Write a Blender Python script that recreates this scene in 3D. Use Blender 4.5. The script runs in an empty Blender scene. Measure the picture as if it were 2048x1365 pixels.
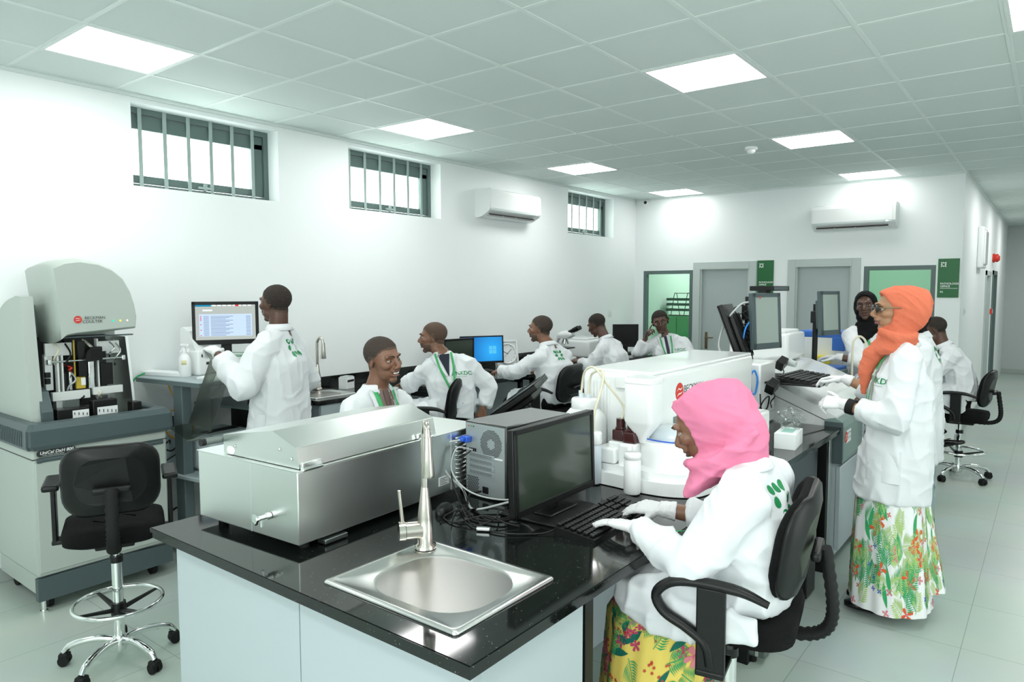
import bpy, bmesh, math, random
import numpy as np
from mathutils import Vector as V, Matrix, noise
from mathutils.bvhtree import BVHTree
random.seed(7)
SC = bpy.context.scene
COL = SC.collection
PI = math.pi
# ------------------------------------------------------------------ camera
cam_data = bpy.data.cameras.new('camera')
cam_data.sensor_width = 36.0
cam_data.lens = 24.634
cam_data.clip_end = 80
cam = bpy.data.objects.new('camera', cam_data)
cam.location = (5.0562, -1.5262, 1.7639)
cam.rotation_euler = (1.4979649, 0.0012934, 0.6590246)
COL.objects.link(cam)
SC.camera = cam
# ------------------------------------------------------------------ sky, exposure
w = bpy.data.worlds.new('daylight')
SC.world = w
w.use_nodes = True
w.node_tree.nodes['Background'].inputs[0].default_value = (0.93, 1.0, 0.97, 1)
w.node_tree.nodes['Background'].inputs[1].default_value = 2.0
SC.view_settings.view_transform = 'Standard'
SC.view_settings.look = 'None'
SC.view_settings.gamma = 1.0
SC.view_settings.use_curve_mapping = False
SC.view_settings.exposure = 2.06
SC.render.film_transparent = False
XW, YF, XC, YE, HC = 0.08, 7.9, 4.2, 16.5, 3.087     # left wall, far wall, corridor corner, corridor end, ceiling
XR, YB = 7.2, -4.2                                    # right and back walls behind the photographer
T = 0.6                                               # ceiling tile

def area(name, loc, sx, sy, power, rot=(0, 0, 0), col=(1.0, 1.0, 0.985)):
    l = bpy.data.lights.new(name, 'AREA')
    l.shape = 'RECTANGLE'; l.size = sx; l.size_y = sy; l.energy = power; l.color = col
    o = bpy.data.objects.new(name, l); o.location = loc; o.rotation_euler = rot
    COL.objects.link(o); return o
PANELS = [(i, j) for i in (1, 5) for j in (-8, -4, 0, 4, 8, 12)] + [(8, -8), (8, -4), (8, 4), (8, 8), (8, 0), (8, 15), (8, 19), (8, 23)]
PANELS = [p for p in PANELS if p[1] * T > YB]
GLOW = 3.75                                            # radiance of the ceiling panels
SEEN = [(1, 0), (1, 4), (1, 8), (1, 12), (5, 4), (5, 8), (5, 12), (8, 4), (8, 8)]
for i, j in PANELS:
    if (i, j) not in SEEN: area('panel_lamp', ((i + .5) * T, (j + .5) * T, HC - .005), .55, .55, GLOW * PI * .3025 * (1.4 if j > 12 else 1))  # out-of-frame panels; those along the corridor are added to brighten it

# added fill light: glowing rectangles on the unseen back and right walls
area('back_wall_fill', (5.0, YB + .03, 1.75), 4.2, 1.9, 24, (PI / 2, 0, 0), (.97, 1, 1))
area('side_wall_fill', (XR - .03, 1.0, 1.75), 1.9, 3.6, 10, (PI / 2, 0, PI / 2), (.97, 1, 1))

# ------------------------------------------------------------------ materials
MATS = {}
def mat(name, col, rough=.5, metal=0., spec=.5, bump=0., bscale=60., var=0., vscale=5., emit=0., alpha=1., trans=0., sss=0., coat=0., stretch=None):
    """procedural principled material; col is linear rgb"""
    m = bpy.data.materials.new(name); m.use_nodes = True
    nt = m.node_tree; b = nt.nodes['Principled BSDF']
    b.inputs['Base Color'].default_value = (*col, 1)
    b.inputs['Roughness'].default_value = rough
    b.inputs['Metallic'].default_value = metal
    b.inputs['Specular IOR Level'].default_value = spec
    b.inputs['Alpha'].default_value = alpha
    b.inputs['Transmission Weight'].default_value = trans
    b.inputs['Coat Weight'].default_value = coat
    if emit:
        b.inputs['Emission Color'].default_value = (*col, 1); b.inputs['Emission Strength'].default_value = emit
    if sss:
        b.inputs['Subsurface Weight'].default_value = sss; b.inputs['Subsurface Scale'].default_value = .01
    if bump or var:
        tc = nt.nodes.new('ShaderNodeTexCoord')
        src = tc.outputs['Object']
        if stretch:
            mp = nt.nodes.new('ShaderNodeMapping'); mp.inputs['Scale'].default_value = stretch
            nt.links.new(src, mp.inputs['Vector']); src = mp.outputs['Vector']
    if bump:
        n = nt.nodes.new('ShaderNodeTexNoise'); n.inputs['Scale'].default_value = bscale; n.inputs['Detail'].default_value = 4
        bp = nt.nodes.new('ShaderNodeBump'); bp.inputs['Strength'].default_value = bump; bp.inputs['Distance'].default_value = .01
        nt.links.new(src, n.inputs['Vector']); nt.links.new(n.outputs['Fac'], bp.inputs['Height']); nt.links.new(bp.outputs['Normal'], b.inputs['Normal'])
    if var:
        n = nt.nodes.new('ShaderNodeTexNoise'); n.inputs['Scale'].default_value = vscale; n.inputs['Detail'].default_value = 3
        mx = nt.nodes.new('ShaderNodeMix'); mx.data_type = 'RGBA'
        mx.inputs['A'].default_value = (*[c * (1 - var) for c in col], 1); mx.inputs['B'].default_value = (*[min(1, c * (1 + var)) for c in col], 1)
        nt.links.new(src, n.inputs['Vector']); nt.links.new(n.outputs['Fac'], mx.inputs['Factor']); nt.links.new(mx.outputs['Result'], b.inputs['Base Color'])
    MATS[name] = m
    return m
def s2l(r, g, b):
    f = lambda c: (c / 255 / 12.92) if c / 255 <= .04045 else ((c / 255 + .055) / 1.055) ** 2.4
    return (f(r), f(g), f(b))
M = {}
M['wall'] = mat('wall_paint', (.88, .92, .915), .55, bump=.02, bscale=180)
M['ceil'] = mat('ceiling_tile', (.68, .76, .735), .8, bump=.06, bscale=220)
M['tbar'] = mat('ceiling_bar', (.74, .81, .785), .5)
M['white'] = mat('white_plastic', (.84, .87, .86), .35)
M['gloss'] = mat('glossy_white_plastic', (.85, .88, .87), .15, coat=.3)
M['black'] = mat('black_plastic', (.005, .006, .0055), .38, spec=.35)
M['rubber'] = mat('black_rubber', (.006, .007, .0065), .65, spec=.3)
M['fabric'] = mat('black_fabric', (.0045, .005, .005), .95, spec=.2, bump=.3, bscale=500)
M['chrome'] = mat('chrome', (.86, .88, .87), .08, 1.)
M['steel'] = mat('brushed_steel', (.76, .80, .77), .3, 1., bump=.03, bscale=40, stretch=(1, 1, 60))
M['sink'] = mat('satin_steel', (.66, .68, .66), .27, 1., bump=.02, bscale=300)
M['dsteel'] = mat('dark_steel', (.20, .23, .22), .4, 1.)
M['alu'] = mat('aluminium', (.75, .78, .77), .35, 1.)
M['greyframe'] = mat('window_frame_grey', (.105, .155, .145), .45)
M['greydoor'] = mat('door_grey', (.42, .48, .47), .5)
M['doorframe'] = mat('door_frame_grey', (.52, .58, .56), .45)
M['greytrim'] = mat('analyser_grey', (.07, .10, .105), .4)
M['putty'] = mat('analyser_putty', (.45, .505, .465), .45, bump=.03, bscale=700)
M['panel'] = mat('bench_panel', (.46, .53, .555), .3)
M['cabgrey'] = mat('cabinet_grey', (.26, .32, .33), .5)
M['skin1'] = mat('skin_brown', (.21, .10, .06), .42, sss=.05)
M['skin2'] = mat('skin_dark', (.13,.06,.038), .42, sss=.05)
M['skin3'] = mat('skin_light_brown', (.38, .20, .11), .5, sss=.06)
M['skin4'] = mat('skin_deep', (.098, .047, .03), .4, sss=.05)
M['lip'] = mat('lip', (.18, .075, .06), .4)
M['lip2'] = mat('lip_dark', (.09, .04, .03), .4)
M['fade'] = mat('cropped_edge', (.085, .05, .033), .8)
M['crop'] = mat('cropped_hair', (.042, .029, .022), .85)
M['tower'] = mat('tower_paint', (.02, .024, .022), .3, coat=.6)
M['basin'] = mat('basin_steel', (.46, .45, .43), .34, 1., bump=.02, bscale=300)
M['hair'] = mat('short_hair', (.026, .019, .015), .9, bump=.5, bscale=400)
M['eyew'] = mat('eye_white', (.34, .31, .28), .35)
M['iris'] = mat('iris_dark', (.012, .008, .006), .15)
M['teeth'] = mat('teeth', (.85, .83, .78), .25)
M['coat'] = mat('white_cotton', (.74, .77, .785), .8, bump=.10, bscale=30)
M['glove'] = mat('white_latex', (.80, .81, .81), .5, bump=.2, bscale=70)
M['green'] = mat('logo_green', (.0, .24, .07), .5)
M['lany'] = mat('lanyard_green', (.04, .40, .12), .6)
M['signg'] = mat('sign_green', (.0, .125, .025), .35)
M['signw'] = mat('sign_white', (.88, .9, .88), .4)
M['red'] = mat('logo_red', (.62, .035, .02), .4)
M['dark'] = mat('lettering_dark', (.03, .035, .035), .5)
M['blue'] = mat('blue_plastic', (.03, .12, .62), .35)
M['blue2'] = mat('lid_blue', (.04, .17, .60), .35)
M['yellow'] = mat('yellow_plastic', (.75, .62, .03), .45)
M['orangec'] = mat('yellow_cable', (.62, .32, .02), .5)
M['gcable'] = mat('green_cable', (.02, .42, .12), .5)
M['bcable'] = mat('blue_cable', (.02, .24, .75), .45)
M['gcable2'] = mat('grey_cable', (.45, .48, .48), .5)
M['brown'] = mat('brown_bottle', (.05, .012, .012), .2)
M['card'] = mat('cardboard', (.30, .14, .05), .85)
M['paper'] = mat('paper', (.84, .87, .87), .7)
M['screen'] = mat('dark_screen', (.035, .05, .035), .12, spec=.6)
M['touch'] = mat('touch_screen', (.36, .43, .39), .25, emit=.0)
M['tubing'] = mat('clear_tubing', (.72, .68, .52), .25)
M['poly'] = mat('translucent_polythene', (.84, .87, .86), .4, sss=.1)
M['fluid'] = mat('clear_bottle', (.62, .70, .74), .15)
M['pink'] = mat('pink_cloth', (.76, .215, .36), .85, bump=.2, bscale=25, stretch=(1, 1, .4))
M['orange'] = mat('coral_cloth', (.68, .165, .085), .85, bump=.45, bscale=45, stretch=(1, 1, .35))
M['blackcl'] = mat('black_cloth', (.004, .004, .0045), .85, spec=.2, bump=.3, bscale=25)
M['trouser'] = mat('black_trousers', (.004, .0045, .0045), .85, spec=.2, bump=.2, bscale=20)
M['shirt_b'] = mat('taupe_shirt', (.22, .16, .14), .8)
M['shirt_n'] = mat('navy_shirt', (.012, .016, .03), .8)
M['shirt_w'] = mat('white_shirt', (.7, .74, .74), .8)
M['tie'] = mat('dark_tie', (.02, .018, .05), .6)
M['leather'] = mat('black_leather', (.006, .006, .006), .2)
M['gold'] = mat('brass', (.26, .21, .13), .35, 1.)
M['cable'] = mat('black_cable', (.005, .005, .005), .4, spec=.35)
M['kbkey'] = mat('key_black', (.009, .010, .010), .35, spec=.4)
M['floorline'] = mat('tile_joint', (.33, .38, .35), .8)

def nodes(m):
    nt = m.node_tree
    return nt, nt.nodes['Principled BSDF'], (lambda t, **k: _nn(nt, t, k))
def _nn(nt, t, k):
    n = nt.nodes.new(t)
    for a, v in k.items(): setattr(n, a, v)
    return n
# floor: 0.6 m vinyl tiles with thin joints
m = M['floor'] = mat('floor_tile', (.44, .53, .475), .32)
nt, b, N = nodes(m)
tc = N('ShaderNodeTexCoord'); mp = N('ShaderNodeMapping'); br = N('ShaderNodeTexBrick')
br.offset = 0; br.inputs['Scale'].default_value = 1; br.inputs['Brick Width'].default_value = .6; br.inputs['Row Height'].default_value = .6
br.inputs['Mortar Size'].default_value = .0022; br.inputs['Mortar Smooth'].default_value = .2; br.inputs['Bias'].default_value = 0
br.inputs['Color1'].default_value = (.49, .58, .53, 1); br.inputs['Color2'].default_value = (.505, .595, .545, 1); br.inputs['Mortar'].default_value = (.30, .35, .31, 1)
mp.inputs['Location'].default_value = (-.5615, -.059, 0)
nt.links.new(tc.outputs['Object'], mp.inputs['Vector']); nt.links.new(mp.outputs['Vector'], br.inputs['Vector'])
ns = N('ShaderNodeTexNoise'); ns.inputs['Scale'].default_value = 1.6; ns.inputs['Detail'].default_value = 5
mx = N('ShaderNodeMix', data_type='RGBA', blend_type='MULTIPLY'); mx.inputs['Factor'].default_value = .22
nt.links.new(tc.outputs['Object'], ns.inputs['Vector']); nt.links.new(br.outputs['Color'], mx.inputs['A']); nt.links.new(ns.outputs['Color'], mx.inputs['B'])
nt.links.new(mx.outputs['Result'], b.inputs['Base Color'])
# worktop: polished black granite with pale flecks
m = M['granite'] = mat('black_granite', (.012, .014, .013), .07, spec=.6)
nt, b, N = nodes(m)
tc = N('ShaderNodeTexCoord'); vo = N('ShaderNodeTexVoronoi'); vo.inputs['Scale'].default_value = 105
cr = N('ShaderNodeValToRGB'); cr.color_ramp.elements[0].position = .0; cr.color_ramp.elements[0].color = (1, 1, 1, 1)
cr.color_ramp.elements[1].position = .2; cr.color_ramp.elements[1].color = (0, 0, 0, 1)
n2 = N('ShaderNodeTexNoise'); n2.inputs['Scale'].default_value = 55; n2.inputs['Detail'].default_value = 2
c2 = N('ShaderNodeValToRGB'); c2.color_ramp.elements[0].position = .52; c2.color_ramp.elements[1].position = .68
ml = N('ShaderNodeMath', operation='MULTIPLY'); mx = N('ShaderNodeMix', data_type='RGBA')
mx.inputs['A'].default_value = (.006, .008, .007, 1); mx.inputs['B'].default_value = (.42, .45, .38, 1)
for x in (vo, n2): nt.links.new(tc.outputs['Object'], x.inputs['Vector'])
nt.links.new(vo.outputs['Distance'], cr.inputs['Fac']); nt.links.new(n2.outputs['Fac'], c2.inputs['Fac'])
nt.links.new(cr.outputs['Color'], ml.inputs[0]); nt.links.new(c2.outputs['Color'], ml.inputs[1])
nt.links.new(ml.outputs[0], mx.inputs['Factor']); nt.links.new(mx.outputs['Result'], b.inputs['Base Color'])
def glassy(name, tint, mixf, rough=.05):
    m = bpy.data.materials.new(name); m.use_nodes = True
    nt = m.node_tree; out = nt.nodes['Material Output']; nt.nodes.remove(nt.nodes['Principled BSDF'])
    t = nt.nodes.new('ShaderNodeBsdfTransparent'); t.inputs[0].default_value = (*tint, 1)
    g = nt.nodes.new('ShaderNodeBsdfGlossy'); g.inputs['Roughness'].default_value = rough
    mx = nt.nodes.new('ShaderNodeMixShader')
    fr = nt.nodes.new('ShaderNodeLayerWeight'); fr.inputs[0].default_value = .5
    pw = nt.nodes.new('ShaderNodeMath'); pw.operation = 'POWER'; pw.inputs[1].default_value = 4
    mu = nt.nodes.new('ShaderNodeMath'); mu.operation = 'MULTIPLY_ADD'; mu.inputs[1].default_value = .55 * mixf; mu.inputs[2].default_value = .03 * mixf
    nt.links.new(fr.outputs['Facing'], pw.inputs[0]); nt.links.new(pw.outputs[0], mu.inputs[0]); nt.links.new(mu.outputs[0], mx.inputs[0])
    nt.links.new(t.outputs[0], mx.inputs[1]); nt.links.new(g.outputs[0], mx.inputs[2]); nt.links.new(mx.outputs[0], out.inputs[0])
    return m
M['pane'] = glassy('window_glass', (.97, 1, .99), 1.)
M['office'] = glassy('tinted_glass', (.82, .93, .87), .7)
M['smoked'] = glassy('smoked_acrylic', (.76, .79, .75), 4.5, .3)
M['film'] = glassy('clear_film', (.93, .95, .94), 2.2, .2)
def emis(name, col, st):
    m = bpy.data.materials.new(name); m.use_nodes = True
    nt = m.node_tree; nt.nodes.remove(nt.nodes['Principled BSDF'])
    e = nt.nodes.new('ShaderNodeEmission'); e.inputs[0].default_value = (*col, 1); e.inputs[1].default_value = st
    nt.links.new(e.outputs[0], nt.nodes['Material Output'].inputs[0]); return m
M['lightpanel_dim'] = emis('light_panel_dim', (1, 1, .985), GLOW * .5)
M['lightpanel'] = emis('light_panel', (1, 1, .985), GLOW)
M['led_r'] = emis('red_lamp', (1, .25, .2), 1.2)
M['led_g'] = emis('green_lamp', (.02, .5, .3), .5)
M['led_y'] = emis('amber_lamp', (.6, .55, .05), .6)
# ------------------------------------------------------------------ mesh helpers
class MB:
    """collects shapes in one bmesh; .build() links them as ONE mesh object"""
    def __init__(s): s.bm = bmesh.new(); s.mi = 0
    def _add(s, vs, fs, smooth=False):
        bv = [s.bm.verts.new(v) for v in vs]
        for f in fs:
            try:
                fc = s.bm.faces.new([bv[i] for i in f]); fc.material_index = s.mi; fc.smooth = smooth
            except ValueError: pass
        return bv
    def box(s, a, b, bev=0., seg=2, mtx=None):
        x0, y0, z0 = a; x1, y1, z1 = b
        if x0 > x1: x0, x1 = x1, x0
        if y0 > y1: y0, y1 = y1, y0
        if z0 > z1: z0, z1 = z1, z0
        vs = [(x, y, z) for z in (z0, z1) for x, y in ((x0, y0), (x1, y0), (x1, y1), (x0, y1))]
        bv = s._add(vs, [(3, 2, 1, 0), (4, 5, 6, 7), (0, 1, 5, 4), (1, 2, 6, 5), (2, 3, 7, 6), (3, 0, 4, 7)])
        if bev > 0:
            ed = {e for v in bv for e in v.link_edges}
            r = bmesh.ops.bevel(s.bm, geom=list(ed), offset=min(bev, .45 * min(x1 - x0, y1 - y0, z1 - z0)), segments=seg, profile=.6, affect='EDGES')
            bv = list({v for f in r['faces'] for v in f.verts} | {v for v in bv if v.is_valid})
            for f in r['faces']: f.smooth = True; f.material_index = s.mi
        if mtx is not None: bmesh.ops.transform(s.bm, matrix=mtx, verts=bv)
        return s
    def obox(s, c, size, rz=0., bev=0., rx=0., ry=0., seg=2):
        h = [d / 2 for d in size]
        m = Matrix.Translation(c) @ Matrix.Rotation(rz, 4, 'Z') @ Matrix.Rotation(ry, 4, 'Y') @ Matrix.Rotation(rx, 4, 'X')
        return s.box([-d for d in h], h, bev, seg, m)
    def tube(s, pts, r, seg=10, caps=True, closed=False, flat=1., smooth=True):
        """swept round tube; r a number or a list; flat squashes the section"""
        P = [V(p) for p in pts]; n = len(P)
        R = r if isinstance(r, (list, tuple)) else [r] * n
        vs = []; up = None
        for i in range(n):
            if closed: t = (P[(i + 1) % n] - P[i - 1])
            else: t = P[min(i + 1, n - 1)] - P[max(i - 1, 0)]
            if t.length < 1e-9: t = V((0, 0, 1))
            t.normalize()
            if up is None:
                up = V((0, 0, 1)) if abs(t.z) < .9 else V((1, 0, 0))
            a = up - t * up.dot(t)
            if a.length < 1e-6: a = t.orthogonal()
            a.normalize(); up = a; b = t.cross(a)
            for k in range(seg):
                q = 2 * PI * k / seg
                vs.append(P[i] + (a * math.cos(q) * flat + b * math.sin(q)) * R[i])
        fs = []
        for i in range(n if closed else n - 1):
            j = (i + 1) % n
            for k in range(seg):
                l = (k + 1) % seg
                fs.append((i * seg + k, i * seg + l, j * seg + l, j * seg + k))
        s._add(vs, fs, smooth)
        if caps and not closed:
            s._add(vs[:seg], [tuple(range(seg))[::-1]]); s._add(vs[-seg:], [tuple(range(seg))])
        return s
    def cyl(s, a, b, r, r2=None, seg=20, smooth=True):
        return s.tube([a, b], [r, r if r2 is None else r2], seg, smooth=smooth)
    def lathe(s, c, prof, seg=24, ax='z', mtx=None):
        """prof: list of (radius, height) turned about an axis at c"""
        vs = []; n = len(prof)
        for (r, h) in prof:
            for k in range(seg):
                q = 2 * PI * k / seg; x, y = r * math.cos(q), r * math.sin(q)
                p = {'z': (x, y, h), 'x': (h, x, y), 'y': (y, h, x)}[ax]
                p = V(p)
                if mtx is not None: p = mtx @ p
                vs.append(p + V(c))
        fs = [(i * seg + k, i * seg + (k + 1) % seg, (i + 1) * seg + (k + 1) % seg, (i + 1) * seg + k) for i in range(n - 1) for k in range(seg)]
        s._add(vs, fs, True)
        if prof[0][0] > 1e-6: s._add(vs[:seg], [tuple(range(seg))[::-1]])
        if prof[-1][0] > 1e-6: s._add(vs[-seg:], [tuple(range(seg))])
        return s
    def ell(s, c, r, mtx=None, seg=20, rings=14):
        """ellipsoid"""
        vs = []; fs = []
        for i in range(rings + 1):
            a = PI * i / rings
            for k in range(seg):
                q = 2 * PI * k / seg
                p = V((r[0] * math.sin(a) * math.cos(q), r[1] * math.sin(a) * math.sin(q), r[2] * math.cos(a)))
                if mtx is not None: p = mtx @ p
                vs.append(p + V(c))
        for i in range(rings):
            for k in range(seg):
                l = (k + 1) % seg
                fs.append((i * seg + k, (i + 1) * seg + k, (i + 1) * seg + l, i * seg + l))
        bv = s._add(vs, fs, True)
        bmesh.ops.remove_doubles(s.bm, verts=bv, dist=1e-6)
        return s
    def loft(s, rings, caps=True, smooth=True):
        """rings: equal-length lists of points, closed sections"""
        m = len(rings[0]); vs = [V(p) for r in rings for p in r]
        fs = [(i * m + k, i * m + (k + 1) % m, (i + 1) * m + (k + 1) % m, (i + 1) * m + k) for i in range(len(rings) - 1) for k in range(m)]
        s._add(vs, fs, smooth)
        if caps:
            s._add(vs[:m], [tuple(range(m))[::-1]]); s._add(vs[-m:], [tuple(range(m))])
        return s
    def prism(s, poly, d, mtx=None, smooth=False):
        """polygon in xy extruded by d along z, then moved by mtx"""
        n = len(poly)
        vs = [V((x, y, 0)) for x, y in poly] + [V((x, y, d)) for x, y in poly]
        if mtx is not None: vs = [mtx @ v for v in vs]
        fs = [tuple(range(n))[::-1], tuple(range(n, 2 * n))]
        s._add(vs, fs)
        s._add(vs, [(i, (i + 1) % n, n + (i + 1) % n, n + i) for i in range(n)], smooth)
        return s
    def build(s, name, material, parent=None, recalc=True, loc=None):
        me = bpy.data.meshes.new(name)
        if recalc: bmesh.ops.recalc_face_normals(s.bm, faces=s.bm.faces)
        s.bm.to_mesh(me); s.bm.free()
        for m in (material if isinstance(material, (list, tuple)) else [material]): me.materials.append(m)
        o = bpy.data.objects.new(name, me); COL.objects.link(o)
        if parent is not None:
            o.parent = parent; o.matrix_parent_inverse = parent_matrix(parent).inverted()
        if loc is not None: recentre(o, loc)
        return o
def parent_matrix(o):
    m = o.matrix_basis.copy()
    return m if o.parent is None else parent_matrix(o.parent) @ o.matrix_parent_inverse @ m
def recentre(o, loc):
    o.data.transform(Matrix.Translation(-V(loc))); o.location = loc
def tag(o, label, cat, group=None, kind=None):
    if label: o['label'] = label
    if cat: o['category'] = cat
    if group: o['group'] = group
    if kind: o['kind'] = kind
    return o
def thing(name, label, cat, loc=(0, 0, 0), rz=0., group=None):
    o = bpy.data.objects.new(name, None); o.location = loc; o.rotation_euler = (0, 0, rz); o.empty_display_size = .1
    COL.objects.link(o); return tag(o, label, cat, group)
def local(name, mb, material, parent):
    """build in the parent's own coordinates"""
    o = mb.build(name, material); o.parent = parent; return o
def struct(o): o['kind'] = 'structure'; return o
def kids(o): return [c for c in bpy.data.objects if c.parent == o]
def dup(root, loc, rz, label, group=None, parent=None):
    tree = {}
    for c in bpy.data.objects:
        if c.parent is not None: tree.setdefault(c.parent.name, []).append(c)
    def rec(o, par):
        c = o.copy(); COL.objects.link(c)
        if par is not None: c.parent = par
        for k in tree.get(o.name, []): rec(k, c)
        return c
    r = rec(root, None); r.location = loc; r.rotation_euler = (0, 0, rz); r['label'] = label
    if group: r['group'] = group
    return r
def frame(fwd, up=(0, 0, 1)):
    """rotation with columns right, forward, up"""
    f = V(fwd).normalized(); u = V(up); r = f.cross(u).normalized(); u = r.cross(f).normalized()
    return Matrix((r, f, u)).transposed()
_fonts = {}
def text_mesh(body, size, bold=False, align='LEFT', extrude=0.):
    c = bpy.data.curves.new('txt', 'FONT'); c.body = body; c.size = size; c.align_x = align; c.extrude = extrude; c.resolution_u = 3
    if bold: c.offset = size * .018
    o = bpy.data.objects.new('txt', c); COL.objects.link(o)
    bpy.context.view_layer.update()
    me = bpy.data.meshes.new_from_object(o.evaluated_get(bpy.context.evaluated_depsgraph_get()))
    bpy.data.objects.remove(o); bpy.data.curves.remove(c)
    return me
def text(name, body, size, origin, right, up, material, parent=None, bold=False, align='LEFT', shear=0., sx=1.):
    """flat lettering standing on a surface"""
    me = text_mesh(body, size, bold, align); me.name = name
    r = V(right).normalized(); u = V(up).normalized(); n = r.cross(u)
    for v in me.vertices:
        v.co = V(origin) + r * (v.co.x * sx + v.co.y * shear) + u * v.co.y + n * v.co.z
    me.materials.clear(); me.materials.append(material)
    o = bpy.data.objects.new(name, me); COL.objects.link(o)
    if parent is not None:
        o.parent = parent; o.matrix_parent_inverse = parent_matrix(parent).inverted()
    return o
def bez(p0, p1, p2, p3, n=12):
    p0, p1, p2, p3 = V(p0), V(p1), V(p2), V(p3); o = []
    for i in range(n + 1):
        t = i / n; a = 1 - t
        o.append(p0 * a ** 3 + p1 * 3 * a * a * t + p2 * 3 * a * t * t + p3 * t ** 3)
    return o
def spline(pts, n=6):
    """Catmull-Rom through the points"""
    P = [V(p) for p in pts]; P = [P[0] * 2 - P[1]] + P + [P[-1] * 2 - P[-2]]; o = []
    for i in range(1, len(P) - 2):
        for k in range(n):
            t = k / n
            o.append(.5 * ((2 * P[i]) + (P[i + 1] - P[i - 1]) * t + (2 * P[i - 1] - 5 * P[i] + 4 * P[i + 1] - P[i + 2]) * t * t + (3 * P[i] - P[i - 1] - 3 * P[i + 1] + P[i + 2]) * t ** 3))
    o.append(P[-2]); return o
def rrect(w, h, r, n=5):
    """rounded rectangle outline centred on 0"""
    o = []
    for cx, cy, a in ((w / 2 - r, h / 2 - r, 0), (-w / 2 + r, h / 2 - r, PI / 2), (-w / 2 + r, -h / 2 + r, PI), (w / 2 - r, -h / 2 + r, 1.5 * PI)):
        for k in range(n + 1):
            q = a + PI / 2 * k / n; o.append((cx + r * math.cos(q), cy + r * math.sin(q)))
    return o
def circ(r, n=20, cx=0, cy=0, ry=None):
    return [(cx + r * math.cos(2 * PI * k / n), cy + (ry or r) * math.sin(2 * PI * k / n)) for k in range(n)]
# ------------------------------------------------------------------ room shell
def wall_x(name, x0, x1, y0, y1, holes, material, z1=HC + .1):
    """wall running along Y between x0 and x1 with (ya, yb, za, zb) openings"""
    mb = MB(); y = y0
    for ya, yb, za, zb in sorted(holes):
        if ya > y: mb.box((x0, y, 0), (x1, ya, z1))
        if za > 0: mb.box((x0, ya, 0), (x1, yb, za))
        mb.box((x0, ya, zb), (x1, yb, z1)); y = yb
    mb.box((x0, y, 0), (x1, y1, z1))
    return struct(mb.build(name, material))
def wall_y(name, y0, y1, x0, x1, holes, material, z1=HC + .1):
    mb = MB(); x = x0
    for xa, xb, za, zb in sorted(holes):
        if xa > x: mb.box((x, y0, 0), (xa, y1, z1))
        if za > 0: mb.box((xa, y0, 0), (xb, y1, za))
        mb.box((xa, y0, zb), (xb, y1, z1)); x = xb
    mb.box((x, y0, 0), (x1, y1, z1))
    return struct(mb.build(name, material))
struct(MB().box((-.3, YB - .2, -.1), (XR + .2, YE + .2, 0)).build('floor', M['floor']))
WIN = [(.71, 1.84, 2.475, 3.035), (2.55, 3.72, 2.485, 3.035), (6.07, 7.24, 2.495, 3.04)]
wall_x('wall_left', XW - .3, XW, YB, 11.2, WIN, M['wall'])
OPEN = [(.22, .99, .92, 2.04), (1.06, 1.83, 0, 2.09), (2.35, 3.10, 0, 2.09), (3.19, 3.95, .92, 2.045)]
wall_y('wall_far', YF, YF + .16, XW, XC, OPEN, M['wall'])
wall_x('wall_corridor', XC - .16, XC, YF + .16, YE, [(11.3, 12.2, 0, 2.05), (12.75, 13.7, 0, 2.08)], M['wall'])
wall_y('wall_end', YE, YE + .16, XC - .16, XR, [], mat('end_wall_grey', (.52, .57, .56), .6))  # end wall has a darker grey than the other walls
wall_x('wall_right', XR, XR + .16, YB, YE, [], M['wall'])
wall_y('wall_back', YB - .16, YB, XW - .3, XR, [], M['wall'])
M['officewall'] = mat('office_green_paint', (.62, .86, .70), .6)
wall_y('wall_office', 11.04, 11.2, XW, XC - .16, [], M['officewall'])
wall_x('wall_partition', 2.06, 2.16, YF + .16, 11.04, [], M['officewall'])
# suspended ceiling: slab of tiles and the T-bar grid as a part of it
cl = struct(MB().box((XW - .3, YB - .2, HC), (XR + .2, YE + .2, HC + .08)).build('ceiling', M['ceil']))
g = MB()
for i in range(0, 13):
    x = i * T
    if XW < x < XR: g.box((x - .012, YB, HC - .0035), (x + .012, YE, HC + .004))
for j in range(int(YB / T), int(YE / T) + 1):
    y = j * T
    g.box((XW, y - .012, HC - .003), (XR, y + .012, HC + .004))
g.build('grid', M['tbar'], cl)
g = MB()
g.box((XW, YB, HC - .022), (XW + .022, YF, HC)); g.box((XW, YF - .022, HC - .022), (XC, YF, HC)); g.box((XC, YF, HC - .022), (XC + .022, YE, HC))
g.build('edge_trim', M['tbar'], cl)
def board(name, a, b): struct(MB().box(a, b, .004).build(name, M['skirt']))
M['skirt'] = mat('skirting_tile', (.40, .45, .42), .4)
board('baseboard_end', (XC, YE - .012, 0), (XR, YE, .09))
board('baseboard_corridor', (XC, YF, 0), (XC + .012, 11.2, .09))
board('baseboard_far', (XW, YF - .012, 0), (1.0, YF, .09))
board('baseboard_left', (XW, YB, 0), (XW + .012, YF, .09))

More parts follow.
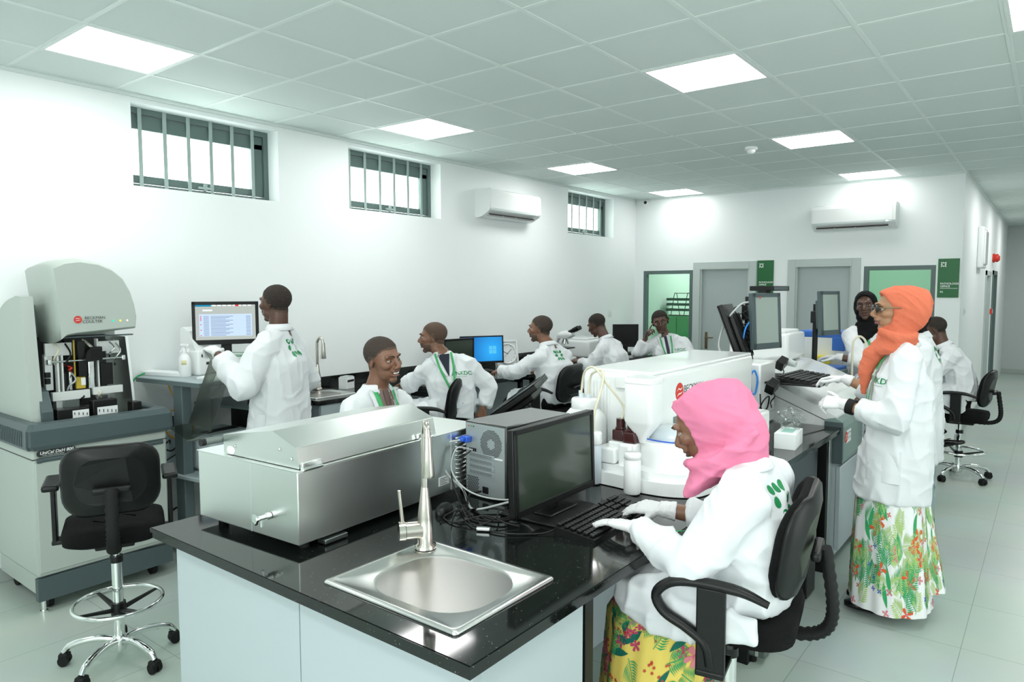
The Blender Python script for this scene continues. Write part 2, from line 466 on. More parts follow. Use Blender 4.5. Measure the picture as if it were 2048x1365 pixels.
# ------------------------------------------------------------------ high windows with security bars
def high_window(n, y0, y1, z0, z1):
    r = thing('window_%d' % n, None, None, (XW - .14, (y0 + y1) / 2, z0)); struct(r)
    W, H = y1 - y0, z1 - z0; h = W / 2
    f = MB()
    f.box((-.05, -h, 0), (.0, h, .035)).box((-.05, -h, H - .04), (.0, h, H)).box((-.05, -h, .035), (.0, -h + .04, H - .04)).box((-.05, h - .04, .035), (.0, h, H - .04))
    local('frame', f, M['greyframe'], r)
    s = MB(); a, b = .042, .042
    s.box((-.045, -h + a, b), (-.015, h - a, b + .055), .004).box((-.045, -h + a, H - .145), (-.015, h - a, H - .042), .004)
    s.box((-.045, -h + a, b + .05), (-.015, -h + a + .03, H - .1), .004).box((-.045, h - a - .10, b + .05), (-.015, h - a, H - .1), .004)
    local('sash', s, M['greyframe'], r)
    local('pane', MB().box((-.032, -h + .06, .09), (-.028, h - .12, H - .14)), M['pane'], r)
    for k in range(6):
        y = -h + .115 + k * (W - .26) / 5
        local('security_bar', MB().box((.002, y - .012, .0), (.008, y + .016, H), .002), M['bar'], r)
    c = V((.012, .02, .055))
    local('handle', MB().box(c + V((-.01, -.06, -.008)), c + V((.012, .06, .008)), .005).box(c + V((-.02, -.012, -.02)), c + V((.004, .012, .03)), .004), M['bar'], r)
M['bar'] = mat('bar_grey', (.32, .40, .38), .45)
for n, q in enumerate(WIN): high_window(n + 1, *q)
# ------------------------------------------------------------------ office windows and doors in the far wall
def office_window(n, x0, x1, z0, z1):
    r = thing('window_%d' % n, None, None, ((x0 + x1) / 2, YF + .03, z0)); struct(r)
    h = (x1 - x0) / 2; H = z1 - z0
    f = MB(); t = .05
    f.box((-h, -.03, 0), (h, .04, t)).box((-h, -.03, H - t), (h, .04, H)).box((-h, -.03, t), (-h + t, .04, H - t)).box((h - t, -.03, t), (h, .04, H - t))
    local('frame', f, M['greyframe'], r)
    local('pane', MB().box((-h + t, 0, t), (h - t, .006, H - t)), M['office'], r)
office_window(4, .22, .99, .92, 2.04)
office_window(5, 3.19, 3.95, .92, 2.045)
def door(n, x0, x1, zt, handle=True):
    r = thing('door_%d' % n, None, None, ((x0 + x1) / 2, YF, 0)); struct(r)
    h = (x1 - x0) / 2
    f = MB(); t = .10
    f.box((-h, -.02, 0), (-h + t, .15, zt), .004).box((h - t, -.02, 0), (h, .15, zt), .004).box((-h + t, -.02, zt - t), (h - t, .15, zt), .004)
    f.box((-h + t, .0, 0), (-h + t + .02, .13, zt - t)).box((h - t - .02, .0, 0), (h - t, .13, zt - t))
    local('frame', f, M['doorframe'], r)
    lf = local('leaf', MB().box((-h + t + .02, .045, .008), (h - t - .02, .085, zt - t - .004), .003), M['greydoor'], r)
    p = MB().box((-.02, -.008, -.12), (.02, 0, .12), .007)
    o = p.build('handle_plate', M['gold']); o.parent = lf; o.location = (-h + t + .085, .045, 1.05)
    q = MB().tube([(0, 0, .045), (0, -.05, .045), (.012, -.058, .045), (.12, -.058, .045)], .009, 10)
    q.cyl((0, -.004, -.06), (0, -.02, -.06), .012)
    k = q.build('lever', M['gold']); k.parent = o
door(1, 1.0, 1.885, 2.145)
door(2, 2.29, 3.155, 2.15)
def corridor_door(n, y0, y1, zt, open_):
    r = thing('door_%d' % n, None, None, (XC, (y0 + y1) / 2, 0)); struct(r); h = (y1 - y0) / 2
    f = MB().box((-.14, -h, 0), (.018, -h + .07, zt)).box((-.14, h - .07, 0), (.018, h, zt)).box((-.14, -h, zt - .07), (.018, h, zt))
    local('frame', f, M['greyframe' if n == 4 else 'doorframe'], r)
    local('leaf', MB().box((-.08, -h + .07, .01), (-.04, h - .07, zt - .07), .003), M['greydoor'], r)
corridor_door(3, 11.3, 12.2, 2.05, False)
corridor_door(4, 12.75, 13.7, 2.08, False)
area('office_fill', (1.0, 9.6, HC - .05), .6, .6, 8)  # unseen area lights added to brighten the rooms behind the office glass
area('office_fill', (3.1, 9.6, HC - .05), .6, .6, 4.5)

# ------------------------------------------------------------------ ceiling lights, detector, camera
LIGHTS = {(1, 0): 'glowing square ceiling panel above the analyser with the raised grey hood, largest in the picture',
          (1, 4): 'glowing square ceiling panel above the gap between the second high window and the air conditioner',
          (1, 8): 'glowing square ceiling panel just above the farthest high window',
          (1, 12): 'glowing square ceiling panel in the far left corner near the black corner camera',
          (5, 4): 'large glowing square ceiling panel in the upper right over the middle of the room',
          (5, 8): 'glowing square ceiling panel just right of the round smoke detector',
          (5, 12): 'glowing square ceiling panel directly above the air conditioner on the far wall',
          (8, 4): 'glowing ceiling panel cut by the upper right corner of the picture',
          (8, 8): 'small sliver of a glowing ceiling panel at the right edge below the corner one'}
for i, j in PANELS:
    lb = LIGHTS.get((i, j))
    if lb is None: continue
    r = thing('ceiling_light', lb, 'ceiling light', ((i + .5) * T, (j + .5) * T, HC), 0, 'recessed ceiling light panels')
    f = MB(); a, b = .296, .274
    f.box((-a, -a, -.006), (a, -b, .0)).box((-a, b, -.006), (a, a, .0)).box((-a, -b, -.006), (-b, b, .0)).box((b, -b, -.006), (a, b, .0))
    local('frame', f, M['tbar'], r)
    local('diffuser', MB().box((-b, -b, -.004), (b, b, -.0015)), M['lightpanel_dim' if j == 12 else 'lightpanel'], r)
r = thing('smoke_detector', 'round white smoke detector on the ceiling tiles', 'smoke detector', (2.76, 5.07, HC))
local('base', MB().lathe((0, 0, 0), [(.0, 0), (.055, 0), (.058, -.006), (.055, -.03), (.0, -.03)]), M['white'], r)
local('sensor', MB().lathe((0, 0, 0), [(.036, -.03), (.04, -.04), (.034, -.052), (.02, -.064), (0, -.066)]), M['white'], r)
r = thing('security_camera', 'small white dome camera with black lens in the far left corner', 'camera', (.27, YF - .05, 3.035))
local('housing', MB().ell((0, 0, 0), (.04, .045, .04)).cyl((0, 0, 0), (0, .05, .02), .03), M['white'], r)
local('lens', MB().ell((.005, -.032, -.004), (.024, .018, .024)), M['black'], r)

# ------------------------------------------------------------------ air conditioners
def aircon(loc, rz, label):
    """local frame: back on y = 0, front towards -y, x along the wall"""
    r = thing('air_conditioner', label, 'air conditioner', loc, rz, 'wall air conditioners'); h = .465
    sec = [(0, .30), (-.15, .30), (-.19, .285), (-.205, .25), (-.205, .085), (-.19, .06), (-.10, .012), (-.06, 0), (0, 0)]
    ring = lambda x: [(x, y, z) for y, z in sec]
    local('body', MB().loft([ring(-h), ring(h)], smooth=False), M['white'], r)
    fp = [(-.152, .303), (-.193, .288), (-.209, .252), (-.209, .09), (-.204, .09), (-.204, .25)]
    local('front_panel', MB().loft([[(x, y, z) for y, z in fp] for x in (-h + .012, h - .03)], smooth=False), M['gloss'], r)
    local('trim_strip', MB().box((-h + .012, -.208, .068), (h - .03, -.2, .088), .002), M['bar2'], r)
    n = V((0, -.048, -.09)).normalized(); m = Matrix.Rotation(math.atan2(.048, .09), 4, 'X')
    v = local('outlet', MB().obox((-.015, -.146, .036), (.8, .055, .006), 0, 0, .49), M['dsteel2'], r)
    for x in (-.2, .03): 
        local('louver', MB().obox((x, -.149, .031), (.012, .06, .008), 0, 0, .49), M['white'], r)
    local('flap', MB().obox((-.015, -.118, .014), (.82, .018, .008), 0, .003, .4), M['white'], r)
    local('indicator', MB().box((h - .1, -.2105, .072), (h - .075, -.207, .084), .002), M['ledw'], r)
M['bar2'] = mat('silver_strip', (.55, .62, .61), .3)
M['dsteel2'] = mat('outlet_dark', (.05, .045, .04), .6)
M['ledw'] = emis('display', (.7, .8, 1), 1.0)
aircon((XW, 4.72, 2.545), PI / 2, 'white wall air conditioner between the second and third high windows')
aircon((3.08, YF, 2.49), 0, 'white wall air conditioner above the two grey doors on the far wall')

# ------------------------------------------------------------------ signs
def logo_cells(s):
    """eight leaf shapes round a centre, in a square of side s: outlines in xy"""
    out = []; d = s / 3.0
    for i in (-1, 0, 1):
        for j in (-1, 0, 1):
            if i == 0 and j == 0: continue
            cx, cy = i * d, j * d; a = math.atan2(cy, cx)
            if abs(i) + abs(j) == 1: a += PI / 4
            pts = []
            for k in range(12):
                q = 2 * PI * k / 12; x, y = .52 * d * math.cos(q), .34 * d * math.sin(q)
                pts.append((cx + x * math.cos(a) - y * math.sin(a), cy + x * math.sin(a) + y * math.cos(a)))
            out.append(pts)
    return out
def sign(x0, x1, z0, z1, label, last):
    r = thing('door_sign', label, 'sign', (x0, YF, z0), 0, 'green office signs')
    W, H = x1 - x0, z1 - z0
    local('plate', MB().box((0, -.012, 0), (W, -.001, H), .002), M['signg'], r)
    mb = MB(); m = Matrix.Translation((W * .26, -.0125, H * .85)) @ Matrix.Rotation(PI / 2, 4, 'X')
    for c in logo_cells(.058): mb.prism(c, .001, m)
    local('emblem', mb, M['signw'], r)
    o = MB().box((.028, -.0135, H * .232), (W - .012, -.012, H * .232 + .004)); local('rule', o, M['signw'], r)
    for s, z in (('PATHOLOGIST', .335), ('OFFICE', .265)):
        t = text('lettering', s, .030, (.028, -.0135, H * z), (1, 0, 0), (0, 0, 1), M['signw'], None, True); t.parent = r
    t = text('lettering', last, .028, (.028, -.0135, H * .125), (1, 0, 0), (0, 0, 1), M['signw'], None, True); t.parent = r
sign(1.895, 2.11, 1.70, 2.15, 'green office sign between the two grey doors, partly behind the screens', 'R1')
sign(3.97, 4.18, 1.67, 2.115, 'green office sign at the right end of the far wall beside the glass', 'R2')
# ------------------------------------------------------------------ small wall fittings
def switch(loc, axis, label):
    r = thing('light_switch', label, 'light switch', loc, 0, None)
    if axis == 'x':
        local('plate', MB().box((0, -.043, -.043), (.009, .043, .043), .003), M['white'], r); local('rocker', MB().box((.008, -.018, -.022), (.013, .018, .022), .002), M['gloss'], r)
    return r
switch((XW, 7.15, 1.43), 'x', 'small white switch plate on the left wall behind the microscope')
switch((XC, 8.35, 1.5), 'x', 'small switch plate on the corridor wall near the corner')
r = thing('wall_light', 'white tube light fitting mounted upright on the corridor wall', 'wall light', (XC, 10.0, 2.05))
local('housing', MB().box((0, -.3, 0), (.07, .3, .55), .02), M['white'], r)
local('cover', MB().box((.06, -.22, .05), (.09, .22, .5), .02), M['gloss'], r)
r = thing('alarm_sounder', 'red fire alarm sounder on the corridor wall', 'alarm', (XC, 12.6, 2.28))
local('base', MB().cyl((0, 0, 0), (.03, 0, 0), .075), M['red'], r)
local('horn', MB().lathe((.03, 0, 0), [(.06, 0), (.068, .04), (.04, .07), (0, .07)], ax='x'), M['red'], r)
r = thing('call_point', 'small red fire call point by the corridor door', 'call point', (XC, 12.45, 1.4))
local('housing', MB().box((0, -.045, -.045), (.04, .045, .045), .006), M['red'], r)
local('glass', MB().box((.039, -.03, -.03), (.042, .03, .03)), M['white'], r)
# ------------------------------------------------------------------ what shows through the office windows
def tray_rack(loc, label):
    r = thing('letter_tray_rack', label, 'tray rack', loc, 0, 'tray racks in the offices')
    f = MB()
    for x in (-.10, .12):
        f.tube(spline([(x - .075, .0, 0), (x - .045, 0, .18), (x - .02, 0, .335), (x, 0, .35), (x + .02, 0, .335), (x + .045, 0, .18), (x + .075, 0, 0)], 5), .006, 6)
    f.tube([(-.1, 0, .35), (.12, 0, .35)], .005, 6); f.tube([(-.22, .0, 0), (.24, 0, 0)], .006, 6)
    local('frame', f, M['black'], r)
    for z in (.07, .155, .235):
        local('tray', MB().box((-.2, -.12, z), (.22, .14, z + .006)).box((-.2, -.12, z), (.22, -.114, z + .04)).box((-.2, -.12, z), (-.194, .14, z + .04)).box((.214, -.12, z), (.22, .14, z + .04)), M['traygreen'], r)
M['traygreen'] = mat('tray_dark_green', (.03, .09, .06), .4)
M['cabgreen'] = mat('cabinet_green', (.13, .42, .18), .45)
def office_cabinet(loc, w, h, label):
    r = thing('office_cabinet', label, 'cabinet', loc)
    local('body', MB().box((-w / 2, 0, 0), (w / 2, .45, h), .006), M['cabgreen'], r)
    for k in (0, 1):
        x = -w / 2 + k * w / 2
        d = local('door', MB().box((x + .006, -.016, .06), (x + w / 2 - .006, 0, h - .02), .003), M['cabgreen'], r)
        hd = MB().box((x + (w / 2 - .05 if k == 0 else .03), -.03, h * .55), (x + (w / 2 - .03 if k == 0 else .05), -.014, h * .65), .004).build('handle', M['black']); hd.parent = d
office_cabinet((.37, 8.75, 0), .52, 1.35, 'green cabinet behind the office glass beside the seated far man')
tray_rack((.35, 8.95, 1.357), 'black wire letter tray rack on the green cabinet behind the left office glass')
office_cabinet((3.70, 8.75, 0), .60, 1.27, 'green cabinet behind the right office glass, mostly hidden by the orange headscarf')
tray_rack((3.86, 8.85, 1.277), 'black wire letter tray rack behind the right office glass')
# ------------------------------------------------------------------ furniture builders
def faucet(loc, rz, h, label, lever_side=1):
    """gooseneck mixer; spout reaches towards local -y"""
    r = thing('faucet', label, 'faucet', loc, rz, 'steel sink mixers')
    k = h / .43
    local('body', MB().lathe((0, 0, 0), [(.036 * k, 0), (.036 * k, .012 * k), (.026 * k, .018 * k), (.026 * k, .10 * k), (.013 * k, .20 * k), (.012 * k, .205 * k)], 20), M['nickel'], r)
    p = [(0, 0, .19 * k), (0, 0, .36 * k), (0, -.004, .395 * k), (0, -.028, .424 * k), (0, -.052, .41 * k), (0, -.062, .37 * k)]
    local('spout', MB().tube(spline(p, 6), .0115 * k, 14), M['nickel'], r)
    local('spray_head', MB().lathe((0, -.062, 0), [(.0135 * k, .385 * k), (.0165 * k, .33 * k), (.022 * k, .262 * k), (.021 * k, .255 * k)], 18), M['nickel'], r)
    lv = local('lever_housing', MB().tube([(-.012, 0, .062 * k), (-.065 * k, -.0, .062 * k)], .029 * k, 16).tube([(-.067 * k, 0, .062 * k), (-.088 * k, 0, .062 * k)], .032 * k, 16), M['nickel'], r)
    l = MB().tube([(-.075 * k, 0, .085 * k), (-.085 * k, 0, .2 * k)], [.0075 * k, .0055 * k], 10).build('lever', M['nickel']); l.parent = lv
    return r
M['nickel'] = mat('satin_nickel', (.60, .56, .51), .22, 1.)
def sink(loc, w, d, depth, label):
    """drop-in steel sink: w along y, d along x, top at z = 0"""
    r = thing('sink', label, 'sink', loc, 0, 'steel drop-in sinks')
    rim = MB(); n = 7
    def ring(a, b, rr, z, ox=0.): return [(y + ox, x, z) for x, y in rrect(a, b, rr, n)]
    ox = -.018
    rings = [ring(w, d, .012, -.001), ring(w, d, .012, .004), ring(w - .008, d - .008, .012, .0075), ring(w - .035, d - .035, .02, .0075), ring(w - .048, d - .048, .03, .0035),
             ring(w - .10, d - .125, .13, .0035, -ox), ring(w - .112, d - .137, .13, .0, -ox)]
    rim.loft([[V(p) for p in q] for q in rings], caps=False)
    local('rim', rim, M['sink'], r)
    b = MB()
    rs = [ring(w - .112, d - .137, .13, .0, -ox), ring(w - .118, d - .143, .127, -.012, -ox), ring(w - .135, d - .16, .12, -depth + .04, -ox), ring(w - .165, d - .19, .105, -depth + .010, -ox), ring(w - .24, d - .26, .075, -depth, -ox), ring(.06, .06, .028, -depth - .004)]
    b.loft(rs, caps=True)
    bo = local('basin', b, M['basin'], r)
    k = MB().lathe((0, 0, -depth), [(.04, .0), (.043, .003), (.036, .004), (.02, -.001), (0, -.001)]).build('drain', M['chrome']); k.parent = bo
    return r
def monitor(name, loc, rz, w, h, label, tilt=0., z=.11, face=None, stand=True, group='flat computer monitors', bez=.018, depth=.045, colour=None):
    """local frame: screen faces -y, foot at the origin"""
    c = colour or M['black']
    r = thing(name, label, 'monitor', loc, rz, group)
    m = Matrix.Translation((0, 0, z + h / 2)) @ Matrix.Rotation(tilt, 4, 'X')
    local('casing', MB().box((-w / 2, -.012, -h / 2), (w / 2, .018, h / 2), .006, 2, m).box((-w * .36, .015, -h * .36), (w * .36, depth, h * .3), .012, 2, m), c, r)
    local('bezel', MB().box((-w / 2, -.02, -h / 2), (w / 2, -.012, -h / 2 + bez * 1.5), .002, 1, m).box((-w / 2, -.02, h / 2 - bez), (w / 2, -.012, h / 2), .002, 1, m)
          .box((-w / 2, -.02, -h / 2), (-w / 2 + bez, -.012, h / 2), .002, 1, m).box((w / 2 - bez, -.02, -h / 2), (w / 2, -.012, h / 2), .002, 1, m), c, r)
    s = MB().box((-w / 2 + bez, -.0145, -h / 2 + bez * 1.5), (w / 2 - bez, -.011, h / 2 - bez), 0, 1, m)
    sc = local('screen', s, face or M['screen'], r)
    if stand:
        local('neck', MB().box((-.035, .0, .012), (.035, .03, z + h * .4), .006), c, r)
        local('base', MB().box((-.12, -.09, 0), (.12, .11, .012), .005).box((-.07, -.04, .01), (.07, .06, .02), .006), c, r)
    return r
def keyboard(loc, rz, label, w=.46, d=.16, group='black keyboards'):
    r = thing('keyboard', label, 'keyboard', loc, rz, group)
    sec = [(-d / 2, 0), (-d / 2, .012), (d / 2, .028), (d / 2, 0)]
    local('base', MB().loft([[(x, y, z) for y, z in sec] for x in (-w / 2, w / 2)], smooth=False), M['black'], r)
    k = MB(); rows = 6; s = math.atan2(.016, d)
    for j in range(rows):
        y = -d / 2 + .02 + j * (d - .035) / (rows - 1) + (0.004 if j == rows - 1 else 0)
        z = .013 + (y + d / 2) * .1
        x = -w / 2 + .012; blocks = [15, 3, 4]
        for bi, n in enumerate(blocks):
            for i in range(n):
                if j == 0 and bi == 0 and 4 <= i <= 8:
                    if i == 4: k.obox((x + .0445, y, z + .005), (.088, .014, .009), 0, .002, s, 0, 1)
                elif not (bi == 1 and j in (1, 2) and (j == 2 or i != 1)):
                    k.obox((x + .0085, y, z + .005), (.0155, (d - .05) / 6.1, .009), 0, .002, s, 0, 1)
                x += .0188
            x += .010
    local('keys', k, M['kbkey'], r)
    return r
# ------------------------------------------------------------------ the island bench
IX0, IX1, IY0, IY1, IZ = 2.48, 4.03, -.36, 3.17, .90
r = thing('island_worktop', 'speckled black granite worktop of the central island bench', 'worktop', (IX0, IY0, .86))
SKX, SKY, SKW, SKD = 3.645, -.058, .44, .53      # sink cut-out
mb = MB()
def slab(a, b, z0, z1): mb.box((a[0], a[1], z0), (b[0], b[1], z1))
hx0, hx1, hy0, hy1 = SKX - SKD / 2 + .03, SKX + SKD / 2 - .03, SKY - SKW / 2 + .03, SKY + SKW / 2 - .03
def slabs(z0, z1, e):
    x0, x1, y0, y1 = IX0 + e, IX1 - e, IY0 + e, IY1 - e
    slab((x0, y0), (x1, hy0), z0, z1); slab((x0, hy1), (x1, y1), z0, z1); slab((x0, hy0), (hx0, hy1), z0, z1); slab((hx1, hy0), (x1, hy1), z0, z1)
slabs(.884, .898, 0); slabs(.898, .900, .003); slabs(.862, .884, .006)
wt = mb.build('slab', M['granite'], r)
r = thing('island_cabinet', 'pale panelled base cabinet under the central granite worktop', 'cabinet', (IX0, IY0, 0))
mb = MB().box((2.55, -.30, .0), (3.29, -.27, .862), .002).box((3.295, -.30, .0), (3.985, -.27, .862), .002)
mb.build('end_panel', M['panel'], r)
MB().box((3.957, -.27, .0), (3.985, .20, .862), .002).build('side_panel', M['panel'], r)
MB().box((2.55, -.27, 0), (2.575, 3.1, .862), .002).build('back_panel', M['panel'], r)
MB().box((3.30, .20, 0), (3.33, 3.1, .862), .002).build('knee_panel', M['panel'], r)
for y in (.215, 1.66, 3.02):
    MB().box((3.93, y, 0), (3.985, y + .045, .862), .002).build('leg', M['dframe'] if False else M['black'], r)
MB().box((3.94, 3.085, 0), (3.985, 3.14, .862), .002).build('end_post', M['alu'], r)
MB().box((3.33, .2, .80), (3.36, 3.1, .862)).build('rail', M['black'], r)
sink((SKX, SKY, .902), SKW, SKD, .19, 'large stainless steel sink in the near corner of the island bench')
faucet((3.432, .098, .908), math.atan2(.30, .0) + PI / 2 + .95 + PI, .43, 'tall satin mixer tap on the near island sink in front of the steel bath')

# ------------------------------------------------------------------ steel water bath
BR = math.radians(3.2)
r = thing('water_bath', 'large brushed steel water bath with a sloping lid on the island bench', 'water bath', (3.135, -.185, .90), BR)
BW, BL, B0, B1 = .565, 1.0, .028, .272            # x runs back (-), y along
mb = MB().box((-BW, 0, B0), (0, BL, B1), .003)
body = local('body', mb, M['steel'], r)
t = MB().box((-BW - .004, -.004, B1), (.004, BL + .004, B1 + .004), .0015).build('top_plate', M['steel']); t.parent = body
q = MB().box((-.254, -.0015, B0), (-.250, .0, B1)).build('seam', M['alu']); q.parent = body
q = MB().box((.0, .78, B0), (.0015, .784, B1)).build('seam', M['alu']); q.parent = body
prof = [(-.43, 0), (-.43, .068), (-.15, .112), (-.028, .068), (-.012, 0)]
y0, y1 = .018, .70
mb = MB(); mb.loft([[(x, y, B1 + .006 + z) for x, z in prof] for y in (y0, y1)], smooth=False)
bmesh.ops.bevel(mb.bm, geom=list(mb.bm.edges), offset=.0025, segments=2, affect='EDGES')
lid = local('lid', mb, M['steel'], r)
for x, z in ((-.36, .04), (-.11, .06), (-.05, .035)):
    q = MB().lathe((x, y0 - .001, B1 + z), [(.006, 0), (.005, -.003), (0, -.003)], 10, 'y').build('rivet', M['chrome']); q.parent = lid
q = MB().tube([(-.445, -.05, B1 + .055), (-.445, .72, B1 + .055)], .013, 12).build('handle', M['dsteel']); q.parent = lid
q = MB().lathe((-.445, -.05, B1 + .055), [(.0135, -.012), (.0135, .004)], 12, 'y').build('handle_cap', M['black']); q.parent = lid
for y in (.06, .62):
    q = MB().obox((-.004, y, B1 + .012), (.012, .08, .03), 0, .002).cyl((.004, y - .04, B1 + .006), (.004, y + .04, B1 + .006), .006, seg=10).build('hinge', M['chrome']); q.parent = lid
q = MB().prism(circ(.024, 24, 0, 0, .015), .0015, Matrix.Translation((-.385, y0 - .0005, B1 + .022)) @ Matrix.Rotation(PI / 2, 4, 'X')).build('badge', M['signw']); q.parent = lid
v = MB().cyl((-.145, -.002, .105), (-.145, -.02, .105), .012).cyl((-.145, -.02, .105), (-.145, -.05, .105), .008).obox((-.145, -.06, .105), (.03, .012, .026), 0, .004, 0, .5).cyl((-.145, -.036, .105), (-.145, -.036, .075), .005)
local('drain_valve', v, M['chrome'], r)
for k in range(11):
    z = B1 - .03 - k * .0185
    mb = MB().loft([[(.0005, .845 - .036, z - .006), (.0005, .845 - .036, z + .005), (.0012, .845 - .036, z)], [(.0005, .845 - .026, z - .007), (.0005, .845 - .026, z + .006), (.008, .845 - .026, z - .003)],
                    [(.0005, .845 + .026, z - .007), (.0005, .845 + .026, z + .006), (.008, .845 + .026, z - .003)], [(.0005, .845 + .036, z - .006), (.0005, .845 + .036, z + .005), (.0012, .845 + .036, z)]])
    q = mb.build('louver', M['steel']); q.parent = body
lb = MB().box((.0003, .70, .062), (.0012, .765, .098)).build('rating_label', M['paper']); lb.parent = body
tx = MB()
for k in range(5): tx.box((.0012, .706, .066 + k * .006), (.0016, .752 - (k % 2) * .012, .0685 + k * .006))
q = tx.build('label_print', M['dark']); q.parent = lb
local('knob', MB().lathe((.0, .93, .10), [(.024, 0), (.022, .022), (0, .024)], 16, 'x'), M['black'], r)
for x, y in ((-.05, .06), (-.05, .93), (-.51, .06), (-.51, .93)):
    local('foot', MB().cyl((x, y, 0), (x, y, B0 + .002), .018), M['rubber'], r)
local('drip_tray', MB().box((-.03, .10, .004), (.012, .20, .02), .003), M['dsteel'], r)

# ------------------------------------------------------------------ computer tower with its back to us
r = thing('computer_tower', 'black computer tower turned with its silver rear panel and fan to the camera', 'computer', (3.22, .66, .90), math.radians(-4))
TW, TD, TH = .235, .43, .315                      # x 0 is the right edge of the rear face
local('case', MB().box((-.118, .004, .006), (.118, TD, TH), .006), M['tower'], r)
rp = local('rear_panel', MB().box((-.11, 0, .012), (.11, .006, TH - .008), .001), mat('galvanised_steel', (.42, .47, .48), .4, .6), r)
q = MB()
for i in range(-9, 10):
    for j in range(-10, 11):
        x = i * .0072 + (j % 2) * .0036; z = j * .0062
        rr = math.hypot(x, z)
        if .021 < rr < .061: q.prism(circ(.0026, 6), .0008, Matrix.Translation((x + .035, -.0002, z + .232)) @ Matrix.Rotation(PI / 2, 4, 'X'))
q = q.build('fan_grille', M['dark']); q.parent = rp
for k in range(4):
    b = MB().box((-.095, -.003, .095 + k * .024), (.055, 0, .113 + k * .024), .001).build('slot_cover', MATS['galvanised_steel']); b.parent = rp
    d = MB()
    for i in range(17):
        for j in range(3): d.box((-.085 + i * .0075, -.0036, .0985 + k * .024 + j * .0042), (-.0812 + i * .0075, -.0029, .1008 + k * .024 + j * .0042))
    d = d.build('vent_holes', M['dark']); d.parent = b
d = MB()
for i in range(7):
    for j in range(9):
        x, z = -.10 + i * .0095 + (j % 2) * .0047, .018 + j * .0078
        d.prism(circ(.0036, 6), .0008, Matrix.Translation((x, -.0002, z)) @ Matrix.Rotation(PI / 2, 4, 'X'))
d = d.build('power_vent', M['dark']); d.parent = rp
d = MB().box((-.012, -.004, .022), (.02, 0, .05), .002).build('power_socket', M['black']); d.parent = rp
d = MB().box((.01, -.001, .203 - .03), (.1, 0, .203 - .024)).build('serial_label', M['paper']); d.parent = rp
for k in range(4):
    d = MB().box((-.09 + k * .011, -.002, .19), (-.083 + k * .011, 0, .203)).build('port', M['black']); d.parent = rp
for k, mm in enumerate(('red', 'lany', 'dark')):
    d = MB().cyl((-.092 + k * .014, -.002, .295), (-.092 + k * .014, .0, .295), .003, seg=8).build('audio_jack', M[mm]); d.parent = rp
d = MB().box((-.118, -.002, .228), (-.075, -.03, .252), .003).box((-.11, -.03, .233), (-.085, -.045, .247), .003).build('video_plug', M['blue']); d.parent = rp
local('foot', MB().box((-.1, .03, 0), (.1, .05, .008)).box((-.1, .36, 0), (.1, .38, .008)), M['rubber'], r)

# ------------------------------------------------------------------ monitor, keyboard, mouse and cables of the near work place
m0 = monitor('monitor', (3.545, .69, .90), PI / 2 + .02, .555, .32, 'dark switched-off monitor in front of the pink headscarf on the island bench', -.03, .045, M['screen'], True)
for c in kids(m0):
    if c.name.startswith('base'): c.scale = (1.35, 1.3, 1)
q = MB().prism(circ(.011, 20), .001, Matrix.Translation((.02, -.0205, .045 + .016)) @ Matrix.Rotation(PI / 2, 4, 'X')).build('badge', M['alu']); q.parent = m0
keyboard((3.765, .735, .90), PI / 2 + .015, 'black keyboard under the white gloves on the island bench', .50, .165)
r = thing('computer_mouse', 'black mouse beside the steel bath on the island bench', 'mouse', (3.215, .42, .90), .35)
local('body', MB().lathe((0, 0, 0), [(0, .036), (.018, .034), (.028, .024), (.032, .01), (.031, .0)], 20), M['black'], r)
for c in kids(r): c.scale = (.95, 1.75, 1)
local('wheel', MB().cyl((-.003, -.035, .028), (.003, -.035, .028), .008), M['rubber'], r)
def cable(name, label, pts, rad, m, group=None, n=7, loc=None):
    o = MB().tube(spline(pts, n), rad, 8).build(name, m, loc=pts[0]); return tag(o, label, 'cable', group)
Z0 = .906
cable('cable', 'grey video cable with blue plug running down the back of the tower', [(3.12, .635, 1.14), (3.08, .57, 1.12), (3.09, .56, 1.02), (3.15, .60, .94), (3.22, .55, .915), (3.3, .5, Z0 + .004), (3.38, .56, .93), (3.44, .64, .955), (3.455, .69, 1.0)], .0045, M['gcable2'])
cable('cable', 'thick black power cable coiled between tower and monitor', [(3.225, .63, .938), (3.21, .58, .935), (3.23, .54, .915), (3.30, .50, Z0), (3.40, .46, Z0), (3.46, .50, Z0), (3.43, .56, Z0), (3.36, .55, .913), (3.30, .48, .913), (3.36, .42, Z0), (3.47, .45, .912), (3.50, .54, .912)], .0042, M['cable'])
cable('cable', 'black cable looping from the tower ports to the keyboard', [(3.135, .64, 1.095), (3.115, .585, 1.10), (3.125, .56, 1.0), (3.19, .53, .925), (3.28, .46, .922), (3.40, .40, .914), (3.47, .36, Z0), (3.56, .37, Z0), (3.66, .45, Z0), (3.69, .51, .918)], .003, M['cable'])
cable('cable', 'thin black cable from the mouse up to the tower ports', [(3.22, .475, .925), (3.26, .50, .918), (3.23, .535, .93), (3.17, .57, .98), (3.145, .60, 1.06), (3.15, .655, 1.095)], .0025, M['cable'])
cable('cable', 'white cable hanging from the tower ports in front of the slots', [(3.165, .645, 1.10), (3.14, .575, 1.115), (3.13, .555, 1.03), (3.19, .56, .965), (3.30, .56, .945), (3.40, .62, .94), (3.47, .68, .99)], .0035, M['gcable2'])
cable('cable', 'black looped cable lying behind the silver cable tie', [(3.40, .53, .925), (3.46, .43, .924), (3.42, .36, Z0), (3.35, .40, .914), (3.30, .42, .93), (3.26, .37, Z0), (3.34, .345, .908), (3.42, .42, .93), (3.50, .44, .914), (3.55, .46, Z0)], .003, M['cable'])
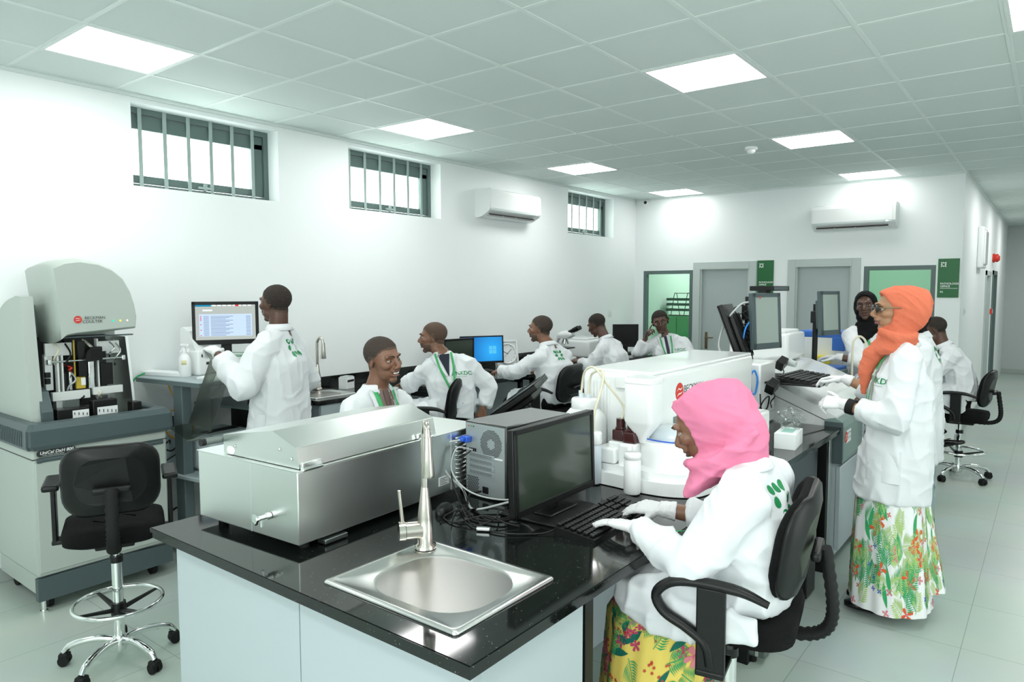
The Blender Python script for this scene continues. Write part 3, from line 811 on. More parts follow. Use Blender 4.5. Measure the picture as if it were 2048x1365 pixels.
o = MB().obox((3.47, .352, .909), (.05, .018, .012), .5, .003).build('cable_tie', M['alu'], loc=(3.47, .352, .903)); tag(o, 'silver clip holding the loose cables in front of the monitor', 'cable tie')

# a second monitor leaning back behind the tower
r = monitor('leaning_monitor', (2.62, 1.70, .90), math.radians(-62), .50, .30, 'black monitor tilted back behind the computer tower, seen from behind', -.95, .1, M['screen'], True, depth=.06)

# ------------------------------------------------------------------ chemistry analyser on the bench
AX0, AX1, AY0, AY1, AZ = 3.24, 3.62, 1.38, 2.72, 1.372
r = thing('chemistry_analyser', 'white bench-top chemistry analyser with red round logo behind the pink headscarf', 'analyser', (3.5, 1.9, .90))
MB().box((AX0, AY0, .91), (AX1, AY1, AZ), .025, 3).build('housing', M['gloss'], r)
c = MB().box((AX0 + .01, AY0 + .02, AZ - .004), (AX1 - .005, AY1 - .02, AZ + .012), .008).build('top_cover', M['gloss'], r)
for k in range(8):
    q = MB().box((AX0 + .02 + k * .018, AY0 - .006, 1.0), (AX0 + .029 + k * .018, AY0 + .004, 1.33), .003).build('vent_rib', M['white'], r)
MB().box((AX0 + .19, AY0 - .012, 1.30), (AX1 - .08, AY0 + .01, 1.36), .006).build('front_strip', M['gloss'], r)
base = MB()
pts = [(3.22, 1.16)] + [(3.42 + .0, 1.155)] + [(p.x, p.y) for p in spline([(3.46, 1.135), (3.56, 1.13), (3.70, 1.115), (3.82, 1.13), (3.91, 1.19), (3.945, 1.30)], 5)] + [(3.945, 1.62), (3.22, 1.62)]
base.prism(pts, .055, Matrix.Translation((0, 0, .904)))
base.build('platform', M['gloss'], r)
pts2 = [(3.25, 1.2), (3.44, 1.2)] + [(p.x, p.y) for p in spline([(3.48, 1.175), (3.58, 1.165), (3.70, 1.15), (3.81, 1.165), (3.89, 1.22), (3.92, 1.32)], 5)] + [(3.92, 1.6), (3.25, 1.6)]
MB().prism(pts2, .03, Matrix.Translation((0, 0, .959))).build('step', M['gloss'], r)
d = MB(); cx, cy = 3.735, 1.42
d.lathe((cx, cy, .989), [(.20, 0), (.20, .10), (.19, .112), (0, .114)], 40)
d.build('rotor_drum', M['gloss'], r)
MB().tube([(cx + .19 * math.cos(a), cy + .19 * math.sin(a), 1.109) for a in [(-2.2 + k * .12) for k in range(20)]], .0035, 6).build('blue_edge', M['blue'], r)
MB().lathe((cx, cy, 1.10), [(.15, 0), (.14, .03), (.08, .045), (0, .046)], 32).build('drum_lid', M['fluid'], r)
MB().box((3.62, 1.60, .905), (3.85, 2.34, 1.11), .02).build('drawer_module', M['gloss'], r)
MB().box((3.445, 1.17, .99), (3.54, 1.30, 1.06), .01).box((3.545, 1.19, .96), (3.61, 1.40, 1.085), .015).build('bottle_holder', M['gloss'], r)
def reagent(name, label, c, prof, m, capprof, cm, group=None):
    o = thing(name, label, 'bottle', c, 0, group)
    local('body', MB().lathe((0, 0, 0), prof, 24), m, o); local('cap', MB().lathe((0, 0, 0), capprof, 24), cm, o); return o
reagent('reagent_bottle', 'clear white-capped cylinder bottle in the left slot of the chemistry analyser', (3.462, 1.125, .905), [(.030, 0), (.034, .006), (.034, .17), (.026, .18)], M['fluid'], [(.034, .178), (.036, .184), (.036, .226), (.03, .232), (0, .232)], M['gloss'])
reagent('reagent_bottle', 'squat white bottle under the hopper of the chemistry analyser', (3.675, 1.085, .905), [(.032, 0), (.036, .006), (.036, .14), (.028, .15)], M['poly'], [(.030, .146), (.036, .15), (.036, .172), (.03, .176), (0, .176)], M['gloss'])
h = thing('hopper', 'tall white plastic hopper hanging on the front of the chemistry analyser', 'hopper', (3.64, 1.25, 1.09))
sec = lambda w, d, z, rr=.02: [(x, y, z) for x, y in rrect(w, d, rr, 4)]
local('body', MB().loft([sec(.035, .035, .0, .015), sec(.05, .05, .025), sec(.125, .12, .085), sec(.135, .13, .10), sec(.135, .13, .275), sec(.128, .122, .283)]), M['poly'], h)
local('lid', MB().loft([sec(.14, .135, .268), sec(.14, .135, .286), sec(.13, .125, .291)]), M['gloss'], h)
for x, y, lb, ag in ((3.525, 1.255, 'brown square reagent bottle with a pale tube, left of the pair', None), (3.592, 1.235, 'brown square reagent bottle holding black probes, right of the pair', 1)):
    o = thing('brown_bottle', lb, 'bottle', (x, y, 1.085), 0, 'brown reagent bottles')
    local('body', MB().box((-.03, -.03, 0), (.03, .03, .05), .008).box((-.02, -.02, .045), (.02, .02, .062), .008), M['brown'], o)
    local('cap', MB().cyl((0, 0, .06), (0, 0, .098), .0215), M['brown'], o)
    if ag:
        local('probe', MB().cyl((0, 0, .098), (0, 0, .115), .011, seg=10).tube([(-.006, 0, .11), (-.002, 0, .15), (.012, 0, .19)], .004, 8).tube([(.004, 0, .11), (.01, 0, .15), (.02, 0, .185)], .004, 8).tube([(0, .004, .11), (.008, .004, .17), (.018, 0, .2)], .003, 8), M['black'], o)
MB().box((3.49, 1.20, 1.0), (3.625, 1.29, 1.085), .008).build('bottle_shelf', M['gloss'], bpy.data.objects['chemistry_analyser'])
t = thing('reagent_tank', 'large white round tank with two pale hoses behind the dark monitor', 'tank', (3.325, 1.268, .905))
local('body', MB().lathe((0, 0, 0), [(.09, 0), (.10, .01), (.10, .25), (.092, .275), (.07, .30), (.06, .305)], 32), M['poly'], t)
local('cap', MB().lathe((0, 0, 0), [(.062, .298), (.064, .305), (.064, .345), (.058, .352), (0, .352)], 32), M['gloss'], t)
local('fitting', MB().cyl((-.02, 0, .35), (-.02, 0, .372), .012).cyl((.02, .0, .35), (.02, 0, .372), .012).cyl((-.028, 0, .365), (-.028, 0, .385), .006), M['fluid'], t)
for k, (x0, e) in enumerate((((3.305, 1.268, 1.275), (3.525, 1.255, 1.168)), ((3.345, 1.268, 1.275), (3.462, 1.125, 1.137)))):
    x0, e = V(x0), V(e); top = 1.405 - k * .012
    cable('hose', ('pale hose arching from the white tank to the brown bottle', 'pale hose arching from the white tank to the clear bottle')[k], [x0, x0 + V((.01, 0, .08)), (x0.x + .04, 1.25, top - .01), (x0.x + .09, 1.24, top), (x0.x + .15 - k * .04, 1.235 - k * .03, top - .06), (e.x - .005 + .012 * (1 - k), e.y + .01, (e.z + top) / 2 - .05), e], .0055, M['tubing'], 'tank hoses')
# logo on the side of the analyser
def roundel(mb_parent, c, right, up, s, parent, squash=1.):
    r_, u_ = V(right).normalized(), V(up).normalized(); n = r_.cross(u_)
    m = Matrix(((r_.x, u_.x, n.x, c[0]), (r_.y, u_.y, n.y, c[1]), (r_.z, u_.z, n.z, c[2]), (0, 0, 0, 1)))
    o = MB().prism(circ(s, 28), .0008, m).build('roundel', M['red'], parent)
    w = MB()
    for k in (-1, 1):
        p = [(-.72, -.18 + k * .30), (-.25, .02 + k * .30), (.2, -.05 + k * .22), (.78, .20 + k * .24), (.2, .07 + k * .22), (-.25, .14 + k * .30)]
        w.prism([(x * s, (y - .0) * s) for x, y in p], .0006, m @ Matrix.Translation((0, 0, .0008)))
    q = w.build('roundel_wave', M['signw'], parent)
A = bpy.data.objects['chemistry_analyser']
roundel(None, (AX1 + .0008, 1.665, 1.265), (0, 1, 0), (0, 0, 1), .045, A)
text('lettering', 'BECKMAN', .052, (AX1 + .0012, 1.715, 1.255), (0, 1, 0), (0, 0, 1), M['dark'], A)
text('lettering', 'COULTER', .052, (AX1 + .0012, 1.675, 1.205), (0, 1, 0), (0, 0, 1), M['dark'], A)
pl = MB().box((AX1 - .002, 1.60, 1.085), (AX1 + .003, 1.86, 1.15), .001).build('model_plate', mat('plate_grey', (.16, .19, .18), .4), A)
text('lettering', 'AU480', .055, (AX1 + .0035, 1.63, 1.098), (0, 1, 0), (0, 0, 1), M['signw'], A)
# tissue/glove box with crumpled film
r = thing('glove_box', 'white carton of gloves on the far end of the island bench', 'carton', (3.92, 2.44, .90), .1)
local('carton', MB().box((-.055, -.11, 0), (.055, .11, .085), .002), M['paper'], r)
local('label', MB().box((-.03, -.06, .085), (.03, .06, .0858)), mat('label_teal', (.35, .62, .55), .5), r)
def crumple(c, r, seed, amp=.35, sub=3):
    bm = bmesh.new(); bmesh.ops.create_icosphere(bm, subdivisions=sub, radius=1)
    for v in bm.verts:
        d = noise.noise(v.co * 2.2 + V((seed, 0, 0))) * amp + abs(noise.noise(v.co * 4.3 + V((0, seed, 0)))) * amp * .7
        v.co = V((v.co.x * r[0], v.co.y * r[1], max(v.co.z, -.75) * r[2])) * (1 + d) + V(c)
    o = MB(); o.bm.free(); o.bm = bm; return o
o = crumple((3.90, 2.50, 1.04), (.055, .08, .05), 3.1, .75, 4).build('plastic_bag', M['film'], loc=(3.90, 2.50, .99)); tag(o, 'crumpled clear plastic bag on the white glove carton', 'plastic bag')
# under the bench
r = thing('floor_computer', 'black computer tower standing on the floor under the far end of the island', 'computer', (3.8, 2.62, 0), 0, None)
local('case', MB().box((-.22, -.09, .012), (.2, .09, .44), .006), M['black'], r)
local('front_panel', MB().box((.2, -.088, .012), (.215, .088, .44), .006), M['black'], r)
local('drive_bay', MB().box((.213, -.07, .33), (.219, .07, .37), .002).box((.213, -.07, .28), (.219, .07, .32), .002), mat('grey_bay', (.22, .26, .24), .4), r)
local('foot', MB().box((-.2, -.08, 0), (-.17, .08, .014)).box((.15, -.08, 0), (.18, .08, .014)), M['rubber'], r)
r = thing('power_supply_unit', 'grey metal power supply unit on the floor behind the near chair', 'power unit', (3.86, 1.83, 0), .04)
local('case', MB().box((-.33, -.15, .04), (.19, .15, .40), .006), mat('unit_grey', (.13, .16, .145), .4, .4), r)
local('side_panel', MB().box((-.31, -.156, .05), (.14, -.149, .39), .004), MATS['unit_grey'], r)
local('edge_strip', MB().box((.145, -.155, .045), (.16, -.148, .39), .002), M['alu'], r)
local('knob', MB().lathe((.19, .04, .16), [(.012, 0), (.012, .006), (0, .012)], 14, 'x'), M['chrome'], r)
for x in (-.28, .12):
    for y in (-.11, .11): local('foot', MB().cyl((x, y, 0), (x, y, .042), .022), M['rubber'], r)
r = thing('clear_bin', 'clear plastic box on the floor unit under the island bench', 'plastic box', (3.7, 1.86, .401), .0)
bx = MB()
for a, b in (((-.12, -.1, 0), (.12, .1, .006)), ((-.12, -.1, .006), (-.115, .1, .22)), ((.115, -.1, .006), (.12, .1, .22)), ((-.12, -.1, .006), (.12, -.095, .22)), ((-.12, .095, .006), (.12, .1, .22))): bx.box(a, b)
local('box', bx, M['film'], r)
local('rim', MB().tube([(-.12, -.1, .22), (.12, -.1, .22), (.12, .1, .22), (-.12, .1, .22)], .005, 6, closed=True), M['fluid'], r)
# ------------------------------------------------------------------ lab stools with armrests
def stool(loc, rz, seat_z, label, ring=.29, group='black swivel lab chairs', arms=True, loop=True, adz=0.):
    """local frame: sitter faces +y; built about the column on the floor"""
    r = thing('lab_chair', label, 'chair', loc, rz, group); s = seat_z
    sec = lambda w, d, z, cy=0: [(x, y + cy, z) for x, y in rrect(w, d, .11, 6)]
    local('seat', MB().loft([sec(.40, .37, s - .085), sec(.455, .43, s - .07), sec(.465, .44, s - .03), sec(.45, .425, s - .006), sec(.36, .33, s), sec(.2, .2, s - .006)]), M['fabric'], r)
    b = MB(); n = 9; rings = []
    def bsec(w, h, t):
        o = []
        for x, z in rrect(w, h, min(.10, h / 2.2), 6):
            o.append((x, -.235 - .0 + t - .35 * x * x * 0 + 1.1 * x * x - .05 * (z / .16) * .5, s + .225 + z))
        return o
    bk = local('backrest', MB().loft([bsec(.38, .27, -.006), bsec(.425, .315, .0), bsec(.43, .32, .022), bsec(.40, .29, .038), bsec(.2, .15, .042)]), M['fabric'], r)
    sh = MB().loft([bsec(.32, .21, -.022), bsec(.41, .30, -.016), bsec(.432, .322, -.004), bsec(.436, .326, .006), bsec(.425, .315, .007)]).build('shell', M['black']); sh.parent = bk
    cp = MB().obox((0, -.262, s + .19), (.17, .03, .03), 0, .012).build('bracket_plate', M['black']); cp.parent = bk
    # bellows spine
    p = bez((0, -.14, s - .095), (0, -.36, s - .10), (0, -.315, s - .02), (0, -.285, s + .2), 34)
    local('spine', MB().tube(p, [.027 + (.006 if k % 2 else 0) for k in range(len(p))], 14, flat=.62), M['rubber'], r)
    local('mechanism', MB().box((-.09, -.12, s - .12), (.09, .1, s - .075), .012).tube([(.08, .03, s - .10), (.20, .05, s - .11), (.25, .05, s - .115)], [.006, .006, .011], 8), M['black'], r)
    if arms:
        for k in ((-1, 1) if arms is True else (arms,) if arms else ()):
            x = (.292 if loop else .262) * k; q = s; s = s + adz
            if loop:
                pp = spline([(x, -.16, s + .165), (x, -.08, s + .19), (x, .04, s + .195), (x, .12, s + .18), (x, .165, s + .135), (x, .14, s + .085), (x, .07, s + .05), (x, .015, s + .01), (x, .0, s - .05)], 5)
                a = MB().tube(pp, [.013 + .008 * min(1, i / 6) if i < 7 else .021 for i in range(len(pp))], 10, flat=.75)
            else:
                a = MB().obox((x, -.03, s + .20), (.075, .25, .03), 0, .014)
            a.obox((x, -.0, s + .055), (.022, .085, .26), 0, .006).obox((x - .05 * k, 0, s - .075), (.13, .085, .02), 0, .006)
            s = q
            local('armrest', a, M['black'], r)
    local('gas_column', MB().cyl((0, 0, s - .09), (0, 0, .30), .0165).cyl((0, 0, s - .2), (0, 0, .09), .026), M['chrome'], r)
    local('column_collar', MB().cyl((0, 0, s - .215), (0, 0, s - .185), .031), M['black'], r)
    if ring:
        local('foot_ring', MB().tube([(.21 * math.cos(q), .21 * math.sin(q), ring) for q in [2 * PI * k / 40 for k in range(40)]], .0105, 10, closed=True), M['chrome'], r)
        sp = MB().cyl((0, 0, ring - .06), (0, 0, ring + .0), .036)
        for k in range(4):
            q = .5 + k * PI / 2; c, d = math.cos(q), math.sin(q)
            sp.tube([(.03 * c, .03 * d, ring - .035), (.205 * c, .205 * d, ring - .004)], [.018, .010], 8, flat=.6)
        local('ring_spider', sp, M['black'], r)
    local('hub', MB().lathe((0, 0, 0), [(.03, .055), (.036, .07), (.034, .12), (.028, .13)]), M['chrome'], r)
    for k in range(5):
        q = .3 + k * 2 * PI / 5; c, d = math.cos(q), math.sin(q)
        p = [(a * c, a * d, z) for a, z in ((.02, .105), (.10, .118), (.19, .108), (.25, .088), (.275, .062))]
        lg = local('base_leg', MB().tube(spline(p, 5), [.017] * 16 + [.015] * 5, 10), M['chrome'], r)
        e, f = -d, c
        w = MB()
        for t in (-1, 1):
            w.cyl((.272 * c + e * .006 * t, .272 * d + f * .006 * t, .027), (.272 * c + e * .026 * t, .272 * d + f * .026 * t, .027), .026, seg=16)
        w.obox((.272 * c, .272 * d, .045), (.05, .05, .03), q, .012).cyl((.275 * c, .275 * d, .05), (.275 * c, .275 * d, .068), .008, seg=8)
        w = w.build('caster', M['rubber']); w.parent = lg
    return r
CH = stool((1.60, -.12, 0), math.radians(66), .70, 'empty black lab chair with chrome foot ring in front of the grey-hooded analyser', .29, loop=False); CH.scale = (.9, .9, 1)

# ------------------------------------------------------------------ haematology analyser against the left wall
r = thing('blood_analyser', 'large putty-coloured blood analyser with its hood raised over open mechanics', 'analyser', (.40, .18, 0))
X0, X1, Y0, Y1 = .10, .75, -.175, .545
cab = MB().box((X0, Y0, .20), (X1, Y1, .905), .012).build('cabinet', M['putty'], r)
MB().box((X0, Y0 - .002, .85), (X1 + .002, Y1 + .002, .855)).build('seam', M['dark'], cab)
MB().box((X1 - .01, Y0 + .01, .22), (X1 + .006, Y1 - .01, .835), .006).build('door', M['putty'], cab)
kp = [(Y0 - .006, .07), (Y1 + .006, .075), (Y1 + .006, .185), ((Y0 + Y1) / 2 + .1, .20), (Y0 - .006, .235 - .04)]
MB().loft([[(x, y, z) for y, z in kp] for x in (X1 - .03, X1 + .012)], smooth=False).build('kick_plate', M['greytrim'], r)
MB().box((X0 + .02, Y0 + .01, .09), (X1 - .03, Y1 - .01, .2)).build('underframe', M['putty'], r)
for a, b in ((Y0 + .0, Y0 + .06), (Y0 + .39, Y1 - .01)):
    MB().tube([(X1 + .008, a + .02, .845 if a < 0 else .838), (X1 + .008, b - .02, .845 if a < 0 else .838)], .014, 10).build('grip', M['greytrim'], r)
MB().tube([(X1 + .005, Y0 + .03, .847), (X1 + .005, Y0 + .42, .842)], .013, 10).build('grip', M['greytrim'], r)
for x, y in ((X1 - .08, Y0 + .07), (X1 - .08, Y1 - .08), (X0 + .1, Y0 + .07), (X0 + .1, Y1 - .08)):
    MB().cyl((x, y - .014, .045), (x, y + .014, .045), .045).box((x - .02, y - .02, .06), (x + .02, y + .02, .095)).build('caster', M['rubber'], r)
MB().cyl((X1 - .015, Y0 + .025, 0), (X1 - .015, Y0 + .025, .08), .012).cyl((X1 - .015, Y0 + .025, 0), (X1 - .015, Y0 + .025, .012), .02).build('levelling_foot', M['chrome'], r)
# grey tray rim with an open dark well
t = MB(); tx0, tx1, ty0, ty1 = X0 - .0, X1 + .035, Y0 - .03, Y1 + .035
rim = lambda e, z: [(x, y, z) for x, y in ((tx0 + e * .3, ty0 + e), (tx1 - e, ty0 + e), (tx1 - e, ty1 - e), (tx0 + e * .3, ty1 - e))]
t.loft([rim(.012, .905), rim(.0, .925), rim(.002, 1.015), rim(.022, 1.042), rim(.075, 1.046), rim(.082, 1.035), rim(.085, .98)], caps=False, smooth=False)
bmesh.ops.bevel(t.bm, geom=[e for e in t.bm.edges if abs((e.verts[0].co - e.verts[1].co).z) > .01], offset=.02, segments=3, affect='EDGES')
tr = t.build('tray_rim', M['greytrim'], r)
MB().box((tx0 + .02, ty0 + .07, .975), (tx1 - .07, ty1 - .07, .985)).build('tray_floor', M['black'], tr)
for k in range(22):
    MB().box((tx0 + .05 + k * .026, ty0 - .004, .925), (tx0 + .058 + k * .026, ty0 + .004, 1.01)).build('tray_rib', M['greytrim'], tr)
o = MB().prism(rrect(.19, .034, .016, 5), .006, Matrix.Translation((X1 + .003, -.06, .882)) @ Matrix(((0, 0, 1), (1, 0, 0), (0, 1, 0))).to_4x4()).build('badge', M['dark'], r)
text('badge_lettering', 'UniCel DxH 800', .024, (X1 + .0095, -.142, .878), (0, 1, 0), (0, 0, 1), M['signw'], o, True, shear=.2)
text('badge_lettering', 'Coulter Cellular Analysis System', .008, (X1 + .0095, -.13, .8685), (0, 1, 0), (0, 0, 1), M['signw'], o, shear=.2)
# rear housing: rounded shell with a side wall left of the mechanics
pr_ = [(.10, .985), (.10, 1.40)] + [(p.x, p.y) for p in spline([(.12, 1.50), (.20, 1.63), (.33, 1.70), (.50, 1.735)], 5)] + [(.57, 1.73), (.60, 1.46), (.645, 1.06), (.645, .985)]
MB().loft([[(x, y, z) for x, z in pr_] for y in (-.135, -.075)], smooth=False).build('side_cover', M['putty'], r)
pb = [(.10, .985), (.10, 1.40)] + [(p.x, p.y) for p in spline([(.12, 1.50), (.20, 1.63), (.30, 1.68)], 5)] + [(.34, 1.68), (.34, .985)]
MB().loft([[(x, y, z) for x, z in pb] for y in (-.08, .44)], smooth=False).build('rear_cover', M['putty'], r)
MB().loft([[(x, y, z) for x, z in ((.34, 1.0), (.60, 1.0), (.57, 1.2), (.52, 1.48), (.34, 1.48))] for y in (.425, .44)], smooth=False).build('right_frame', M['alu'], r)
MB().loft([[(x, y, z) for x, z in ((.50, 1.0), (.665, 1.0), (.665, 1.09), (.61, 1.2), (.50, 1.22))] for y in (-.09, -.035)], smooth=False).build('front_pillar', M['greytrim'], r)
# raised hood
def hood_ring(x, cy, g, drop=0.):
    P = [(.005, 1.465), (.04, 1.495), (.10, 1.505), (.45, 1.53), (.458, 1.60), (.447, 1.68), (.425, 1.76), (.385, 1.84), (.32, 1.90), (.24, 1.935), (.13, 1.95), (.045, 1.937), (-.02, 1.905), (-.005, 1.75), (.005, 1.60)]
    return [(x, cy + (y - cy) * g - drop * 0, 1.7 + (z - 1.7) * g) for y, z in P]
hd = MB().loft([hood_ring(.20, .23, .88), hood_ring(.30, .23, .95), hood_ring(.45, .215, .995), hood_ring(.57, .205, 1.), hood_ring(.615, .21, .975), hood_ring(.64, .22, .935), hood_ring(.652, .225, .90)])
ho = hd.build('hood', M['putty'], r)
for e in ho.data.polygons: e.use_smooth = len(e.vertices) < 6
MB().box((.585, .05, 1.492), (.61, .435, 1.50), .003).build('hood_lip', M['greytrim'], ho)
HXF = .656
roundel(None, (HXF - .002, .115, 1.598), (0, 1, 0), (.0, 0, 1), .0215, r)
text('lettering', 'BECKMAN', .024, (HXF - .001, .150, 1.598), (0, 1, 0), (0, 0, 1), M['dark'], r)
text('lettering', 'COULTER', .024, (HXF - .001, .138, 1.577), (0, 1, 0), (0, 0, 1), M['dark'], r)
for y, mm in ((.305, 'led_g'), (.345, 'led_y'), (.385, 'led_r')):
    MB().lathe((HXF - .008 - (y > .36) * .004, y, 1.585), [(.0055, 0), (.005, .008), (0, .010)], 12, 'x').build('indicator', M[mm], r)
# open mechanics, laid out on the front plane of the chamber
def mz(cx, cy):
    f = (1, cx, cy, cx * cy)
    ky = (-.1024587, .00043413, -2.0056e-05, 3.45e-10); kz = (1.6026327, -1.48232e-05, -.000448583, -4.0e-08)
    return sum(a * b for a, b in zip(f, ky)), sum(a * b for a, b in zip(f, kz))
def part(name, m, x0, y0, x1, y1, d=.55, t=.03, bev=.002):
    a, b = mz(x0, y0), mz(x1, y1)
    return MB().box((d - t, a[0], b[1]), (d, b[0], a[1]), bev).build(name, M[m], r)
M['board'] = mat('circuit_yellow', (.55, .40, .04), .5)
M['plate'] = mat('mount_plate', (.72, .75, .73), .4)
part('back_plate', 'dark', 190, 240, 1150, 1060, .36, .02)
part('left_plate', 'plate', 215, 300, 540, 440, .53, .02); part('left_bracket', 'alu', 215, 440, 330, 880, .52, .03)
part('valve_block', 'black', 215, 660, 275, 720, .545, .03); part('valve_block', 'black', 220, 735, 275, 800, .545, .03)
part('post', 'plate', 330, 440, 375, 910, .56, .04); part('post', 'plate', 385, 440, 425, 910, .56, .04)
part('pump', 'dark', 425, 660, 500, 880, .50, .05); part('sample_probe', 'chrome', 500, 650, 545, 880, .53, .02)
part('circuit_board', 'board', 525, 250, 560, 700, .56, .012); part('board_cover', 'black', 565, 265, 660, 470, .575, .03)
part('gantry_head', 'black', 580, 470, 690, 700, .57, .05); part('label_block', 'board', 560, 710, 675, 845, .565, .02); part('label', 'paper', 615, 720, 675, 805, .568, .004)
a, b = mz(640, 340), mz(855, 500)
MB().loft([[(x, y, z) for y, z in ((a[0], b[1]), (b[0], b[1] + .005), (b[0], a[1]), (a[0] + .035, a[1]), (a[0] + .01, a[1] - .02), (a[0], a[1] - .05))] for x in (.55, .60)], smooth=False).build('motor_cover', M['black'], r)
for k in range(5):
    z = b[1] + .012 + k * .012
    MB().box((.598, a[0] + .03, z), (.604, b[0] - .004, z + .004), .001).build('cover_rib', M['rubber'], r)
part('rail_plate', 'plate', 860, 270, 1140, 380, .53, .02); part('rail_plate', 'plate', 965, 380, 1140, 410, .53, .02)
part('post', 'plate', 830, 235, 880, 855, .54, .04); part('drip_panel', 'black', 890, 545, 1060, 800, .53, .03); part('black_box', 'black', 890, 400, 960, 460, .52, .03)
part('tube_bundle', 'chrome', 705, 510, 800, 850, .56, .015, .006)
a, b = mz(215, 530), mz(1150, 465)
MB().cyl((.565, a[0], a[1]), (.565, b[0], b[1]), .006).build('guide_rod', M['chrome'], r)
MB().obox((.565, b[0], b[1]), (.03, .02, .03), 0, .004).build('rod_clamp', M['alu'], r); MB().obox((.565, a[0] + .01, a[1]), (.03, .02, .03), 0, .004).build('rod_clamp', M['alu'], r)
part('cross_beam', 'plate', 265, 905, 720, 960, .58, .03); part('cross_beam', 'plate', 760, 840, 1150, 890, .57, .03)
part('sample_cover', 'alu', 320, 960, 600, 1090, .56, .05); part('reader', 'dsteel', 400, 995, 590, 1080, .58, .02)
part('front_shroud', 'black', 265, 1105, 660, 1255, .645, .06, .006); part('front_shroud', 'black', 690, 990, 1010, 1175, .645, .06, .006); part('side_shroud', 'black', 1170, 1000, 1310, 1180, .67, .07, .008)
for x0, y0, x1, y1, n in ((445, 1095, 645, 1200, 4), (745, 1055, 1005, 1165, 5)):
    lb = part('tube_label', 'paper', x0, y0 + 15, x1, y1 - 15, .6475, .003, 0)
    for k in range(n):
        xx = x0 + (k + .5) * (x1 - x0) / n
        part('label_mark', 'dark', xx - 6, y0 + 35, xx + 6, y1 - 40, .6485, .001, 0)
for k, (c0, c1, mm) in enumerate((((300, 250), (330, 560), 'tubing'), ((440, 250), (470, 660), 'cable'), ((690, 250), (745, 520), 'tubing'), ((720, 260), (790, 540), 'gcable2'), ((770, 850), (900, 960), 'tubing'), ((990, 250), (1010, 470), 'chrome'), ((1075, 250), (1080, 560), 'chrome'), ((600, 900), (640, 1010), 'cable'), ((540, 640), (480, 890), 'gcable2'), ((430, 560), (520, 640), 'red'))):
    a, b = mz(*c0), mz(*c1)
    MB().tube(spline([(.50, a[0], a[1]), (.58, a[0] * .6 + b[0] * .4 + .01, a[1] * .6 + b[1] * .4), (.57, a[0] * .3 + b[0] * .7 - .012, a[1] * .3 + b[1] * .7), (.53, b[0], b[1])], 5), .005, 8).build('tube', M[mm], r)
part('crumpled_liner', 'film', 760, 930, 960, 990, .62, .04, .01)

# ------------------------------------------------------------------ standing workstation beside it
DZ = 1.18; DA = math.radians(8)
r = thing('standing_desk', 'grey height-adjustable desk against the left wall with a thick post', 'desk', (.80, .74, 0), DA)
M['deskgrey'] = mat('desk_grey', (.36, .43, .44), .45); M['postgrey'] = mat('post_grey', (.12, .165, .17), .5)
local('top', MB().box((-.66, 0, DZ - .035), (0, .88, DZ), .008), M['deskgrey'], r)
local('edge_band', MB().box((-.66, -.003, DZ - .034), (.003, 0, DZ - .006)).box((0, 0, DZ - .034), (.004, .88, DZ - .006)), M['postgrey'], r)
local('post', MB().box((-.30, .02, .0), (-.21, .09, DZ - .035), .006), M['postgrey'], r)
local('post', MB().box((-.30, .79, .0), (-.21, .86, DZ - .035), .006), M['postgrey'], r)
local('shelf', MB().box((-.62, .0, .53), (-.02, .88, .555), .004), M['deskgrey'], r)
local('shelf', MB().box((-.62, .40, .94), (.0, .88, .955), .004), M['postgrey'], r)
local('foot_bar', MB().box((-.64, .02, .10), (-.02, .07, .19), .004).box((-.64, .80, .10), (-.02, .86, .19), .004), M['postgrey'], r)
for x in (-.6, -.06):
    for y in (.05, .83): local('caster', MB().cyl((x, y - .015, .045), (x, y + .015, .045), .045).box((x - .015, y - .018, .06), (x + .015, y + .018, .1)), M['rubber'], r)
m1 = monitor('monitor', (.44, 1.14, DZ), math.radians(62), .435, .30, 'monitor showing a long result list in front of the standing man', 0, .205, M['white'], True, bez=.022, depth=.05)
M['scr_grey'] = emis('screen_grey', (.42, .46, .43), 0.303); M['scr_blue'] = emis('screen_pale_blue', (.52, .66, .86), 0.303); M['scr_teal'] = emis('screen_teal', (.02, .25, .42), 0.275); M['scr_txt'] = emis('screen_text', (.22, .30, .42), 0.22); M['scr_red'] = emis('screen_red', (.7, .06, .05), 0.275); M['scr_w'] = emis('screen_white', (.8, .85, .85), 0.275)
sc = [c for c in kids(m1) if c.name.startswith('screen')][0]; sc.data.materials.clear(); sc.data.materials.append(M['scr_grey'])
def scr(name, m, x0, z0, x1, z1, d=.0150):
    w, h = .391, .255; ox, oz = -w / 2, .205 + .15 - .30 / 2 + .033
    o = MB().box((ox + x0 * w, -d, oz + z0 * h * .98), (ox + x1 * w, -d + .0004, oz + z1 * h * .98)).build(name, M[m]); o.parent = m1; return o
scr('title_bar', 'scr_teal', .0, .93, .26, 1.0); scr('table', 'scr_blue', .06, .10, .94, .72); scr('input_box', 'scr_w', .12, .80, .28, .85)
for k in range(8): scr('tool_icon', 'scr_w', .28 + k * .085, .94, .34 + k * .085, .99)
scr('alarm_icon', 'scr_red', .66, .935, .72, 1.0, .0156)
for k in range(15):
    z = .12 + k * .038
    scr('text_row', 'scr_txt', .13, z, .22, z + .013, .0156); scr('text_row', 'scr_txt', .25, z, .50 + (k % 3) * .06, z + .013, .0156); scr('text_row', 'scr_txt', .84, z, .92, z + .013, .0156)
    if k in (0, 4, 8, 11, 12, 13, 14): scr('row_flag', 'scr_red', .075, z - .004, .10, z + .016, .0156)
r = thing('label_printer', 'small white label printer on the standing desk behind the spray bottle', 'printer', (.34, .985, DZ), .2)
local('body', MB().box((-.10, -.075, 0), (.09, .075, .17), .012), M['white'], r)
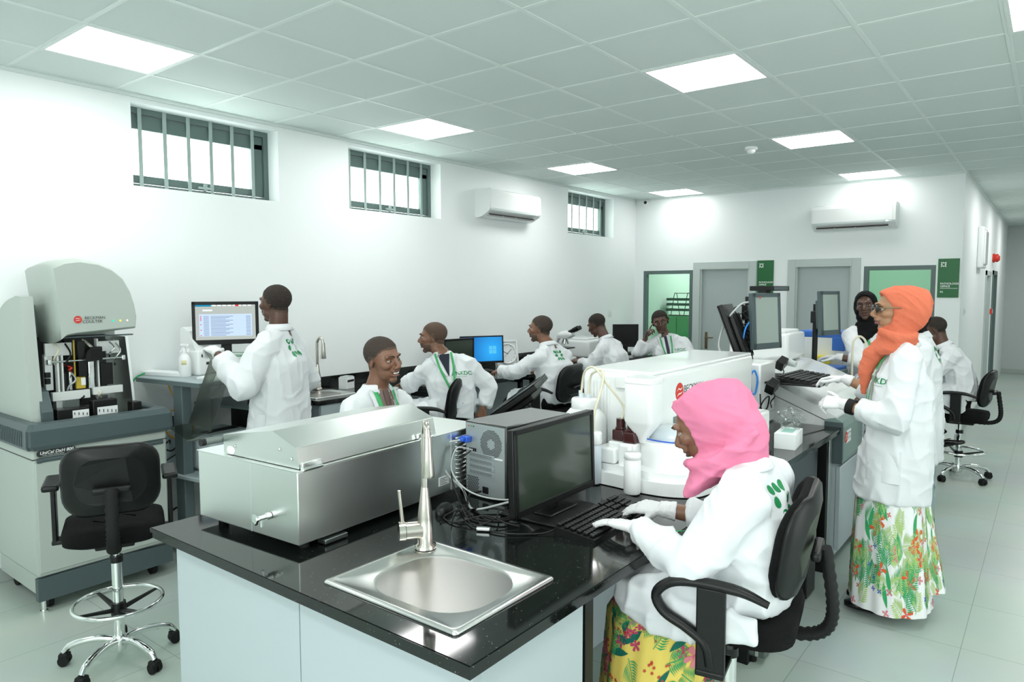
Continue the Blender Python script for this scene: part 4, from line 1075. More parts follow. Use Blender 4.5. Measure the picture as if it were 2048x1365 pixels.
local('slot', MB().box((.088, -.05, .125), (.092, .05, .145)), M['dark'], r); local('button', MB().box((.088, -.012, .07), (.093, .012, .09), .002), M['dark'], r)
local('lid', MB().loft([[(x, y, z) for x, z in ((-.10, .165), (.05, .165), (-.02, .30), (-.08, .33), (-.10, .32))] for y in (-.06, .06)], smooth=False), M['white'], r)
r = thing('spray_bottle', 'translucent white spray bottle on the standing desk', 'bottle', (.42, .845, DZ))
local('body', MB().lathe((0, 0, 0), [(.036, 0), (.04, .008), (.04, .115), (.03, .145), (.015, .16), (.015, .17)], 22), M['poly'], r)
local('trigger', MB().lathe((0, 0, 0), [(.017, .165), (.017, .185), (.012, .19), (.012, .205)], 14).obox((.008, 0, .212), (.06, .02, .022), .4, .006).tube([(.02, .01, .205), (.034, .014, .185), (.03, .012, .165)], .004, 6), M['gloss'], r)
local('sticker', MB().tube([(.0407 * math.cos(q), .0407 * math.sin(q), .10) for q in (-.1, .05, .2, .35, .5)], .018, 4, flat=1), mat('sticker_cream', (.75, .72, .5), .6), r) if False else local('sticker', MB().loft([[(.0405 * math.cos(q), .0405 * math.sin(q), z) for q, z in ((a, .085), (a, .115))] + [(.0415 * math.cos(a), .0415 * math.sin(a), z) for z in (.115, .085)] for a in (-1.0, -.8, -.6, -.4, -.2)]), mat('sticker_cream', (.75, .70, .42), .6), r)
o = MB().box((-.1, -.14, 0), (.1, .14, .012)).build('paper_stack', M['paper']); o.location = (.62, 1.0, DZ); o.rotation_euler = (0, 0, .5); tag(o, 'white papers lying on the front of the standing desk', 'papers')
o = MB().box((-.05, -.17, 0), (.05, .17, .03), .006).build('document_wallet', M['paper']); o.location = (.25, .80, DZ); o.rotation_euler = (0, 0, -1.25); tag(o, 'flat white carton at the wall end of the standing desk', 'carton')
cable('cable', 'green cable hanging from the wall end of the standing desk', [(.16, .70, 1.20), (.13, .65, 1.17), (.11, .62, 1.10), (.10, .58, .95), (.10, .56, .80)], .0055, M['gcable'])
cable('cable', 'thin yellow cable dropping from the desk to the coil', [(.30, .78, 1.14), (.34, .80, 1.05), (.42, .86, .95), (.47, .88, .9)], .0045, M['orangec'])
cc = V((.40, .80, .86)); ax1, ax2 = V((.79, .61, 0)), V((0, 0, 1))
pts = [cc + ax1 * (.098 * math.cos(k * .42)) + ax2 * (.105 * math.sin(k * .42)) + V((.61, -.79, 0)) * (.0035 * math.sin(k * 1.7)) for k in range(60)]
o = MB().tube(pts, .0055, 8).build('cable_coil', M['orangec'], loc=cc); tag(o, 'coil of orange-yellow cable beside the desk post', 'cable')
r = thing('desktop_printer', 'pale grey printer on the low shelf of the standing desk', 'printer', (.50, 1.02, .555), DA)
local('body', MB().box((-.20, -.19, 0), (.19, .19, .235), .035, 3), mat('printer_pale', (.62, .70, .73), .4), r)
local('top_tray', MB().box((-.15, -.15, .232), (.14, .15, .245), .004), M['deskgrey'], r); local('output_slot', MB().box((-.02, -.13, .238), (.06, .13, .249), .003), M['black'], r)
local('front_panel', MB().box((.186, -.17, .02), (.2, .17, .16), .008), MATS['printer_pale'], r)
r = thing('network_box', 'slim grey box with loose cables behind the printer at the wall', 'network box', (.235, .78, .555), DA)
local('case', MB().box((-.1, -.05, 0), (.1, .05, .26), .006), mat('box_bluegrey', (.52, .62, .64), .5), r)
local('plug', MB().tube(spline([(.10, -.03, .17), (.13, -.05, .20), (.12, -.09, .16), (.15, -.06, .13), (.17, -.03, .15), (.13, .0, .10), (.11, -.1, .05)], 5), .005, 6), M['cable'], r)
cable('cable', 'black cable sagging below the low desk shelf', [(.35, .72, .52), (.33, .68, .45), (.28, .62, .40), (.18, .57, .38)], .006, M['cable'])
cable('cable', 'black cable curving down to the floor behind the desk post', [(.52, .80, .33), (.44, .73, .30), (.40, .69, .22), (.38, .68, .12)], .006, M['cable'])
r = thing('desk_computer', 'black computer unit under the standing desk behind the smoked cover', 'computer', (.50, 1.36, .555), DA)
local('case', MB().box((-.22, -.09, 0), (.2, .09, .36), .006), M['black'], r); local('front_panel', MB().box((.198, -.085, .01), (.206, .085, .35), .003), M['rubber'], r)
keyboard((.60, 1.38, .956), PI / 2 + DA, 'dark keyboard on the desk shelf beside the standing man', .30, .14)
r = thing('cardboard_box', 'small brown cardboard box on the floor beside the standing desk', 'box', (.80, 1.22, 0), .2)
local('box', MB().box((-.11, -.15, 0), (.11, .15, .30), .002), M['card'], r); local('flap', MB().obox((.0, -.16, .29), (.2, .06, .004), 0, 0, .4), M['card'], r)

# ------------------------------------------------------------------ long wall bench
WZ = .92
r = thing('bench_worktop', 'long dark granite worktop along the left wall with an upstand', 'worktop', (XW + .3, 1.8, WZ - .04))
s2x, s2y = .345, 1.99
mb = MB()
sx0, sx1, sy0, sy1 = s2x - .15, s2x + .15, s2y - .13, s2y + .13
for z0, z1, e in ((WZ - .016, WZ, 0), (WZ - .036, WZ - .016, .006)):
    mb.box((XW + .004, 1.74 + e, z0), (.66 - e, sy0, z1)); mb.box((XW + .004, sy1, z0), (.66 - e, 2.75, z1)); mb.box((XW + .004, sy0, z0), (sx0, sy1, z1)); mb.box((sx1, sy0, z0), (.66 - e, sy1, z1)); mb.box((XW + .004, 2.75, z0), (.93 - e, 7.1 - e, z1))
mb.build('slab', M['granite'], r)
MB().box((XW + .004, 1.76, WZ), (XW + .024, 7.0, WZ + .10), .002).build('upstand', M['granite'], r)
r = thing('bench_cabinet', 'pale base cabinet under the sink end of the wall bench', 'cabinet', (XW + .3, 1.8, 0))
MB().box((XW + .004, 1.78, .08), (.62, 2.74, .884), .002).build('body', M['cabgrey'], r)
for k in range(2): 
    d = MB().box((.62, 1.785 + k * .48, .1), (.638, 2.255 + k * .48, .88), .002).build('door', M['panel'], r)
    MB().box((.638, 2.2 if k == 0 else 2.3, .6), (.65, 2.212 if k == 0 else 2.312, .74), .003).build('handle', M['alu'], d)
MB().box((XW + .004, 1.8, 0), (.58, 2.74, .08)).build('plinth', M['black'], r)
for n, y in enumerate((2.78, 4.05, 4.25, 5.5, 6.95)):
    o = thing('bench_leg_frame', ('black steel leg frame under the wall bench beside the sink cabinet', 'black steel leg frame under the wall bench left of the pair near the blue screen', 'black steel leg frame under the wall bench right of the pair near the blue screen', 'black steel leg frame under the wall bench below the microscope', 'black steel leg frame at the far end of the wall bench')[n], 'leg frame', (.5, y, 0), 0, 'wall bench leg frames')
    local('front_leg', MB().box((.32, -.02, 0), (.36, .02, WZ - .036), .002), M['black'], o); local('rear_leg', MB().box((-.38, -.02, 0), (-.34, .02, WZ - .036), .002), M['black'], o)
    local('rail', MB().box((-.38, -.02, WZ - .08), (.36, .02, WZ - .037), .002), M['black'], o)
o = struct(MB().box((XW, 2.80, .0), (.16, 7.0, WZ - .05)).build('trim_1', M['panel']))
sink((s2x, s2y, WZ + .002), .40, .44, .14, 'small steel sink set in the wall bench behind the smiling man')
faucet((.18, 2.10, WZ + .012), PI / 2 + .3, .44, 'steel gooseneck tap on the wall bench sink')
r = thing('card_holder', 'white holder with black clips on the wall bench behind the smiling man', 'holder', (.27, 2.33, WZ), .3)
local('body', MB().box((-.04, -.06, 0), (.04, .06, .10), .003), M['paper'], r); local('slot', MB().box((.038, -.045, .06), (.042, .05, .078)), M['black'], r); local('clip', MB().box((-.035, -.05, .1), (.035, .05, .108), .002), M['alu'], r)
cable('cable', 'black cable hanging over the end of the wall bench by the sink', [(.52, 1.755, .93), (.56, 1.73, .93), (.57, 1.72, .88), (.57, 1.73, .7), (.60, 1.72, .55), (.66, 1.70, .42)], .006, M['cable'])
keyboard((.80, 2.52 + .35, WZ), PI / 2 + .1, 'black keyboard on the wall bench under the right hand of the twisting man', .42, .15)
mb_ = monitor('monitor', (.38, 4.00, WZ), math.radians(62), .475, .285, 'monitor with a bright blue desktop picture on the wall bench', -.06, .085, M['white'], True, bez=.014)
def desktop(nt_mat):
    nt, b, N = nodes(nt_mat)
    b.inputs['Base Color'].default_value = (0, 0, 0, 1)
    tc = N('ShaderNodeTexCoord'); gr = N('ShaderNodeTexGradient', gradient_type='SPHERICAL'); mp = N('ShaderNodeMapping'); mp.inputs['Location'].default_value = (-.35, 0, -.65); mp.inputs['Scale'].default_value = (3.2, 0, 3.0)
    cr = N('ShaderNodeValToRGB'); cr.color_ramp.elements[0].color = (.0, .045, .30, 1); cr.color_ramp.elements[1].color = (.02, .42, .95, 1)
    nt.links.new(tc.outputs['Object'], mp.inputs['Vector']); nt.links.new(mp.outputs['Vector'], gr.inputs['Vector']); nt.links.new(gr.outputs['Fac'], cr.inputs['Fac']); nt.links.new(cr.outputs['Color'], b.inputs['Emission Color']); b.inputs['Emission Strength'].default_value = .27
M['desktop'] = mat('blue_desktop', (0, .1, .4), .3); desktop(M['desktop'])
sc = [c for c in kids(mb_) if c.name.startswith('screen')][0]; sc.data.materials.clear(); sc.data.materials.append(M['desktop'])
tm = Matrix.Translation((0, 0, .085 + .1425)) @ Matrix.Rotation(-.06, 4, 'X')
for j in range(6):
    for i in range(4 if j < 3 else 3):
        o = MB().box((-.205 + i * .022, -.0158, .10 - j * .038), (-.192 + i * .022, -.015, .113 - j * .038), 0, 1, tm).build('icon', M['scr_w']); o.parent = mb_
M['scr_cyan'] = emis('window_glow', (.12, .62, .95), 0.231)
for i in (0, 1):
    for j in (0, 1):
        o = MB().box((.075 + i * .042, -.0158, -.045 + j * .042), (.112 + i * .042, -.015, -.008 + j * .042), 0, 1, tm).build('window_square', M['scr_cyan']); o.parent = mb_
monitor('monitor', (.36, 3.66, WZ), math.radians(84), .40, .26, 'dark monitor half hidden behind the shoulder of the twisting man', 0, .10, M['screen'], True)
monitor('monitor', (.58, 6.70, WZ), math.radians(40), .34, .30, 'black monitor at the far end of the wall bench next to the far man', 0, .09, M['black'], True)
r = thing('wall_clock', 'white round clock standing on the bench in its open white carton', 'clock', (.36, 4.47, WZ), math.radians(64))
tl = Matrix.Rotation(.20, 4, 'X') @ Matrix.Identity(4); tl = Matrix.Rotation(-.2, 4, 'X')
cart = local('carton', MB().box((-.13, .012, 0), (.13, .05, .30), .002, 1, tl).box((-.13, -.012, 0), (.13, .014, .02), .001, 1, tl).box((-.13, -.012, .28), (.13, .014, .30), .001, 1, tl).box((-.13, -.012, 0), (-.112, .014, .30), .001, 1, tl).box((.112, -.012, 0), (.13, .014, .30), .001, 1, tl), M['paper'], r)
cm_ = tl @ Matrix.Translation((0, 0, .15)) @ Matrix.Rotation(PI / 2, 4, 'X')
local('rim', MB().tube([cm_ @ V((.108 * math.cos(q), .108 * math.sin(q), .006)) for q in [2 * PI * k / 40 for k in range(40)]], .011, 8, closed=True), M['gloss'], r)
fc = local('dial', MB().prism(circ(.104, 32), .004, cm_), M['paper'], r)
def hand(a, l, w): 
    o = MB().obox((0, l / 2 - .01, .006), (w, l, .0015)); bmesh.ops.transform(o.bm, matrix=cm_ @ Matrix.Rotation(a, 4, 'Z'), verts=o.bm.verts); o = o.build('clock_hand', M['dark']); o.parent = fc
hand(1.05, .06, .006); hand(-.85, .085, .005); hand(2.3, .08, .002)
tk = MB()
for k in range(12):
    q = k * PI / 6; tk.obox((.09 * math.cos(q), .09 * math.sin(q), .0045), (.012, .003, .001), q)
bmesh.ops.transform(tk.bm, matrix=cm_, verts=tk.bm.verts); tk = tk.build('hour_marks', M['dark']); tk.parent = fc
for c in kids(fc): pass
# microscope
r = thing('microscope', 'white microscope with black eyepieces on the wall bench', 'microscope', (.46, 5.42, WZ), PI / 2 + .1)
# local: user sits at -y
local('base', MB().box((-.10, -.12, 0), (.10, .15, .05), .02, 3), M['white'], r)
local('arm', MB().loft([[(x, y, z) for x, y in rrect(.09, .07, .02, 3)] for z in (.04,)] + [[(x, y + dy, z) for x, y in rrect(.08, .07, .02, 3)] for z, dy in ((.10, .12), (.22, .12), (.29, .08))]), M['white'], r)
local('head', MB().loft([[(x, y + dy, z) for x, y in rrect(w, d, .03, 4)] for w, d, dy, z in ((.10, .16, .0, .27), (.13, .20, -.02, .30), (.13, .18, -.03, .335), (.09, .10, -.05, .36))]), M['white'], r)
for k in (-1, 1):
    local('eyepiece', MB().tube([(.03 * k, -.06, .335), (.032 * k, -.14, .375)], .022, 14).tube([(.032 * k, -.135, .372), (.032 * k, -.20, .405)], .025, 14), M['black'], r)
for k in range(4):
    q = k * PI / 2 + .4; local('objective', MB().tube([(.015 * math.cos(q), .015 * math.sin(q) - .01, .275), (.04 * math.cos(q), .04 * math.sin(q) - .01, .205)], [.014, .009], 10), M['chrome'], r)
local('stage', MB().box((-.09, -.10, .15), (.09, .07, .165), .004), M['black'], r); local('condenser', MB().cyl((0, -.01, .09), (0, -.01, .15), .035), M['black'], r)
for k in (-1, 1): local('focus_knob', MB().cyl((.04 * k, .12, .09), (.075 * k, .12, .09), .03), M['white'], r)
r = thing('centrifuge', 'white bench instrument behind the microscope user', 'instrument', (.36, 6.02, WZ), .1)
local('body', MB().box((-.17, -.2, 0), (.17, .2, .22), .03, 3), M['white'], r); local('lid', MB().box((-.15, -.18, .215), (.14, .18, .25), .015), M['gloss'], r)
# ------------------------------------------------------------------ floor-standing immunoassay analyser behind the island
r = thing('floor_analyser', 'large white floor analyser with a grey front band behind the island bench', 'analyser', (3.6, 3.9, 0))
FY0, FY1 = 3.20, 4.62
pf = [(2.85, .10), (4.0, .10), (4.0, .70), (3.985, .70), (3.985, .93), (3.72, 1.03), (3.40, 1.12), (2.85, 1.14)]
MB().loft([[(x, y, z) for x, z in ((2.85, .06), (4.0, .06), (4.0, .72), (2.85, .72))] for y in (FY0, FY1)], smooth=False).build('cabinet', M['panel'], r)
MB().loft([[(x, y, z) for x, z in ((2.85, .72), (3.99, .72), (3.99, .90), (3.50, 1.10), (2.85, 1.12))] for y in (FY0, FY1)], smooth=False).build('body', M['white'], r)
dk = MB().loft([[(x, y, z) for x, z in ((2.85, 1.125), (3.49, 1.11), (4.0, .905), (4.03, .915), (4.0, .955), (3.85, 1.03), (3.60, 1.14), (3.45, 1.19), (2.85, 1.20))] for y in (FY0 - .004, FY1)], smooth=False)
bmesh.ops.bevel(dk.bm, geom=list(dk.bm.edges), offset=.012, segments=2, affect='EDGES')
dk.build('top_deck', M['gloss'], r)
fb = MB().loft([[(x, y, z) for x, z in ((3.93, .665), (4.035, .665), (4.045, .70), (4.045, .90), (4.03, .935), (3.99, .955), (3.93, .94))] for y in (FY0 - .03, FY1)], smooth=False)
bmesh.ops.bevel(fb.bm, geom=[e for e in fb.bm.edges if e.calc_length() < .3], offset=.006, segments=2, affect='EDGES')
fb = fb.build('front_band', M['bandgrey'] if 'bandgrey' in M else M.setdefault('bandgrey', mat('band_grey', (.22, .31, .285), .4)), r)
MB().box((3.93, FY0 - .033, .665), (4.04, FY0 - .028, .93), .002).build('band_end', M['greytrim'], fb)
MB().box((3.99, FY0 + .0, .10), (4.03, FY1, .645), .008).build('door', M['panel'], r)
MB().box((2.9, FY0 + .02, 0), (3.95, FY1 - .02, .06)).build('plinth', M['black'], r)
MB().box((4.0455, 3.235, .79), (4.0465, 3.36, .87)).build('logo_plate', M['signw'], fb)
roundel(None, (4.0462, 3.232, .83), (0, 1, 0), (0, 0, 1), .036, fb)
text('lettering', 'BECKMAN', .022, (4.0468, 3.265, .842), (0, 1, 0), (0, 0, 1), M['dark'], fb); text('lettering', 'COULTER', .022, (4.0468, 3.258, .812), (0, 1, 0), (0, 0, 1), M['dark'], fb)
# side column of the island end with wiring
r = thing('side_column', 'white upright cabinet column at the far end of the bench analyser', 'cabinet', (3.47, 2.98, .90))
MB().box((3.36, 2.86, .902), (3.62, 3.16, 1.30), .012).build('body', M['gloss'], r)
MB().lathe((3.621, 3.02, 1.17), [(.012, 0), (.012, .003), (0, .004)], 12, 'x').build('lock', M['chrome'], r)
for k in range(2): MB().box((3.619, 2.88, .97 + k * .035), (3.623, 3.14, .975 + k * .035), .001).build('groove', M['doorframe'], r)
# keyboard arm and keyboard
r = thing('keyboard_tray', 'black keyboard arm reaching out over the white floor analyser', 'keyboard tray', (3.69, 3.20, 1.18))
MB().box((3.52, 2.94, 1.17), (3.95, 3.45, 1.182), .004).build('shelf', M['black'], r)
MB().box((3.44, 3.12, 1.12), (3.60, 3.22, 1.165), .006).build('bracket', M['black'], r)
MB().tube([(3.48, 3.17, 1.0), (3.48, 3.17, 1.14)], .025, 12).build('stem', M['black'], r)
keyboard((3.80, 3.18, 1.183), PI / 2 - .05, 'black keyboard under the right glove of the woman in the orange headscarf', .46, .20)
def touch(loc, rz, w, h, tilt, label):
    return monitor('touch_monitor', loc, rz, w, h, label, tilt, 0, M['touch'], False, 'grey touch monitors on posts', .028, .06, M['greytrim'])
tm1 = touch((3.48, 3.36, 1.355), math.radians(75), .325, .385, -.06, 'larger grey touch monitor on a post above the keyboard tray')
q = MB().lathe((-.10, -.0215, .355), [(.008, 0), (.006, -.002), (0, -.002)], 12, 'y').build('badge', M['red']); q.parent = tm1
tm2 = touch((3.55, 4.78, 1.38), math.radians(75), .30, .37, -.06, 'smaller grey touch monitor farther back beside the yellow box')
def post(loc, h, label):
    o = thing('monitor_post', label, 'post', loc, 0, 'monitor posts')
    local('pole', MB().cyl((0, 0, 0), (0, 0, h), .022), M['black'], o); local('clamp', MB().box((-.03, -.05, h - .16), (.045, .05, h - .06), .008), M['black'], o); local('base', MB().lathe((0, 0, 0), [(.07, 0), (.07, .012), (.03, .02)]), M['black'], o)
post((3.36, 3.36, 1.195), .52, 'black post carrying the larger touch monitor'); post((3.44, 4.80, .92), .72, 'black post carrying the smaller touch monitor')
r = thing('thin_client', 'flat black computer box lying on top of the monitor post', 'computer', (3.46, 3.52, 1.755), math.radians(75))
local('case', MB().box((-.12, -.09, 0), (.09, .09, .034), .005).box((-.12, -.04, -.04), (-.06, .02, .005), .003), M['black'], r); local('panel', MB().box((-.1, -.093, .006), (.07, -.089, .028), .001), M['greytrim'], r)
bm_ = monitor('monitor', (3.33, 3.22, 1.195), math.radians(-80), .36, .46, 'black monitor seen from its ribbed back, left of the touch monitor', .36, .02, M['screen'], False, depth=.05)
for k in range(4):
    q = MB().box((-.10 + k * .06, .05, .10), (-.07 + k * .06, .055, .40), .002, 1, Matrix.Translation((0, 0, .25)) @ Matrix.Rotation(.36, 4, 'X') @ Matrix.Translation((0, 0, -.25))).build('back_rib', M['rubber']); q.parent = bm_
cable('cable', 'bright blue network cable running down beside the touch monitor', [(3.43, 3.24, 1.56), (3.40, 3.20, 1.50), (3.39, 3.16, 1.36), (3.385, 3.12, 1.24), (3.37, 3.10, 1.20)], .006, M['bcable'])
cc = V((3.60, 2.80, 1.19)); pts = [cc + V((.79, .61, 0)) * (.022 * math.cos(k * .42) ) + V((0, 0, 1)) * (.075 * math.sin(k * .42)) + V((.61, -.79, 0)) * (.006 * math.sin(k * 1.7)) for k in range(60)]
o = MB().tube(pts, .0055, 8).build('cable_coil', M['bcable'], loc=cc); tag(o, 'coil of blue network cable beside the black plugs', 'cable')
cable('cable', 'grey cable arching from the touch monitor down to the white analyser', [(3.42, 3.24, 1.68), (3.36, 3.20, 1.66), (3.29, 3.12, 1.54), (3.27, 3.06, 1.40), (3.30, 3.04, 1.32)], .007, M['gcable2'])
rr = random.Random(4)
for k in range(6):
    a = V((3.38 + rr.uniform(-.05, .05), 3.28, 1.66 - k * .03)); b = V((3.42 + rr.uniform(-.04, .03), 3.26, 1.36 - rr.random() * .1))
    cable('cable', ('black cable loop hanging highest behind the larger touch monitor', 'black cable in the tangle behind the larger touch monitor', 'black cable in the tangle behind the larger touch monitor', 'black cable in the tangle behind the larger touch monitor', 'black cable in the tangle behind the larger touch monitor', 'black cable hanging lowest behind the larger touch monitor')[k], [a, a + V((-.05 - .03 * rr.random(), -.03, -.03)), a + V((.03 * rr.random(), -.05, -.10)), (a + b) / 2 + V((rr.uniform(-.05, .05), -.03, -.02)), b + V((.0, -.02, .03)), b], .004, M['cable'], 'tangled black cables behind the touch monitor')
for k, (p, lb) in enumerate((((3.70, 2.84, 1.17), 'black plug block beside the coil of blue cable'), ((3.55, 3.52, 1.245), 'small black adapter beside the barcode scanner'))):
    o = MB().obox((0, 0, 0), (.055, .085, .07), 0, .006, .5, .4).tube(spline([(0, 0, -.03), (.02, -.01, -.06), (-.01, .01, -.10), (.0, .0, -.135)], 5), .004, 6).build('power_plug', M['black']); o.location = p; tag(o, lb, 'plug')
o = MB().tube(spline([(3.66, 2.74, 1.13), (3.67, 2.73, 1.05), (3.69, 2.74, .98), (3.65, 2.76, 1.0), (3.68, 2.72, 1.08), (3.71, 2.75, 1.12), (3.69, 2.78, 1.04), (3.66, 2.74, 1.01), (3.72, 2.72, 1.0)], 6), .0045, 6).build('cable', M['cable'], loc=(3.67, 2.74, 1.0)); tag(o, 'knotted black cable dangling in front of the white side column', 'cable')
r = thing('power_block', 'black power block resting on the white drawer module', 'power block', (3.73, 2.24, 1.111), .4)
local('block', MB().box((-.06, -.04, 0), (.06, .04, .035), .008), M['black'], r); local('lead', MB().tube(spline([(-.05, 0, .03), (-.03, .05, .07), (.03, .06, .05), (.05, 0, .06), (.0, -.03, .05), (-.05, .02, .08), (-.02, .1, .13)], 5), .006, 6), M['cable'], r)
r = thing('barcode_scanner', 'pale grey barcode scanner lying behind the keyboard tray', 'scanner', (3.48, 3.58, 1.19), -.3)
local('handle', MB().tube(spline([(-.10, -.10, .015), (-.07, -.05, .045), (-.02, .0, .065), (.04, .02, .07)], 6), [.02 + .0005 * k for k in range(19)], 12), M['gloss'], r)
local('head', MB().tube([(.02, .02, .068), (.09, .04, .06), (.14, .05, .045)], [.024, .034, .026], 14, flat=.8), M['doorframe'], r)
# ------------------------------------------------------------------ second island bench with its instruments
r = thing('second_worktop', 'dark worktop of the second bench behind the floor analyser', 'worktop', (3.2, 5.0, .88))
MB().box((2.6, 4.70, .88), (3.56, 6.9, .92), .003).box((3.55, 4.70, .88), (3.86, 4.90, .92), .003).build('slab', M['granite'], r)
r = thing('second_cabinet', 'pale cabinet under the second bench', 'cabinet', (3.2, 5.0, 0))
MB().box((2.66, 4.76, 0), (3.50, 6.85, .88), .002).box((3.49, 4.72, 0), (3.82, 4.88, .88), .002).build('body', M['panel'], r)
for k in range(4): MB().box((3.50, 4.90 + k * .485, .08), (3.518, 5.37 + k * .485, .86), .002).build('door', M['panel'], r)
r = thing('box_instrument', 'white instrument with a blue lid in front of the woman in the black headscarf', 'instrument', (3.42, 5.35, .92), -.15)
local('body', MB().box((-.19, -.17, 0), (.2, .17, .42), .012), M['gloss'], r)
local('lid', MB().box((-.2, -.175, .41), (.205, .175, .47), .012).box((.1, -.178, .30), (.206, .12, .42), .006), M['blue2'], r)
local('side_panel', MB().box((.2, -.12, .03), (.206, .10, .17), .003), M['white'], r); local('label', MB().box((.2062, -.05, .36), (.2072, .06, .40)), M['signw'], r)
r = thing('laptop_instrument', 'low bench device with a blue top under the black-scarfed woman\'s glove', 'instrument', (3.44, 4.90, .921), -.1)
local('body', MB().box((-.20, -.16, 0), (.20, .18, .16), .015), M['bandgrey'], r); local('top', MB().box((-.19, -.15, .155), (.19, .17, .185), .008), M['blue2'], r)
local('display', MB().box((.2, -.1, .05), (.204, .02, .12), .001), M['dark'], r); local('side_vent', MB().box((.06, -.163, .04), (.18, -.158, .12), .002), M['black'], r)
r = thing('yellow_box', 'bright yellow box behind the smaller touch monitor', 'box', (3.42, 5.12, .92), .2)
local('box', MB().box((-.07, -.09, 0), (.07, .06, .25), .004), M['yellow'], r); local('lid', MB().box((-.072, -.092, .225), (.072, .062, .255), .006), M['yellow'], r)
r = thing('tall_instrument', 'tall white instrument body between the two touch monitors', 'instrument', (3.25, 4.3, 1.19))
MB().box((2.95, 4.1, 1.2), (3.42, 4.58, 1.42), .03, 3).build('body', M['gloss'], r); MB().box((3.0, 4.15, 1.415), (3.38, 4.53, 1.44), .01).build('lid', M['white'], r)
r = thing('gooseneck_tube', 'curved pale gooseneck tube rising from the second bench', 'tap', (3.74, 4.80, .92))
local('tube', MB().tube(spline([(0, 0, 0), (0, 0, .36), (.012, .01, .43), (.045, .035, .455), (.08, .062, .42), (.085, .066, .365)], 6), .009, 10), M['tubing'], r); local('base', MB().lathe((0, 0, 0), [(.025, 0), (.025, .02), (.012, .04)]), M['chrome'], r)
r = thing('sample_tube', 'small blue-capped sample tube beside the white instrument', 'tube', (3.70, 5.32, 1.275), 0)
r.location = (3.50, 5.22, .92)
local('stand', MB().cyl((0, 0, 0), (0, 0, .30), .012).cyl((0, 0, 0), (0, 0, .01), .04), M['gloss'], r); local('cap', MB().obox((0, 0, .31), (.07, .03, .02), .6, .004), M['blue'], r)
# ------------------------------------------------------------------ people
def evaluate(o, voxel, smooth, factor=.5):
    """union of overlapping solids: voxel remesh and smoothing, applied"""
    m = o.modifiers.new('r', 'REMESH'); m.mode = 'VOXEL'; m.voxel_size = voxel; m.use_smooth_shade = True
    if smooth:
        s = o.modifiers.new('s', 'SMOOTH'); s.iterations = smooth; s.factor = factor
    bpy.context.view_layer.update()
    me = bpy.data.meshes.new_from_object(o.evaluated_get(bpy.context.evaluated_depsgraph_get()))
    o.modifiers.clear(); old = o.data; o.data = me; me.name = old.name; bpy.data.meshes.remove(old)
    me.polygons.foreach_set('use_smooth', [True] * len(me.polygons))
    return o
def coords(me):
    a = np.empty(len(me.vertices) * 3); me.vertices.foreach_get('co', a); return a.reshape(-1, 3)
def setco(me, a): me.vertices.foreach_set('co', a.ravel()); me.update()
def normals(me):
    a = np.empty(len(me.vertices) * 3); me.vertices.foreach_get('normal', a); return a.reshape(-1, 3)
def bvh(o):
    me = o.data
    return BVHTree.FromPolygons([v.co for v in me.vertices], [p.vertices for p in me.polygons])
def se(c, L, D, a, b, n=24, e=2.3):
    """superellipse ring in the plane of unit vectors L and D"""
    o = []
    for k in range(n):
        q = 2 * PI * k / n; x, y = math.cos(q), math.sin(q)
        o.append(V(c) + L * (a * math.copysign(abs(x) ** (2 / e), x)) + D * (b * math.copysign(abs(y) ** (2 / e), y)))
    return o
def head_shapes(mb, T, female, smile, ears=True):
    P = lambda x, y, z: T @ V((x, y, z)); R3 = T.to_3x3()
    k = .95 if female else 1.
    mb.ell(P(0, -.018, .036), (.077 * k, .098 * k, .083), R3, 28, 18)
    mb.ell(P(0, .022, .004), (.067 * k, .068, .084), R3, 28, 18)
    mb.ell(P(0, .024, -.058), (.056 * k, .060, .052), R3, 24, 14)
    mb.ell(P(0, .064, -.097), (.024 * k, .020, .018), R3)
    for s in (-1, 1):
        mb.ell(P(s * .043 * k, .055, -.016), (.024, .027, .023), R3)
        mb.ell(P(s * .012, .099, -.031), (.0105, .0125, .0085), R3)
        if ears:
          m = T @ Matrix.Translation((s * .076 * k, -.012, -.004)) @ Matrix.Rotation(s * -.35, 4, 'Z') @ Matrix.Rotation(-.2, 4, 'X')
          mb.ell(m.translation, (.0085, .0185, .032), m.to_3x3())
          mb.ell(m @ V((s * .006, -.006, .004)), (.007, .014, .024), m.to_3x3())
        mb.tube([P(s * .012, .086, .030), P(s * .03, .083, .033), P(s * .05, .068, .026)], [.010, .0105, .009], 10)
    mb.tube([P(0, .080, .030), P(0, .094, .004), P(0, .110, -.020)], [.009, .0095, .0125], 12)
    mb.ell(P(0, .110, -.024), (.0125, .0125, .0105), R3)
    g = .004 if smile else 0
    mb.ell(P(0, .086, -.045), (.024, .014, .014), R3)
    mb.ell(P(0, .091, -.0545 + g), (.0235 + 1.2 * g, .012, .0075), R3)
    mb.ell(P(0, .088, -.068 - g), (.0205 + g, .0125, .0085), R3)
